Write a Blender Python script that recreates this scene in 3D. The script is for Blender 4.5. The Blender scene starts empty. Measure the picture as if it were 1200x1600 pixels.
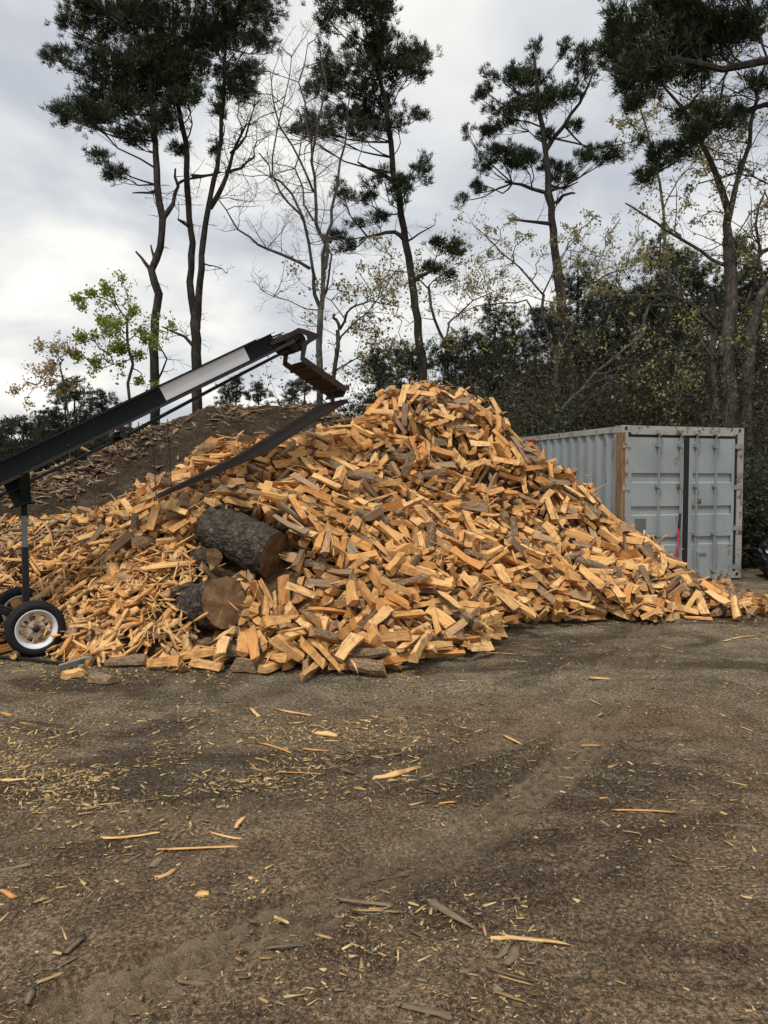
import bpy, math, random
import numpy as np
from mathutils import Vector, Euler, Quaternion, Matrix
R=math.radians
# ---- camera, sky, sun, exposure ---------------------------------------
sc=bpy.context.scene
EYE=1.72; PITCH=R(2.6); FPX=1150.0
cam_d=bpy.data.cameras.new('camera'); cam=bpy.data.objects.new('camera',cam_d); sc.collection.objects.link(cam)
cam_d.sensor_fit='VERTICAL'; cam_d.sensor_height=36; cam_d.sensor_width=27; cam_d.lens=36*FPX/1600
cam_d.clip_end=2000; cam.location=(0,0,EYE); cam.rotation_euler=(R(90)-PITCH,0,0); sc.camera=cam
SUN_EL=R(58); SUN_AZ=R(205)      # azimuth clockwise from +Y: high, behind the camera, a little to the left
w=bpy.data.worlds.new('World'); sc.world=w; w.use_nodes=True
nt=w.node_tree; nt.nodes.clear()
def nn(nt,t,**k):
    n=nt.nodes.new(t)
    for a,b in k.items():
        if a.startswith('i_'): n.inputs[a[2:].replace('_',' ')].default_value=b
        else: setattr(n,a,b)
    return n
def ramp(nt,stops,inp=None,interp='LINEAR'):
    n=nt.nodes.new('ShaderNodeValToRGB'); cr=n.color_ramp; cr.interpolation=interp
    while len(cr.elements)<len(stops): cr.elements.new(.5)
    for e,(p,c) in zip(cr.elements,stops):
        e.position=p; e.color=(c,c,c,1) if isinstance(c,(int,float)) else (*c,1)
    if inp is not None: nt.links.new(inp,n.inputs[0])
    return n
sky=nn(nt,'ShaderNodeTexSky',sky_type='NISHITA',sun_disc=False,sun_elevation=SUN_EL,sun_rotation=SUN_AZ,air_density=1.5,dust_density=3)
tc=nn(nt,'ShaderNodeTexCoord'); sep=nn(nt,'ShaderNodeSeparateXYZ'); nt.links.new(tc.outputs['Generated'],sep.inputs[0])
zc=nn(nt,'ShaderNodeMath',operation='MAXIMUM'); zc.inputs[1].default_value=0.0; nt.links.new(sep.outputs[2],zc.inputs[0])
za=nn(nt,'ShaderNodeMath',operation='ADD'); za.inputs[1].default_value=.22; nt.links.new(zc.outputs[0],za.inputs[0])
dx=nn(nt,'ShaderNodeMath',operation='DIVIDE'); nt.links.new(sep.outputs[0],dx.inputs[0]); nt.links.new(za.outputs[0],dx.inputs[1])
dy=nn(nt,'ShaderNodeMath',operation='DIVIDE'); nt.links.new(sep.outputs[1],dy.inputs[0]); nt.links.new(za.outputs[0],dy.inputs[1])
cb=nn(nt,'ShaderNodeCombineXYZ'); nt.links.new(dx.outputs[0],cb.inputs[0]); nt.links.new(dy.outputs[0],cb.inputs[1])
n1=nn(nt,'ShaderNodeTexNoise'); n1.inputs['Scale'].default_value=1.3; n1.inputs['Detail'].default_value=5; n1.inputs['Roughness'].default_value=.5; n1.inputs['Distortion'].default_value=.35
nt.links.new(cb.outputs[0],n1.inputs[0])
cr=ramp(nt,[(.32,(.35,.375,.425)),(.42,(.45,.47,.51)),(.49,(.57,.585,.60)),(.56,(.71,.70,.68)),(.66,(.90,.87,.81))],n1.outputs[0])
b1=nn(nt,'ShaderNodeBackground'); b1.inputs[1].default_value=.1; nt.links.new(sky.outputs[0],b1.inputs[0])
b2=nn(nt,'ShaderNodeBackground'); b2.inputs[1].default_value=1.0; nt.links.new(cr.outputs[0],b2.inputs[0])
mx=nn(nt,'ShaderNodeMixShader'); mx.inputs[0].default_value=.93
nt.links.new(b1.outputs[0],mx.inputs[1]); nt.links.new(b2.outputs[0],mx.inputs[2])
wo=nn(nt,'ShaderNodeOutputWorld'); nt.links.new(mx.outputs[0],wo.inputs[0])
sl=bpy.data.lights.new('sun','SUN'); sl.energy=2.0; sl.angle=R(12); sl.color=(1,.96,.88)
so=bpy.data.objects.new('sun',sl); sc.collection.objects.link(so)
sd=Vector((math.sin(SUN_AZ)*math.cos(SUN_EL),math.cos(SUN_AZ)*math.cos(SUN_EL),math.sin(SUN_EL)))
so.rotation_euler=sd.to_track_quat('Z','Y').to_euler(); so.location=(0,-5,30)
sc.view_settings.view_transform='Standard'; sc.view_settings.look='None'; sc.view_settings.gamma=1; sc.view_settings.use_curve_mapping=False
sc.view_settings.exposure=0.42
# ---- helpers ------------------------------------------------------------
def at(x,y,Y):
    """pixel of the 1200x1600 survey -> world point at depth Y"""
    a=(x-600)/FPX; b=(800-y)/FPX; c,s=math.cos(PITCH),math.sin(PITCH)
    d=(a,c+b*s,b*c-s); k=Y/d[1]
    return Vector((d[0]*k,Y,EYE+d[2]*k))
def px(p):
    c,s=math.cos(PITCH),math.sin(PITCH); x,y,z=p[0],p[1],p[2]-EYE
    f=y*c-z*s; u=y*s+z*c
    return 600+FPX*x/f, 800-FPX*u/f
class MB:
    def __init__(s): s.v=[];s.f=[];s.m=[]
    def add(s,V,F,m=0):
        o=len(s.v); s.v+= [tuple(p) for p in V]; s.f+=[tuple(i+o for i in f) for f in F]; s.m+=[m]*len(F)
    def box(s,c,h,rot=None,m=0,bev=0):
        """centre c, half sizes h, optional rotation matrix"""
        V=[]
        for z in(-1,1):
            for x,y in((-1,-1),(1,-1),(1,1),(-1,1)):
                p=Vector((x*h[0],y*h[1],z*h[2])); p=rot@p if rot is not None else p
                V.append(p+Vector(c))
        s.add(V,[(0,3,2,1),(4,5,6,7),(0,1,5,4),(1,2,6,5),(2,3,7,6),(3,0,4,7)],m)
    def bar(s,a,b,w,h,up=Vector((0,0,1)),m=0):
        a=Vector(a);b=Vector(b);d=(b-a).normalized(); sd=d.cross(up).normalized(); u=sd.cross(d)
        V=[p+sd*(i*w/2)+u*(j*h/2) for p in(a,b) for i,j in((-1,-1),(1,-1),(1,1),(-1,1))]
        s.add(V,[(0,1,2,3),(7,6,5,4),(0,4,5,1),(1,5,6,2),(2,6,7,3),(3,7,4,0)],m)
    def tube(s,P,Rd,n=8,m=0,cap=True):
        P=[Vector(p) for p in P]
        if not hasattr(Rd,'__len__'): Rd=[Rd]*len(P)
        pu=None; V=[]
        for i,p in enumerate(P):
            d=(P[min(i+1,len(P)-1)]-P[max(i-1,0)])
            if d.length<1e-9: d=Vector((0,0,1))
            d.normalize()
            if pu is None: pu=d.orthogonal().normalized()
            u=pu-d*pu.dot(d)
            u=u.normalized() if u.length>1e-6 else d.orthogonal().normalized()
            pu=u; q=d.cross(u)
            for k in range(n):
                a=2*math.pi*k/n; V.append(p+(u*math.cos(a)+q*math.sin(a))*Rd[i])
        F=[(i*n+k,i*n+(k+1)%n,(i+1)*n+(k+1)%n,(i+1)*n+k) for i in range(len(P)-1) for k in range(n)]
        if cap: F+= [tuple(reversed(range(n))),tuple((len(P)-1)*n+k for k in range(n))]
        s.add(V,F,m)
    def prism(s,poly,a,b,m=0):
        """polygon in the plane given by 3-D points, extruded by vector b-a"""
        n=len(poly); d=Vector(b)-Vector(a); V=[Vector(p) for p in poly]+[Vector(p)+d for p in poly]
        s.add(V,[tuple(reversed(range(n))),tuple(range(n,2*n))]+[(i,(i+1)%n,n+(i+1)%n,n+i) for i in range(n)],m)
    def lathe(s,prof,c,ax,n=32,m=0,close=False):
        """profile of (radius, offset along axis)"""
        c=Vector(c);ax=Vector(ax).normalized();u=ax.orthogonal().normalized();q=ax.cross(u);V=[]
        for k in range(n):
            a=2*math.pi*k/n; e=u*math.cos(a)+q*math.sin(a)
            for r,o in prof: V.append(c+e*r+ax*o)
        L=len(prof); F=[]
        for k in range(n):
            k2=(k+1)%n
            for i in range(L if close else L-1):
                j=(i+1)%L; F.append((k*L+i,k2*L+i,k2*L+j,k*L+j))
        s.add(V,F,m)
    def build(s,name,mats,parent=None,smooth=False,loc=None):
        me=bpy.data.meshes.new(name); V=s.v
        if loc is not None: V=[(v[0]-loc[0],v[1]-loc[1],v[2]-loc[2]) for v in V]
        me.from_pydata(V,[],s.f); me.update()
        if not isinstance(mats,(list,tuple)): mats=[mats]
        for q in mats: me.materials.append(q)
        if len(mats)>1: me.polygons.foreach_set('material_index',s.m)
        if smooth: me.polygons.foreach_set('use_smooth',[True]*len(me.polygons))
        o=bpy.data.objects.new(name,me); sc.collection.objects.link(o)
        if parent is not None: o.parent=parent
        if loc is not None and parent is None: o.location=loc
        return o
def tag(o,label=None,cat=None,group=None,kind=None):
    if label: o['label']=label
    if cat: o['category']=cat
    if group: o['group']=group
    if kind: o['kind']=kind
    return o
def thing(name,label,cat,loc=(0,0,0),group=None):
    o=bpy.data.objects.new(name,None); sc.collection.objects.link(o); o.location=loc; o.empty_display_size=.2
    return tag(o,label,cat,group)
def npmesh(name,V,F4,mats,attrs=None,parent=None,mi=None,smooth=False):
    """fast mesh from numpy verts and an (n,3|4) face array"""
    me=bpy.data.meshes.new(name); V=np.asarray(V,np.float32); F4=np.asarray(F4,np.int32)
    n,k=F4.shape; me.vertices.add(len(V)); me.vertices.foreach_set('co',V.ravel())
    me.loops.add(n*k); me.loops.foreach_set('vertex_index',F4.ravel())
    me.polygons.add(n); me.polygons.foreach_set('loop_start',np.arange(n,dtype=np.int32)*k); me.polygons.foreach_set('loop_total',np.full(n,k,np.int32))
    if not isinstance(mats,(list,tuple)): mats=[mats]
    for q in mats: me.materials.append(q)
    if mi is not None: me.polygons.foreach_set('material_index',np.asarray(mi,np.int32))
    if smooth: me.polygons.foreach_set('use_smooth',np.ones(n,bool))
    me.update(calc_edges=True)
    for an,(dt,ar) in (attrs or {}).items():
        at_=me.attributes.new(an,dt,'POINT'); at_.data.foreach_set('vector' if dt=='FLOAT_VECTOR' else 'value',np.asarray(ar,np.float32).ravel())
    o=bpy.data.objects.new(name,me); sc.collection.objects.link(o)
    if parent is not None: o.parent=parent
    return o
def vnoise(x,y,seed=0):
    xi=np.floor(x).astype(np.int64); yi=np.floor(y).astype(np.int64); fx=x-xi; fy=y-yi
    fx=fx*fx*(3-2*fx); fy=fy*fy*(3-2*fy)
    def h(a,b):
        n=(a*374761393+b*668265263+seed*1274126177)&0x7fffffff
        n=((n^(n>>13))*1274126177)&0x7fffffff; n=n^(n>>16)
        return (n&0xffff)/65535.0
    return (h(xi,yi)*(1-fx)+h(xi+1,yi)*fx)*(1-fy)+(h(xi,yi+1)*(1-fx)+h(xi+1,yi+1)*fx)*fy
def fbm(x,y,o=4,seed=0):
    s=0;a=.5
    for i in range(o): s=s+a*(vnoise(x*2**i,y*2**i,seed+i)-.5); a*=.5
    return s
# ---- materials ----------------------------------------------------------
def mat(name,rough=.8,spec=.3,metal=0):
    m=bpy.data.materials.new(name); m.use_nodes=True; t=m.node_tree; b=t.nodes['Principled BSDF']
    b.inputs['Roughness'].default_value=rough; b.inputs['Specular IOR Level'].default_value=spec; b.inputs['Metallic'].default_value=metal
    return m,t,b
def tex(t,scale,detail=4,rough=.55,vec=None,kind='ShaderNodeTexNoise',dist=0):
    n=t.nodes.new(kind); n.inputs['Scale'].default_value=scale
    if kind=='ShaderNodeTexNoise': n.inputs['Detail'].default_value=detail; n.inputs['Roughness'].default_value=rough; n.inputs['Distortion'].default_value=dist
    if vec is not None: t.links.new(vec,n.inputs['Vector'])
    return n
def obj_vec(t,scale=(1,1,1),kind='Object'):
    c=t.nodes.new('ShaderNodeTexCoord'); m=t.nodes.new('ShaderNodeMapping'); m.inputs['Scale'].default_value=scale
    t.links.new(c.outputs[kind],m.inputs[0]); return m.outputs[0]
def mixc(t,f,a,b,mode='MIX'):
    n=t.nodes.new('ShaderNodeMix'); n.data_type='RGBA'; n.blend_type=mode
    for i,q in((0,f),(6,a),(7,b)):
        if isinstance(q,(int,float)): n.inputs[i].default_value=q
        elif isinstance(q,tuple): n.inputs[i].default_value=(*q,1)
        else: t.links.new(q,n.inputs[i])
    return n.outputs[2]
def bump(t,b,h,s=.5,d=.01):
    n=t.nodes.new('ShaderNodeBump'); n.inputs['Strength'].default_value=s; n.inputs['Distance'].default_value=d
    t.links.new(h,n.inputs['Height']); t.links.new(n.outputs[0],b.inputs['Normal']); return n
def mathn(t,op,a,b=None):
    n=t.nodes.new('ShaderNodeMath'); n.operation=op
    for i,q in((0,a),(1,b)):
        if q is None: continue
        if isinstance(q,(int,float)): n.inputs[i].default_value=q
        else: t.links.new(q,n.inputs[i])
    return n.outputs[0]
def worldpos(t):
    g=t.nodes.new('ShaderNodeNewGeometry'); return g.outputs['Position']
def attr(t,name):
    a=t.nodes.new('ShaderNodeAttribute'); a.attribute_name=name; return a
def wood_mat(name,ramps,endc):
    """split wood: grain along the log's own x axis from attribute lc; tone from attribute rnd; face kind from attribute knd (0 long, 1 end)"""
    m,t,b=mat(name,.75,.25)
    lc=attr(t,'lc'); rn=attr(t,'rnd'); kd=attr(t,'knd')
    off=t.nodes.new('ShaderNodeVectorMath'); off.operation='SCALE'; off.inputs[0].default_value=(31.7,17.3,53.9); t.links.new(rn.outputs['Fac'],off.inputs['Scale'])
    ad=t.nodes.new('ShaderNodeVectorMath'); t.links.new(lc.outputs['Vector'],ad.inputs[0]); t.links.new(off.outputs[0],ad.inputs[1])
    mp=t.nodes.new('ShaderNodeMapping'); mp.inputs['Scale'].default_value=(4,55,55); t.links.new(ad.outputs[0],mp.inputs[0])
    g=tex(t,1.0,4,.65,mp.outputs[0],dist=.6)
    g2=tex(t,7.0,3,.6,ad.outputs[0])
    base=ramp(t,ramps,rn.outputs['Fac'])
    gr=ramp(t,[(.28,.42),(.44,.88),(.58,1.02),(.72,1.22)],g.outputs[0])
    c=mixc(t,1.0,base.outputs[0],gr.outputs[0],'MULTIPLY')
    st=ramp(t,[(.53,0),(.68,.85)],g2.outputs[0])
    c=mixc(t,st.outputs[0],c,tuple(q*.8 for q in endc),'MIX')
    # end grain a bit browner, with rings
    er=ramp(t,[(.35,.78),(.6,1.0)],tex(t,60,3,.6,ad.outputs[0]).outputs[0])
    ec=mixc(t,1.0,mixc(t,.45,base.outputs[0],endc),er.outputs[0],'MULTIPLY')
    c=mixc(t,kd.outputs['Fac'],c,ec)
    t.links.new(c,b.inputs['Base Color'])
    bump(t,b,g.outputs[0],.9,.012)
    return m
M={}
O1=(.69,.37,.13);O2=(.80,.50,.215);O3=(.62,.285,.085);O4=(.46,.29,.15);O5=(.28,.195,.125)
M['wood']=wood_mat('split wood',[(0,O1),(.14,O2),(.28,O1),(.42,O3),(.54,O2),(.66,O1),(.76,O3),(.84,O4),(.93,O5),(1,O5)],(.40,.21,.085))
M['kind']=wood_mat('splintered wood',[(0,O1),(.2,O2),(.4,O1),(.55,O3),(.75,O2),(.88,O4),(1,O5)],(.40,.21,.085))
M['scrap']=wood_mat('weathered scrap wood',[(0,(.30,.21,.13)),(.3,(.20,.13,.08)),(.5,(.40,.27,.15)),(.7,(.14,.09,.06)),(1,(.36,.28,.2))],(.12,.08,.05))
def bark_mat(name,c1,c2,c3,sc=1.0,ax=(1,1,1),bs=.9,bd=.02,coord='Object'):
    m,t,b=mat(name,.9,.15)
    v=obj_vec(t,ax,'Object')
    if coord=='lc':
        q_=t.nodes.new('ShaderNodeMapping'); q_.inputs['Scale'].default_value=(1,2,2); t.links.new(attr(t,'lc').outputs['Vector'],q_.inputs[0]); v=q_.outputs[0]
    dn=tex(t,5*sc,4,.6,v); av=t.nodes.new('ShaderNodeVectorMath'); av.operation='MULTIPLY_ADD'; t.links.new(dn.outputs['Color'],av.inputs[0]); av.inputs[1].default_value=(.16/sc,)*3; t.links.new(v,av.inputs[2]); v=av.outputs[0]
    n=tex(t,6*sc,6,.7,v); vo=tex(t,9*sc,vec=v,kind='ShaderNodeTexVoronoi'); vo.feature='DISTANCE_TO_EDGE'
    h=mathn(t,'ADD',mathn(t,'MINIMUM',vo.outputs[0],.25),mathn(t,'MULTIPLY',n.outputs[0],.6))
    r=ramp(t,[(.25,c1),(.5,c2),(.72,c3)],n.outputs[0])
    cr=ramp(t,[(.0,.45),(.10,1)],vo.outputs[0])
    t.links.new(mixc(t,1.0,r.outputs[0],cr.outputs[0],'MULTIPLY'),b.inputs['Base Color'])
    bump(t,b,h,bs,bd); return m
M['logbark']=bark_mat('split log bark',(.09,.06,.035),(.22,.15,.09),(.36,.27,.18),2.5,coord='lc',bd=.01)
M['bigbark']=bark_mat('plated pine bark',(.022,.018,.015),(.075,.060,.047),(.17,.145,.118),1.6,(1,1,1),1.0,.05)
M['pbark']=bark_mat('pine trunk bark',(.016,.014,.012),(.040,.034,.029),(.085,.075,.064),1.0,(1,1,.35))
M['obark']=bark_mat('oak trunk bark',(.03,.026,.022),(.08,.07,.056),(.15,.14,.115),1.0,(1,1,.3))
M['gbark']=bark_mat('pale lichened bark',(.028,.024,.020),(.075,.067,.056),(.17,.165,.14),1.2,(1,1,.4))
def leafmat(name,cs,tr=.0):
    m,t,b=mat(name,.6,.3)
    r=ramp(t,[(i/(len(cs)-1),c) for i,c in enumerate(cs)],attr(t,'rnd').outputs['Fac']); t.links.new(r.outputs[0],b.inputs['Base Color'])
    if tr:
        ts=t.nodes.new('ShaderNodeBsdfTranslucent'); t.links.new(r.outputs[0],ts.inputs[0]); ms=t.nodes.new('ShaderNodeMixShader'); ms.inputs[0].default_value=tr
        t.links.new(b.outputs[0],ms.inputs[1]); t.links.new(ts.outputs[0],ms.inputs[2]); t.links.new(ms.outputs[0],t.nodes['Material Output'].inputs[0])
    return m
M['needle']=leafmat('pine needles',[(.016,.025,.009),(.030,.043,.014),(.05,.066,.022)],.06)
M['needlefar']=leafmat('far pine needles',[(.013,.020,.010),(.022,.032,.014),(.036,.046,.020)],.1)
M['leafyel']=leafmat('young yellow leaves',[(.24,.21,.065),(.34,.31,.12),(.20,.16,.06)],.35)
M['leafgreen']=leafmat('fresh green leaves',[(.20,.26,.035),(.32,.37,.07),(.15,.18,.04)],.4)
M['leafred']=leafmat('reddish young leaves',[(.34,.2,.09),(.42,.34,.14),(.26,.16,.09)],.45)
M['leafolive']=leafmat('olive leaves',[(.045,.040,.016),(.085,.072,.03),(.03,.03,.013)],.15)
M['chip']=wood_mat('trodden wood chips',[(0,(.55,.38,.17)),(.3,(.62,.47,.22)),(.6,(.48,.30,.12)),(.85,(.38,.25,.12)),(.9,(.16,.115,.07)),(1,(.23,.19,.13))],(.20,.13,.07))
m,t,b=mat('pebbles',.8,.3); r_=ramp(t,[(0,(.09,.075,.058)),(.55,(.18,.155,.12)),(.9,(.26,.24,.20)),(.985,(.34,.32,.28)),(1,(.55,.53,.49))],attr(t,'rnd').outputs['Fac']); t.links.new(r_.outputs[0],b.inputs['Base Color']); M['stone']=m
M['leafdark']=leafmat('dark evergreen leaves',[(.022,.030,.012),(.040,.050,.018),(.016,.022,.010)],.1)
# ---- heap shape -------------------------------------------------------
RIDGE=np.array([(-6.4,10.2,1.25),(-5.0,10.0,1.1),(-3.9,9.4,1.15),(-2.9,9.9,1.75),(-2.2,10.2,2.15),(-1.0,10.6,2.35),(-0.3,11.0,2.8),(0.25,11.3,3.25),(0.95,11.5,3.3),(1.6,11.4,2.9),(2.7,11.1,2.0),(3.8,10.8,1.0),(4.8,10.4,0.35)])
FOOT=np.array([(-7.5,8.2),(-5,7.95),(-3.9,7.6),(-3.1,6.95),(-2.6,6.75),(-1.6,6.85),(-0.4,6.7),(0.35,6.95),(0.75,7.4),(1.0,8.2),(1.35,9.15),(2.0,9.75),(3,9.8),(4.3,9.4),(5.5,9.5),(5.5,10.4),(4.6,11.4),(3.9,12.0),(3.2,13.6),(1.5,15.0),(-1,14.3),(-4,13.2),(-8,13)])
def segd(px,py,ax,ay,bx,by):
    dx,dy=bx-ax,by-ay
    t=np.clip(((px-ax)*dx+(py-ay)*dy)/(dx*dx+dy*dy),0,1)
    return np.hypot(px-ax-t*dx,py-ay-t*dy),t
def heap_h(px,py):
    px=np.atleast_1d(np.asarray(px,float)); py=np.atleast_1d(np.asarray(py,float))
    wsum=np.zeros_like(px); zs=np.zeros_like(px); dr=np.full_like(px,1e9)
    for i in range(len(RIDGE)-1):
        a,b=RIDGE[i],RIDGE[i+1]
        d,t=segd(px,py,a[0],a[1],b[0],b[1])
        w=1/(d+.05)**3; wsum+=w; zs+=w*(a[2]+(b[2]-a[2])*t); dr=np.minimum(dr,d)
    zr=zs/wsum
    df=np.full_like(px,1e9); inside=np.zeros(px.shape,bool); n=len(FOOT)
    for i in range(n):
        a,b=FOOT[i],FOOT[(i+1)%n]
        d,t=segd(px,py,a[0],a[1],b[0],b[1]); df=np.minimum(df,d)
        c=((a[1]>py)!=(b[1]>py))
        xi=(b[0]-a[0])*(py-a[1])/((b[1]-a[1])if b[1]!=a[1] else 1e-9)+a[0]
        inside^=(c&(px<xi))
    f=df/(df+dr+1e-6)
    h=zr*(1-(1-f)**1.22)
    return np.where(inside,h,-df*.5)
# ---- split log shapes --------------------------------------------------
def log_variant(k):
    """returns verts (n,3), faces, kinds(0 split face,1 end,2 bark); long axis = x, length 1 segment list"""
    r=random.Random(100+k)
    typ=['wedge','wedge','half','slab','tri','round','flat','wedge','slab','tri','half','wedge','tri','slab','flat','wedge'][k]
    L=r.uniform(.30,.41)
    if typ=='wedge':
        R=r.uniform(.11,.15); ang=r.uniform(.9,1.5); n=4
        pts=[(0,0)]+[(R*math.cos(ang*i/n),R*math.sin(ang*i/n)) for i in range(n+1)]
        kk=[0]+[2 if k in(0,7) else 0]*n+[0]
    elif typ=='half':
        R=r.uniform(.07,.09); n=5
        pts=[(R*math.cos(math.pi*i/n),R*1.05*math.sin(math.pi*i/n)) for i in range(n+1)]
        kk=[2]*n+[0]
    elif typ=='round':
        R=r.uniform(.045,.06); n=8
        pts=[(R*math.cos(2*math.pi*i/n),R*math.sin(2*math.pi*i/n)) for i in range(n)]; kk=[2]*n
    elif typ=='slab':
        w,h=r.uniform(.10,.14),r.uniform(.055,.08)
        pts=[(0,0),(w,r.uniform(-.015,.015)),(w+r.uniform(-.02,.02),h),(w*.5,h*r.uniform(1,1.2)),(r.uniform(-.02,.02),h*r.uniform(.8,1))]
        kk=[0,0,0,0,0] if k!=8 else [0,0,2,2,0]
    elif typ=='tri':
        w,h=r.uniform(.09,.13),r.uniform(.08,.11)
        pts=[(0,0),(w,r.uniform(0,.02)),(w*.85,h*.35),(w*r.uniform(.3,.7),h)]; kk=[0]*4
    else:
        w,h=r.uniform(.09,.12),r.uniform(.028,.038)
        pts=[(0,0),(w,0),(w*.96,h*.7),(w*.4,h),(0,h*.8)]; kk=[0]*5
    c=np.mean(pts,axis=0); P=[(p[0]-c[0],p[1]-c[1]) for p in pts]
    n=len(P); S=5; V=[];F=[];K=[]
    bend=r.uniform(-.012,.012); tw=r.uniform(-.12,.12); tp=r.uniform(.68,1.0)
    if typ=='round': tw=0
    for s in range(S):
        u=s/(S-1); x=(u-.5)*L; sc=(1+(tp-1)*u)
        a=tw*(u-.5); dy=bend*(1-(2*u-1)**2)
        for i,(y,z) in enumerate(P):
            jy,jz=r.uniform(-.007,.007),r.uniform(-.007,.007)
            yy=(y*math.cos(a)-z*math.sin(a))*sc+jy+dy; zz=(y*math.sin(a)+z*math.cos(a))*sc+jz
            xx=x+(r.uniform(-.014,.014) if s in(0,S-1) else 0)
            V.append((xx,yy,zz))
    for s in range(S-1):
        for i in range(n):
            j=(i+1)%n
            F.append((s*n+i,(s+1)*n+i,(s+1)*n+j,s*n+j)); K.append(kk[i])
    F.append(tuple(range(n))); K.append(1)
    F.append(tuple((S-1)*n+i for i in reversed(range(n)))); K.append(1)
    V=np.array(V)*np.array([1,.80,.80]); V-=V.mean(0)
    return V,F,K
NVAR=16
# big log sections: (A end, B end (visible), radius)
BIG=[((-1.96,8.36,1.19),(-1.20,7.98,0.89),.265),((-2.15,8.25,.82),(-1.82,7.85,.88),.10),((-1.94,7.62,.36),(-1.57,7.19,.49),.25)]
CORNER=(3.86,12.0); WA=math.radians(16.8)
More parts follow.
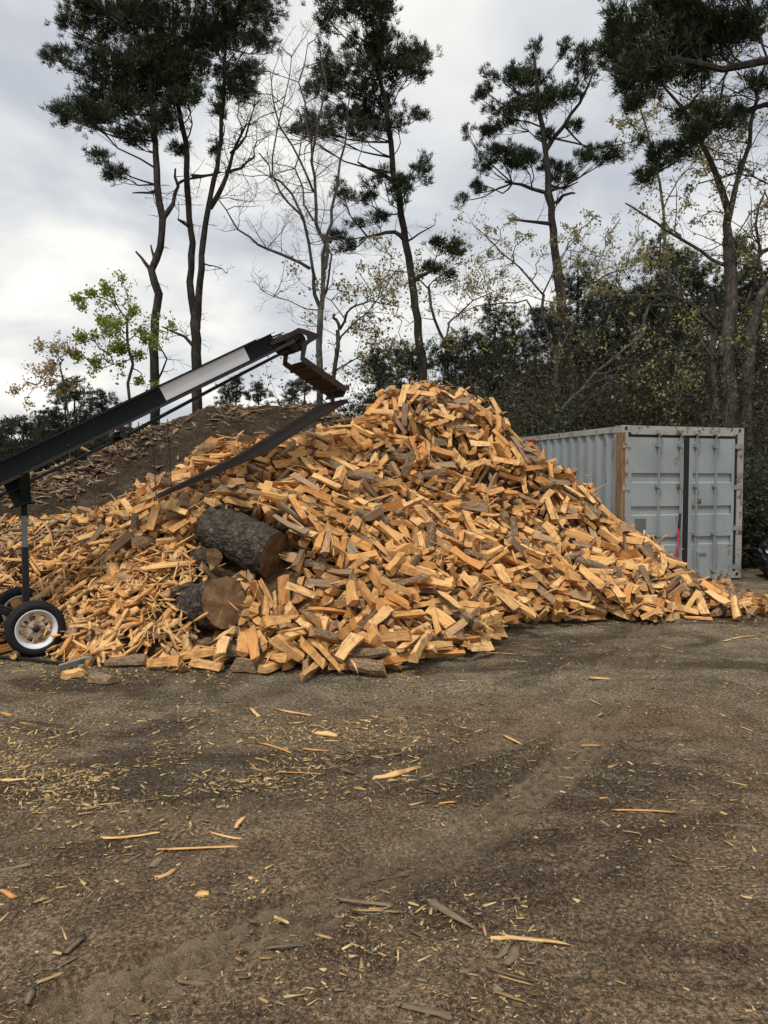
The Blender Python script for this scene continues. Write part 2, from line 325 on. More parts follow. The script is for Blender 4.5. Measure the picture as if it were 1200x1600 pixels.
# where each split log came to rest: shape, x, y, z in cm, turn about x, y, z in degrees
LOGROWS=[
10,-16,638,8,-73,-3,163,7,-32,643,23,151,34,-128,2,-11,646,17,116,-12,-24,0,-237,669,5,0,3,-175,0,-86,651,21,-75,36,-3,8,-121,651,6,79,1,-12,1,10,664,30,83,7,162,15,-198,655,8,4,
-11,-25,7,-100,678,39,-126,-2,36,1,-237,710,20,20,-29,64,4,-63,650,16,-110,27,-43,7,-116,654,23,-47,34,-73,1,-79,722,61,-16,15,-24,7,-52,659,31,22,-20,-147,10,-131,677,21,177,-26,
99,15,-285,787,62,-138,-1,-174,1,-201,722,10,-131,23,-148,4,-161,662,3,-130,0,148,11,30,649,22,99,18,-111,7,-105,768,55,-143,-63,103,7,-299,724,15,-108,28,-109,7,-303,848,97,-13,
-39,-7,10,251,887,51,144,-33,129,13,-147,663,20,-7,26,-89,1,33,776,73,-86,17,-26,15,-63,747,67,15,6,17,10,68,744,47,172,23,-53,0,12,787,80,-71,-41,35,4,-55,711,44,35,-8,-155,4,-324,
735,11,109,24,-170,7,-6,748,68,-98,35,-57,2,-262,835,126,-170,-61,77,0,-32,719,60,-142,-31,98,8,-287,726,19,2,-30,75,13,13,720,54,17,31,1,11,22,717,40,62,3,38,1,-287,681,5,-4,3,-83,
1,-373,826,51,29,-44,68,11,370,904,11,-15,15,-3,4,-97,651,13,-12,4,137,12,69,708,26,-100,19,-139,2,-183,716,9,-31,11,-141,7,133,801,42,103,-40,160,4,-102,793,121,-94,-26,161,15,
-238,815,90,-58,43,-114,1,4,828,109,-117,-43,170,9,12,736,64,151,26,5,3,-181,681,8,0,-10,3,10,-258,696,9,-170,18,-60,6,51,726,33,155,-42,100,1,-253,732,28,-144,15,68,12,-50,645,15,
88,38,-32,11,94,845,78,-139,29,-18,9,-18,719,60,155,44,-49,1,-378,764,8,-76,-9,-30,1,-374,729,5,98,1,-111,15,-324,746,16,-129,-25,-15,2,-24,800,100,-114,19,-33,7,-166,835,144,-103,
13,40,7,104,752,26,170,18,-174,7,-171,826,159,78,5,-22,4,12,652,11,-139,4,-153,7,-6,690,39,-127,14,-118,11,203,857,18,-157,-51,-92,1,-237,842,136,-121,16,-25,13,-389,881,85,-93,-20,
14,13,135,837,62,146,-48,130,10,56,870,104,33,-64,75,4,-236,763,44,-128,-43,28,1,-44,771,72,-126,0,143,12,93,703,9,-116,-7,-135,13,-9,657,32,132,-10,97,1,-24,776,88,-135,8,-169,10,
234,1035,129,142,-66,140,0,-173,778,72,-82,-27,-120,7,-95,815,137,-104,-38,126,9,-249,776,57,-151,44,-154,8,-408,814,23,112,42,-162,10,56,731,33,141,-25,136,9,60,691,6,-45,-4,-7,1,
-103,811,133,-166,37,9,7,18,809,92,-175,12,-136,2,-214,757,57,157,-12,49,3,261,985,95,-100,-21,166,0,-92,788,86,17,-39,70,0,-269,828,101,103,-4,53,0,-67,785,82,57,-35,76,1,-125,825,
151,-177,10,-33,2,-27,926,175,-68,-10,162,10,320,887,12,143,-19,164,4,-46,788,96,-8,-55,75,11,-73,909,167,-116,-24,166,1,315,1026,91,158,-35,167,3,-14,854,130,92,14,-121,0,33,974,
191,139,-68,1,11,-477,969,87,-128,-15,30,3,85,1033,209,68,16,6,10,121,999,135,-106,9,-27,15,-267,754,40,-155,28,38,1,8,719,46,-53,13,44,1,431,898,14,-7,-32,73,7,235,878,32,-156,-6,
151,15,-350,847,69,-50,-33,116,1,-44,869,140,-158,-21,-150,1,-346,881,100,-96,-51,-15,7,-54,836,130,-90,18,34,7,188,881,51,86,-37,-146,2,22,661,22,-177,11,-120,7,-120,732,43,144,31,
-85,3,51,773,63,150,-8,146,12,-385,775,17,132,-13,-5,3,-186,936,200,-163,-49,137,3,149,803,31,-170,27,-29,0,69,1008,179,145,-8,-1,15,-61,788,105,66,-32,86,11,-237,772,53,31,-18,38,
7,417,915,22,-106,-19,108,15,-124,941,191,-77,-8,26,3,-228,947,195,-167,-7,176,2,84,728,33,-31,-16,125,13,-34,718,51,-2,1,178,9,78,719,14,-52,1,12,1,333,964,56,-118,1,-43,10,265,
931,64,31,15,-16,7,210,968,93,-115,12,0,2,28,764,65,18,17,167,9,-226,799,71,-17,43,-96,1,-387,866,71,83,-3,146,13,-353,832,50,30,-11,37,9,-34,672,33,-110,-13,68,11,-311,816,58,163,
28,-146,9,-78,877,154,-159,-21,177,4,-64,637,5,167,2,-106,0,398,918,15,-112,-54,101,11,-228,833,120,-122,21,-119,7,-56,926,176,-107,-36,77,3,-10,661,23,162,-22,147,11,187,915,82,72,
-16,132,13,94,762,39,158,-5,-33,4,-78,666,30,38,-6,-111,4,-93,894,166,-16,25,-26,4,0,931,166,-168,8,175,7,-132,759,53,-95,62,16,15,-27,764,81,-147,29,124,8,-246,789,64,-35,9,171,15,
-75,968,205,28,1,36,15,162,863,47,114,-4,-175,0,108,931,115,-76,53,-54,12,295,889,31,-35,-50,52,1,-88,996,229,64,19,-27,11,221,903,61,-157,-34,172,11,-114,673,22,-64,5,-67,7,-283,
749,23,149,-29,128,3,49,756,45,3,9,-158,7,-57,682,31,-170,22,-93,2,-69,687,42,-52,4,-65,5,-273,682,4,-121,4,-80,10,-16,694,37,130,-18,64,7,6,895,139,81,14,-164,1,421,935,29,-133,
-26,130,15,101,827,54,-3,32,-45,15,-240,920,171,80,-17,43,7,90,942,122,129,4,124,13,319,875,11,2,-30,-22,1,316,898,24,-7,7,144,8,-405,882,70,-67,-18,35,3,-228,871,141,-127,51,180,7,
175,993,106,46,54,-90,7,-33,835,120,-126,-17,84,3,224,924,70,-175,-39,141,10,333,926,44,-64,42,-81,13,59,985,153,50,20,26,10,14,1011,203,-32,-4,175,4,-203,939,187,-14,-10,-25,3,
-287,909,150,151,-15,61,1,42,1013,213,48,69,-36,7,51,911,125,10,47,21,0,-159,941,195,-142,15,-31,11,-74,685,34,-140,0,-68,11,135,962,112,-140,-22,139,0,255,879,15,43,-17,-168,4,
-260,819,79,-43,30,-108,1,191,874,34,-136,-32,142,4,125,837,54,-170,30,-13,3,34,927,141,41,15,-133,4,79,1016,191,121,0,-162,10,-270,942,162,122,16,32,1,184,906,70,-161,-12,108,2,
-290,859,119,51,-29,107,0,49,785,70,-178,-14,145,15,175,1049,197,0,11,-25,12,-18,925,157,-105,37,47,9,-254,928,175,19,-12,-15,4,131,1044,192,-103,-21,26,7,43,1054,248,24,-57,-127,0,
-166,832,166,-130,-4,74,12,141,798,20,-97,-8,31,11,-321,922,121,134,-25,-134,0,334,1012,71,70,8,145,3,-236,852,129,-145,2,-134,2,31,1056,263,-172,83,-128,9,-69,784,105,-56,-27,85,
13,230,886,52,-105,16,43,7,293,1047,123,-109,39,-55,4,1,821,89,-18,42,-6,0,280,883,34,-86,-23,98,13,55,1018,210,144,-47,101,3,370,945,33,37,-52,-49,2,420,913,10,-1,-23,34,11,-55,
795,101,-51,-18,95,2,108,866,83,7,-13,166,0,30,790,77,-48,46,-138,3,29,1096,293,165,60,-119,3,-73,1013,234,-74,5,167,8,-367,852,62,-130,-31,43,7,-82,729,44,69,-26,-14,12,182,848,13,
-130,-34,-72,12,209,884,46,-17,-19,50,3,157,893,71,144,22,16,1,132,849,62,-170,-3,176,3,-28,1036,239,-23,-22,146,0,137,1056,220,-121,1,-11,15,22,1051,249,-99,52,-35,12,-129,724,43,
-36,-9,92,12,257,882,34,-66,-41,-171,9,85,877,97,19,-25,-151,0,-237,868,145,-138,-32,102,13,-84,989,215,-105,21,-36,7,-179,987,225,74,-4,-152,1,-24,999,218,-29,16,-116,10,-127,822,
138,169,-20,-157,7,-145,838,136,122,-47,-51,8,131,880,84,-171,-24,23,0,-91,715,43,-127,-9,102,8,141,988,121,139,0,6,4,266,908,57,131,-6,-37,3,231,1008,98,-127,29,-75,8,15,989,183,
-87,33,-63,6,-52,964,192,-46,-26,172,0,270,1053,151,-86,-30,133,2,-150,689,24,151,24,135,0,-277,830,77,89,25,-168,4,-54,817,114,-97,9,-50,11,71,873,95,-8,26,-45,8,-69,961,191,50,22,
-36,1,-345,925,121,165,24,-85,4,89,729,39,24,-3,69,15,163,907,90,24,32,46,2,234,1051,159,-157,21,165,4,104,1009,176,179,22,-18,0,-107,661,4,-91,2,141,13,374,934,30,-15,41,146,3,-89,
682,34,18,-15,-102,3,278,940,62,119,18,-177,9,-121,896,166,177,-1,-171,7,-354,888,102,-126,12,-137,4,-196,830,146,-23,-6,126,15,181,1055,175,166,16,-22,10,-372,926,114,-172,1,176,
11,279,890,12,18,-15,143,13,-75,812,121,146,46,-33,1,-16,1074,272,-62,-36,53,0,83,1063,261,-132,-20,-170,1,172,1089,233,28,-44,161,0,154,1021,153,-124,-16,20,1,142,1093,275,86,-29,
-147,1,168,1061,211,-126,-47,-148,7,-107,810,85,-136,-11,148,1,-137,750,49,-13,10,-83,2,-159,772,64,-49,34,148,1,-269,744,30,-91,35,129,15,-240,834,101,-60,1,-145,15,-62,870,139,
-179,-18,149,13,262,970,83,154,8,-5,15,-96,938,189,-173,-26,120,3,345,1037,85,-120,3,-39,1,-125,812,134,40,-21,-100,5,-356,710,4,154,1,106,1,-299,888,120,-133,29,-173,7,-155,975,
215,-109,17,-38,0,217,1068,187,-96,-5,28,12,297,1069,149,120,-45,132,9,76,1054,251,-95,-16,0,9,-184,774,71,113,-40,-117,12,-122,764,52,-10,-53,141,8,-284,809,67,-168,24,-79,9,37,
667,17,-88,1,133,9,-32,905,146,-144,24,-36,15,-87,664,4,-7,1,85,0,-59,729,48,-171,19,115,10,-16,867,129,25,13,26,11,18,957,160,-87,26,-43,1,313,1025,80,16,11,-54,5,-430,963,100,
-132,-7,48,8,69,933,126,14,-40,156,0,135,826,43,-117,-14,146,2,-313,836,75,10,3,-37,1,-369,888,90,-108,4,139,0,-246,819,85,9,-21,49,12,-59,659,23,-164,-1,135,1,-336,861,75,-29,-38,
107,3,133,873,75,137,-27,33,15,173,1079,217,-140,49,-11,9,101,994,162,-121,-40,42,7,150,1092,259,-100,32,49,8,95,1105,296,-132,-31,143,7,-211,885,150,-115,78,-42,3,-505,980,87,131,
-47,113,1,85,971,136,101,-15,-31,9,-288,893,136,34,22,-155,0,-36,1025,228,-96,52,-25,9,-3,1049,266,-11,-6,173,9,-187,666,6,-132,-15,121,0,-51,745,58,65,-12,-106,3,262,894,19,-176,9,
-29,9,50,683,15,-14,-6,-146,0,0,919,145,16,11,140,0,46,839,84,-136,-28,-28,7,77,911,105,143,3,-55,11,-397,1001,124,-60,16,1,0,345,1054,102,105,-6,151,15,86,985,149,-174,-14,132,9,
323,1053,121,135,42,-12,3,-137,1004,224,102,14,-53,4,219,872,22,-147,1,121,11,249,880,3,-126,1,25,7,121,897,90,75,-11,-26,0,124,1005,144,174,-34,-173,0,-6,975,187,-127,42,-158,3,
154,1043,166,91,40,-118,4,-312,948,156,113,20,-100,8,78,1043,224,64,3,45,1,65,1059,259,68,-7,44,0,44,1092,302,-132,-40,52,0,-88,799,111,-140,8,-30,7,-413,810,35,-77,1,126,2,-86,851,
140,-160,-11,-169,0,-44,835,117,-116,32,58,1,-180,940,186,-161,-52,92,3,-23,1054,257,172,8,168,3,30,748,50,78,13,104,6,-38,795,100,156,-32,114,12,-124,932,179,156,42,-150,7,-113,
969,205,15,-9,47,10,-60,1001,207,-114,21,-10,2,161,904,83,-162,35,36,4,94,1060,233,-174,55,-91,3,122,1066,244,-1,17,-12,2,-346,858,66,32,32,-61,15,-298,806,72,35,-12,123,1,200,911,
55,-139,33,90,7,-131,946,198,-162,-15,-39,7,-150,957,198,-103,-39,-21,0,33,718,22,167,23,159,2,-331,753,24,21,-18,-55,6,-223,827,102,-128,21,-124,10,236,941,72,18,13,-161,13,26,870,
105,135,29,-64,13,258,1040,125,-126,3,-27,8,176,1035,151,-143,1,27,10,299,1058,130,-17,-28,126,3,118,1078,239,120,11,-145,15,-22,715,41,102,35,-144,12,-334,835,56,154,21,-144,12,
196,1027,132,-20,0,-167,4,-41,1013,218,45,32,25,2,106,1049,200,114,-45,144,3,16,1078,280,0,-36,96,2,-234,989,215,20,-6,-36,15,111,1109,288,127,7,162,15,198,1076,202,-3,55,-17,0,
-137,674,13,112,9,15,12,381,912,17,121,-55,6,3,-84,843,136,-14,31,24,0,351,889,5,4,4,52,6,233,867,24,-155,7,-51,11,4,847,111,-132,-27,167,11,42,896,120,33,-6,100,12,-297,907,138,14,
23,169,2,220,1077,202,25,16,-61,12,79,748,36,-4,5,3,10,-462,1014,106,144,24,-104,4,159,884,62,-27,-14,20,15,-244,845,120,7,18,-110,2,163,1020,142,177,16,139,8,-162,929,182,107,10,
-52,15,263,1083,175,-61,-3,-42,4,-208,963,201,-8,-3,-15,0,-77,796,80,1,-7,-174,15,-2,660,5,-50,0,-32,10,-87,813,106,-169,-16,91,0,-2,707,34,-140,5,-51,6,45,863,93,152,-59,111,15,
-319,921,130,-89,-37,142,9,16,879,119,-90,1,58,15,165,1064,188,18,-19,169,4,201,1053,165,-149,44,-94,1,107,749,12,74,18,47,1,-85,736,49,-115,-11,-91,15,-45,913,164,27,5,-65,15,-311,
870,84,-49,-26,10,1,-108,1001,222,-157,-14,117,3,205,1036,143,166,20,-43,15,17,1033,231,-10,9,-4,9,315,1043,111,-107,10,-32,13,-126,967,208,-122,29,-122,1,-6,1024,234,-69,-12,114,
14,256,1038,135,-152,-56,45,4,496,988,12,65,15,128,4,76,820,67,-62,28,75,15,-411,888,75,104,-16,-127,1,236,880,45,38,17,87,3,-8,1007,217,-161,17,-124,7,226,1061,169,-149,-8,106,2,
265,1054,147,-47,22,-59,10,-97,824,96,-168,25,6,13,-27,727,57,60,-6,-3,15,400,1020,57,146,16,-8,0,360,1011,66,-119,45,15,2,-336,823,48,-34,23,154,11,-215,839,116,165,31,99,11,272,
977,79,-7,-18,166,8,-453,1001,109,170,3,68,2,100,729,23,153,6,-75,0,-21,1048,248,27,3,59,3,198,996,100,147,-12,123,9,-263,736,26,100,15,60,4,83,936,110,-134,0,141,1,-86,675,28,-112,
10,65,8,227,865,8,-24,-6,-69,0,175,870,22,-84,-31,7,3,207,884,38,-162,0,-65,2,-32,974,189,-155,5,-31,12,141,994,135,-132,68,35,15,109,1102,280,112,-5,29,1,218,1094,214,30,-9,108,9,
172,1131,284,98,-54,129,7,-108,741,36,-165,17,125,4,368,970,51,-100,20,-118,0,-264,833,92,-77,2,-63,10,39,776,52,-176,-4,-177,12,-32,714,39,-114,6,79,13,370,923,16,-169,-79,124,15,
366,1060,85,-77,-15,114,7,49,811,74,-120,2,68,13,105,877,85,171,38,60,0,128,910,97,-75,15,-41,1,103,904,101,-6,12,-64,7,-139,862,154,-109,49,-109,0,-205,901,166,-178,-13,112,11,120,
925,103,-15,-2,147,3,-54,757,59,133,-10,33,4,-52,766,66,-21,-18,-125,1,39,872,97,-137,-53,78,15,112,912,101,-33,8,-60,1,148,829,37,68,5,-42,12,210,852,14,140,-27,-125,10,58,989,162,
-16,12,-42,0,72,851,77,154,11,127,2,182,1043,138,-97,-3,134,15,160,1072,213,130,-69,125,3,4,1054,248,-13,-26,149,15,61,1090,297,133,-10,146,1,42,737,29,-106,-19,-179,7,400,941,31,
-138,-20,-128,4,180,1022,124,137,-4,121,10,97,813,45,-63,40,-175,0,-315,839,66,-96,-10,59,1,131,1053,176,97,-60,-11,6,384,894,2,-1,1,156,7,-263,849,117,15,-25,90,3,37,995,172,166,
21,-45,15,-289,955,171,3,16,29,2,-52,880,150,-154,8,67,11,254,1068,165,-122,3,35,0,209,1066,163,-52,68,90,10,139,1065,215,-30,5,-57,0,82,1002,152,89,53,-130,1,338,1002,57,-122,-13,
-19,13,210,1033,115,-166,26,-46,15,39,899,111,-70,30,-24,12,-40,926,165,-111,8,-52,7,229,1049,142,-144,42,166,8,268,1046,132,162,-16,173,8,-67,660,5,-96,2,78,0,-135,700,34,-102,-12,
-83,2,-90,758,57,-54,57,124,7,32,931,129,-128,-48,140,10,441,918,18,28,-47,81,12,456,904,7,-169,-7,52,7,-139,888,158,-163,-26,175,12,256,1036,117,-7,5,142,15,-11,976,199,-4,21,-91,
12,242,1075,184,145,34,-97,0,-149,752,55,-37,41,124,0,-31,691,31,-174,17,-117,1,287,917,40,146,-16,-50,3,112,809,28,178,-6,-42,8,-12,844,112,-150,-7,96,4,-205,683,6,-168,-1,105,15,
291,1049,110,-89,24,-63,8,50,849,87,88,-11,153,10,322,931,45,30,8,-95,3,45,964,148,-133,-21,136,11,-70,995,212,-139,67,-64,1,-203,995,214,-122,-16,57,6,81,1064,243,139,-37,138,9,
-23,764,74,140,-13,-113,10,-118,818,120,-77,27,120,12,-137,755,71,13,3,-73,7,394,1028,66,31,-23,-173,13,-366,935,122,-86,-9,-99,0,-213,853,140,-82,27,-161,3,139,1059,172,-38,-54,29,
8,-26,951,183,-1,7,-153,11,199,1027,118,18,-33,-99,11,-333,920,115,-131,-16,99,11,65,846,67,-71,33,76,15,-224,855,117,-129,-28,57,15,90,790,47,-43,23,101,0,385,932,26,-117,4,-115,
13,-257,911,153,28,-24,-55,0,-404,790,17,31,-24,-58,11,-189,956,184,-84,-11,-24,3,-107,933,180,44,13,-62,10,-2,943,166,132,20,-34,2,-18,999,203,-76,24,-120,15,116,1078,224,-34,64,
-35,7,477,984,15,70,24,-136,9,447,924,12,131,-13,3,2,304,902,37,129,-6,108,0,51,691,17,-178,21,48,12,99,803,44,-79,-52,34,15,-296,794,56,-47,5,-79,0,382,1000,57,-82,34,-103,9,-147,
872,154,-9,9,22,0,164,1004,124,55,15,-92,6,-264,841,121,-140,-24,46,8,132,1006,158,111,7,101,9,-224,808,68,-78,-46,100,6,387,1056,79,9,32,-54,2,296,886,16,-142,7,-96,7,88,729,11,
-126,4,5,2,-206,948,175,176,13,42,7,112,858,73,-101,2,-60,12,-146,916,167,153,53,116,11,346,979,56,-87,22,-155,4,-52,1055,245,-35,-8,25,13,251,1063,151,-33,44,-42,3,87,1018,169,-13,
-3,-138,13,123,1101,264,-142,-23,138,1,75,1096,293,121,-46,95,15,335,1054,91,-163,-53,-152,1,-522,1024,104,75,38,-109,15,-5,689,26,-127,17,111,2,-167,922,172,133,-1,-65,15,-149,934,
184,-161,7,-65,0,-341,890,95,-170,-7,111,0,175,1104,252,-33,32,-98,5,10,915,130,-93,10,-19,9,19,731,33,-63,-21,112,11,17,756,55,-148,0,-157,6,-416,821,24,133,-15,169,0,12,998,173,
-122,-21,-150,9,76,719,21,-116,-6,82,4,214,963,83,7,-11,103,13,-82,922,175,-78,28,134,6,43,1080,288,163,49,-159,11,-77,810,91,-180,5,-96,4,-47,693,32,-113,-7,-95,12,-39,698,35,69,4,
85,9,94,885,103,75,16,-98,1,-369,921,106,-92,-10,-55,7,338,933,34,-143,5,-19,0,233,874,21,12,-22,84,13,263,956,70,21,35,-100,8,-395,930,98,-167,27,-103,12,-310,863,74,13,28,-157,10,
-219,931,163,152,30,82,7,185,1122,255,-159,-22,87,12,144,1103,254,2,20,-58,12,61,1027,210,-140,-56,85,0,67,1096,282,44,-40,123,11,53,1081,277,-17,22,-102,2,-98,698,26,-140,1,-126,4,
-275,751,33,-139,35,124,11,199,987,89,-92,-11,93,0,-170,847,141,-110,-36,177,1,141,850,48,92,-31,-3,3,-532,1061,102,136,-1,-158,1,260,892,46,-146,-12,148,7,215,1053,162,37,-16,-122,
11,16,1103,298,-100,17,79,12,-212,834,90,35,-13,175,15,474,934,8,72,1,108,7,272,891,34,-133,18,-84,15,56,782,61,147,6,179,11,93,952,126,57,-27,143,9,173,857,14,124,-39,-66,15,316,
947,50,65,-4,-90,0,66,860,85,-131,4,102,7,127,1063,201,-123,-26,-99,0,108,1008,162,-102,23,-77,7,-246,1009,216,79,40,-175,12,-83,785,72,-156,-5,109,3,228,963,69,43,77,-117,0,12,717,
30,-82,38,-30,3,234,974,73,97,47,121,3,-2,949,155,-125,1,101,13,400,966,37,-179,21,-92,9,-109,688,31,-80,-8,-106,1,64,780,38,-168,28,157,1,229,1046,130,-49,27,-115,3,-92,826,125,
-72,-4,16,0,-414,979,109,-40,43,97,8,-88,960,190,173,-36,-177,0,-111,854,152,-59,-4,160,2,120,966,111,-166,20,-22,2,-175,838,153,89,-16,-7,15,3,1078,275,91,41,-84,10,336,1020,73,
-116,-72,95,0,244,1031,102,-60,30,96,3,370,958,42,180,-28,-43,9,109,798,35,-170,-39,-44,2,295,943,46,86,-9,-62,7,29,961,147,-53,3,116,9,-306,850,77,0,19,-57,0,283,959,64,-129,-5,
164,10,-122,908,164,-127,-4,-11,7,171,882,46,-118,-15,-63,11,-40,1036,230,-109,15,13,10,84,1069,226,-169,-40,127,2,424,924,4,-1,3,114,6,-377,832,49,37,-35,50,3,417,926,18,3,-3,66,3,
357,951,26,-88,-1,85,10,370,1020,61,26,68,-70,7,-265,978,181,-160,16,162,0,150,1084,230,-26,-64,-81,6,-190,950,204,165,-18,9,6,202,1080,210,-165,-48,128,2,-16,786,82,42,26,-48,1,
-278,847,110,-84,-15,90,1,-177,990,213,105,-4,120,12,26,1044,224,-121,-9,-10,3,34,1032,219,89,-2,-118,4,6,1013,210,7,4,107,0,-384,885,76,-23,-7,105,2,-76,736,60,179,-23,-73,6,-323,
906,106,-157,-10,74,9,25,684,23,-81,33,137,15,-275,763,36,45,23,-26,9,212,913,56,-39,22,-78,2,183,938,84,-49,-30,96,12,-105,679,16,-167,31,99,1,-291,962,160,164,11,78,11,-246,947,
188,105,-16,103,12,-35,986,200,126,-13,76,7,-168,1063,229,112,-4,59,6,-3,912,149,-179,16,-170,4,109,1101,273,49,13,116,0,-146,678,4,-157,0,75,11,296,1039,95,-156,36,-91,11,-394,976,
111,-150,34,-27,6,159,987,113,3,18,-76,8,148,961,104,-117,0,-32,9,-8,739,53,19,-32,93,9,-377,887,80,-73,-6,104,9,248,1061,134,-153,38,-76,0,75,901,97,-140,21,-54,4,287,983,76,-83,
-76,-115,3,67,821,65,-70,14,-59,1,353,960,49,-115,-7,60,3,205,1158,239,-76,-38,-153,15,44,1095,269,151,-59,165,4,62,995,165,-78,-27,-58,3,-249,939,175,-14,-24,66,12,69,1115,306,160,
40,129,15,88,1084,266,-64,-43,117,2,-32,1000,211,-151,-12,53,5,-231,926,158,-37,22,60,12,321,891,3,-9,0,103,9,7,694,25,43,15,-118,7,349,944,33,-143,3,170,15,263,903,48,-122,6,-33,
15,309,905,32,153,20,-92,15,-27,846,116,124,21,-84,9,-346,955,138,24,-21,-48,15,-235,955,177,138,33,-113,0,-334,1013,154,-126,51,8,12,9,1034,240,1,32,87,10,143,837,17,160,18,6,4,-6,
676,21,-5,-9,164,13,-282,925,142,142,-30,83,0,74,803,47,-180,12,53,0,207,906,48,-143,-6,73,9,9,893,128,-94,-11,84,15,195,1067,182,-135,9,-114,15,115,1060,203,-96,24,78,4,136,1060,
194,132,-3,-10,13,-137,735,39,-2,-3,-89,0,63,1063,222,135,-33,-165,12,63,1076,237,50,37,8,7,395,1003,51,-165,11,69,12,9,812,86,-134,50,-75,1,89,856,59,-127,28,110,9,-9,794,89,152,
-21,112,7,105,776,18,-83,10,-17,7,49,835,80,59,-14,-95,11,-173,907,160,29,19,128,11,327,922,30,-109,21,68,0,-352,924,124,-56,-5,-78,7,-33,651,3,-140,1,174,8,-79,941,184,6,-16,146,
14,-93,806,121,-137,-39,173,15,-368,895,95,-40,-19,148,9,277,1027,96,-146,-28,-138,15,275,1067,153,14,-52,72,0,-244,988,198,119,31,-20,13,46,1091,290,148,-14,128,0,216,1027,105,50,
-30,126,15,-282,851,93,26,17,-74,15,-192,815,93,51,-13,145,5,337,944,43,-157,23,106,1,-84,864,138,25,52,26,15,-115,850,150,-18,-5,-27,0,-265,896,138,-143,18,-141,7,-128,1069,231,
-92,-7,8,0,-148,967,203,-82,0,-154,1,255,1138,197,111,-9,-74,10,79,1037,198,-5,46,-10,0,34,1060,253,5,-76,77,3,126,1152,306,-26,24,-75,2,63,1054,238,-66,23,-89,14,198,1102,226,-164,
42,-63,3,-367,905,82,162,-4,94,7,-477,1004,88,-137,44,-13,3,-131,953,183,-29,19,-107,5,-150,921,170,-103,-20,-115,0,-106,886,153,-125,20,-115,1,104,1103,264,-122,1,-45,0,-182,958,
213,121,-5,-86,1,233,1033,104,169,-29,121,13,81,797,41,47,20,110,9,-218,766,55,-122,21,-128,10,-53,660,12,-8,-9,-172,12,-56,837,117,130,10,-49,3,311,1023,68,170,-18,34,7,-36,826,
109,54,3,121,9,-122,705,34,-89,-6,115,9,14,773,64,-77,-2,-7,12,-28,945,158,138,21,-54,11,-6,975,179,17,-25,88,0,117,1015,146,91,-10,-173,1,111,788,6,110,1,-178,13,-17,767,66,171,
-26,-17,4,411,995,43,158,17,38,12,83,713,8,-5,19,63,0,4,890,121,87,31,-37,3,35,695,11,172,-10,114,2,-25,901,130,-30,-31,-66,11,333,916,20,-111,6,-52,4,58,946,134,79,34,-8,7,-421,
995,109,115,-10,78,7,-7,911,136,-108,0,15,7,-18,849,104,161,-22,136,12,154,906,71,-5,25,136,1,-483,1056,113,65,19,156,10,-161,868,149,-163,-10,-170,12,-199,837,133,-10,0,55,0,-361,
946,128,-114,-6,-82,10,59,1133,311,-34,-28,162,3,171,1062,166,120,-6,70,12,74,1127,309,-4,-28,160,9,153,1017,130,-94,1,107,3,-503,997,94,165,1,-53,3,-163,700,6,-33,1,109,1,245,1040,
110,-14,-4,-36,8,-126,715,27,158,-14,-95,4,394,941,21,144,12,161,11,-429,1044,119,-2,40,-19,15,127,813,37,-103,-2,-96,8,-525,1007,102,-4,10,179,0,-226,896,157,37,13,-176,12,243,970,
83,-102,2,-66,15,-191,957,194,-143,26,-151,1,-195,915,162,-150,57,-49,1,-239,999,203,-133,-6,-53,3,-80,1062,243,173,9,-124,12,200,1022,106,-145,20,104,12,338,1009,62,-57,7,168,11,
-51,799,86,45,-25,111,12,-75,709,38,158,-14,-40,4,-137,843,115,-166,-54,-39,7,97,844,54,-139,-7,159,0,-108,955,188,-139,15,-48,6,58,778,56,-4,7,31,6,-420,938,91,-59,11,-73,12,110,
891,89,-75,10,-57,1,-99,869,150,-89,-30,-166,14,111,826,48,102,35,-34,8,122,1051,182,-165,-15,70,9,191,1066,170,40,-13,30,9,48,1012,176,-136,25,-77,1,236,1047,124,117,-27,66,1,462,
939,5,95,0,100,2,50,766,37,-168,17,-17,0,-99,822,113,-97,23,-116,3,-496,1038,104,-65,19,133,2,-61,921,158,-162,-20,151,12,161,870,31,-116,10,151,3,80,859,79,-167,-16,110,13,215,965,
77,-18,-5,-135,2,-303,874,106,178,23,-129,12,-107,1015,217,125,14,-19,3,205,880,30,158,2,-62,10,295,956,54,94,10,-48,5,316,1061,116,-132,-42,100,15,312,1044,100,9,-38,119,8,211,
1059,146,-15,19,108,1,75,1003,161,-6,-9,-88,2,101,1088,258,135,-52,68,8,253,998,89,104,4,60,4,174,1012,108,-141,-1,147,15,18,955,147,8,39,20,15,477,922,14,-151,-13,-114,2,103,791,
34,-10,40,42,2,190,864,18,-174,14,37,15,17,821,88,5,-20,131,2,-439,1006,107,121,26,-93,4,68,948,138,176,-1,-101,1,-74,799,101,165,31,-73,5,180,886,52,150,-27,-146,1,-473,1080,114,
-106,5,-106,9,252,905,55,177,-3,142,13,-115,980,206,174,23,-140,10,224,1057,145,-43,-31,8,1,151,1070,179,126,27,-81,1,78,1025,186,72,24,-12,1,130,1068,207,-180,-21,-97,8,23,1026,
213,48,14,-91,7,255,1094,181,-138,6,85,5,131,1112,285,124,-44,99,2,-203,775,55,-44,-22,3,13,455,982,21,-81,26,-33,10,-378,921,93,115,-1,53,15,-353,912,94,-176,3,-171,4,523,1105,12,
82,3,55,0,26,677,9,-142,4,123,13,-54,846,125,152,2,-114,10,-331,904,103,-31,-17,168,9,452,933,13,-164,-17,-22,4,-336,960,134,158,-4,58,12,-428,926,80,-63,4,179,3,-120,914,168,-121,
14,164,7,-196,850,138,152,-5,56,14,-238,776,57,-168,-36,-6,11,-290,930,150,-41,30,-105,15,38,1015,182,156,-15,108,12,-133,999,214,-36,8,-33,1,-233,974,193,-134,-1,0,9,70,1062,231,
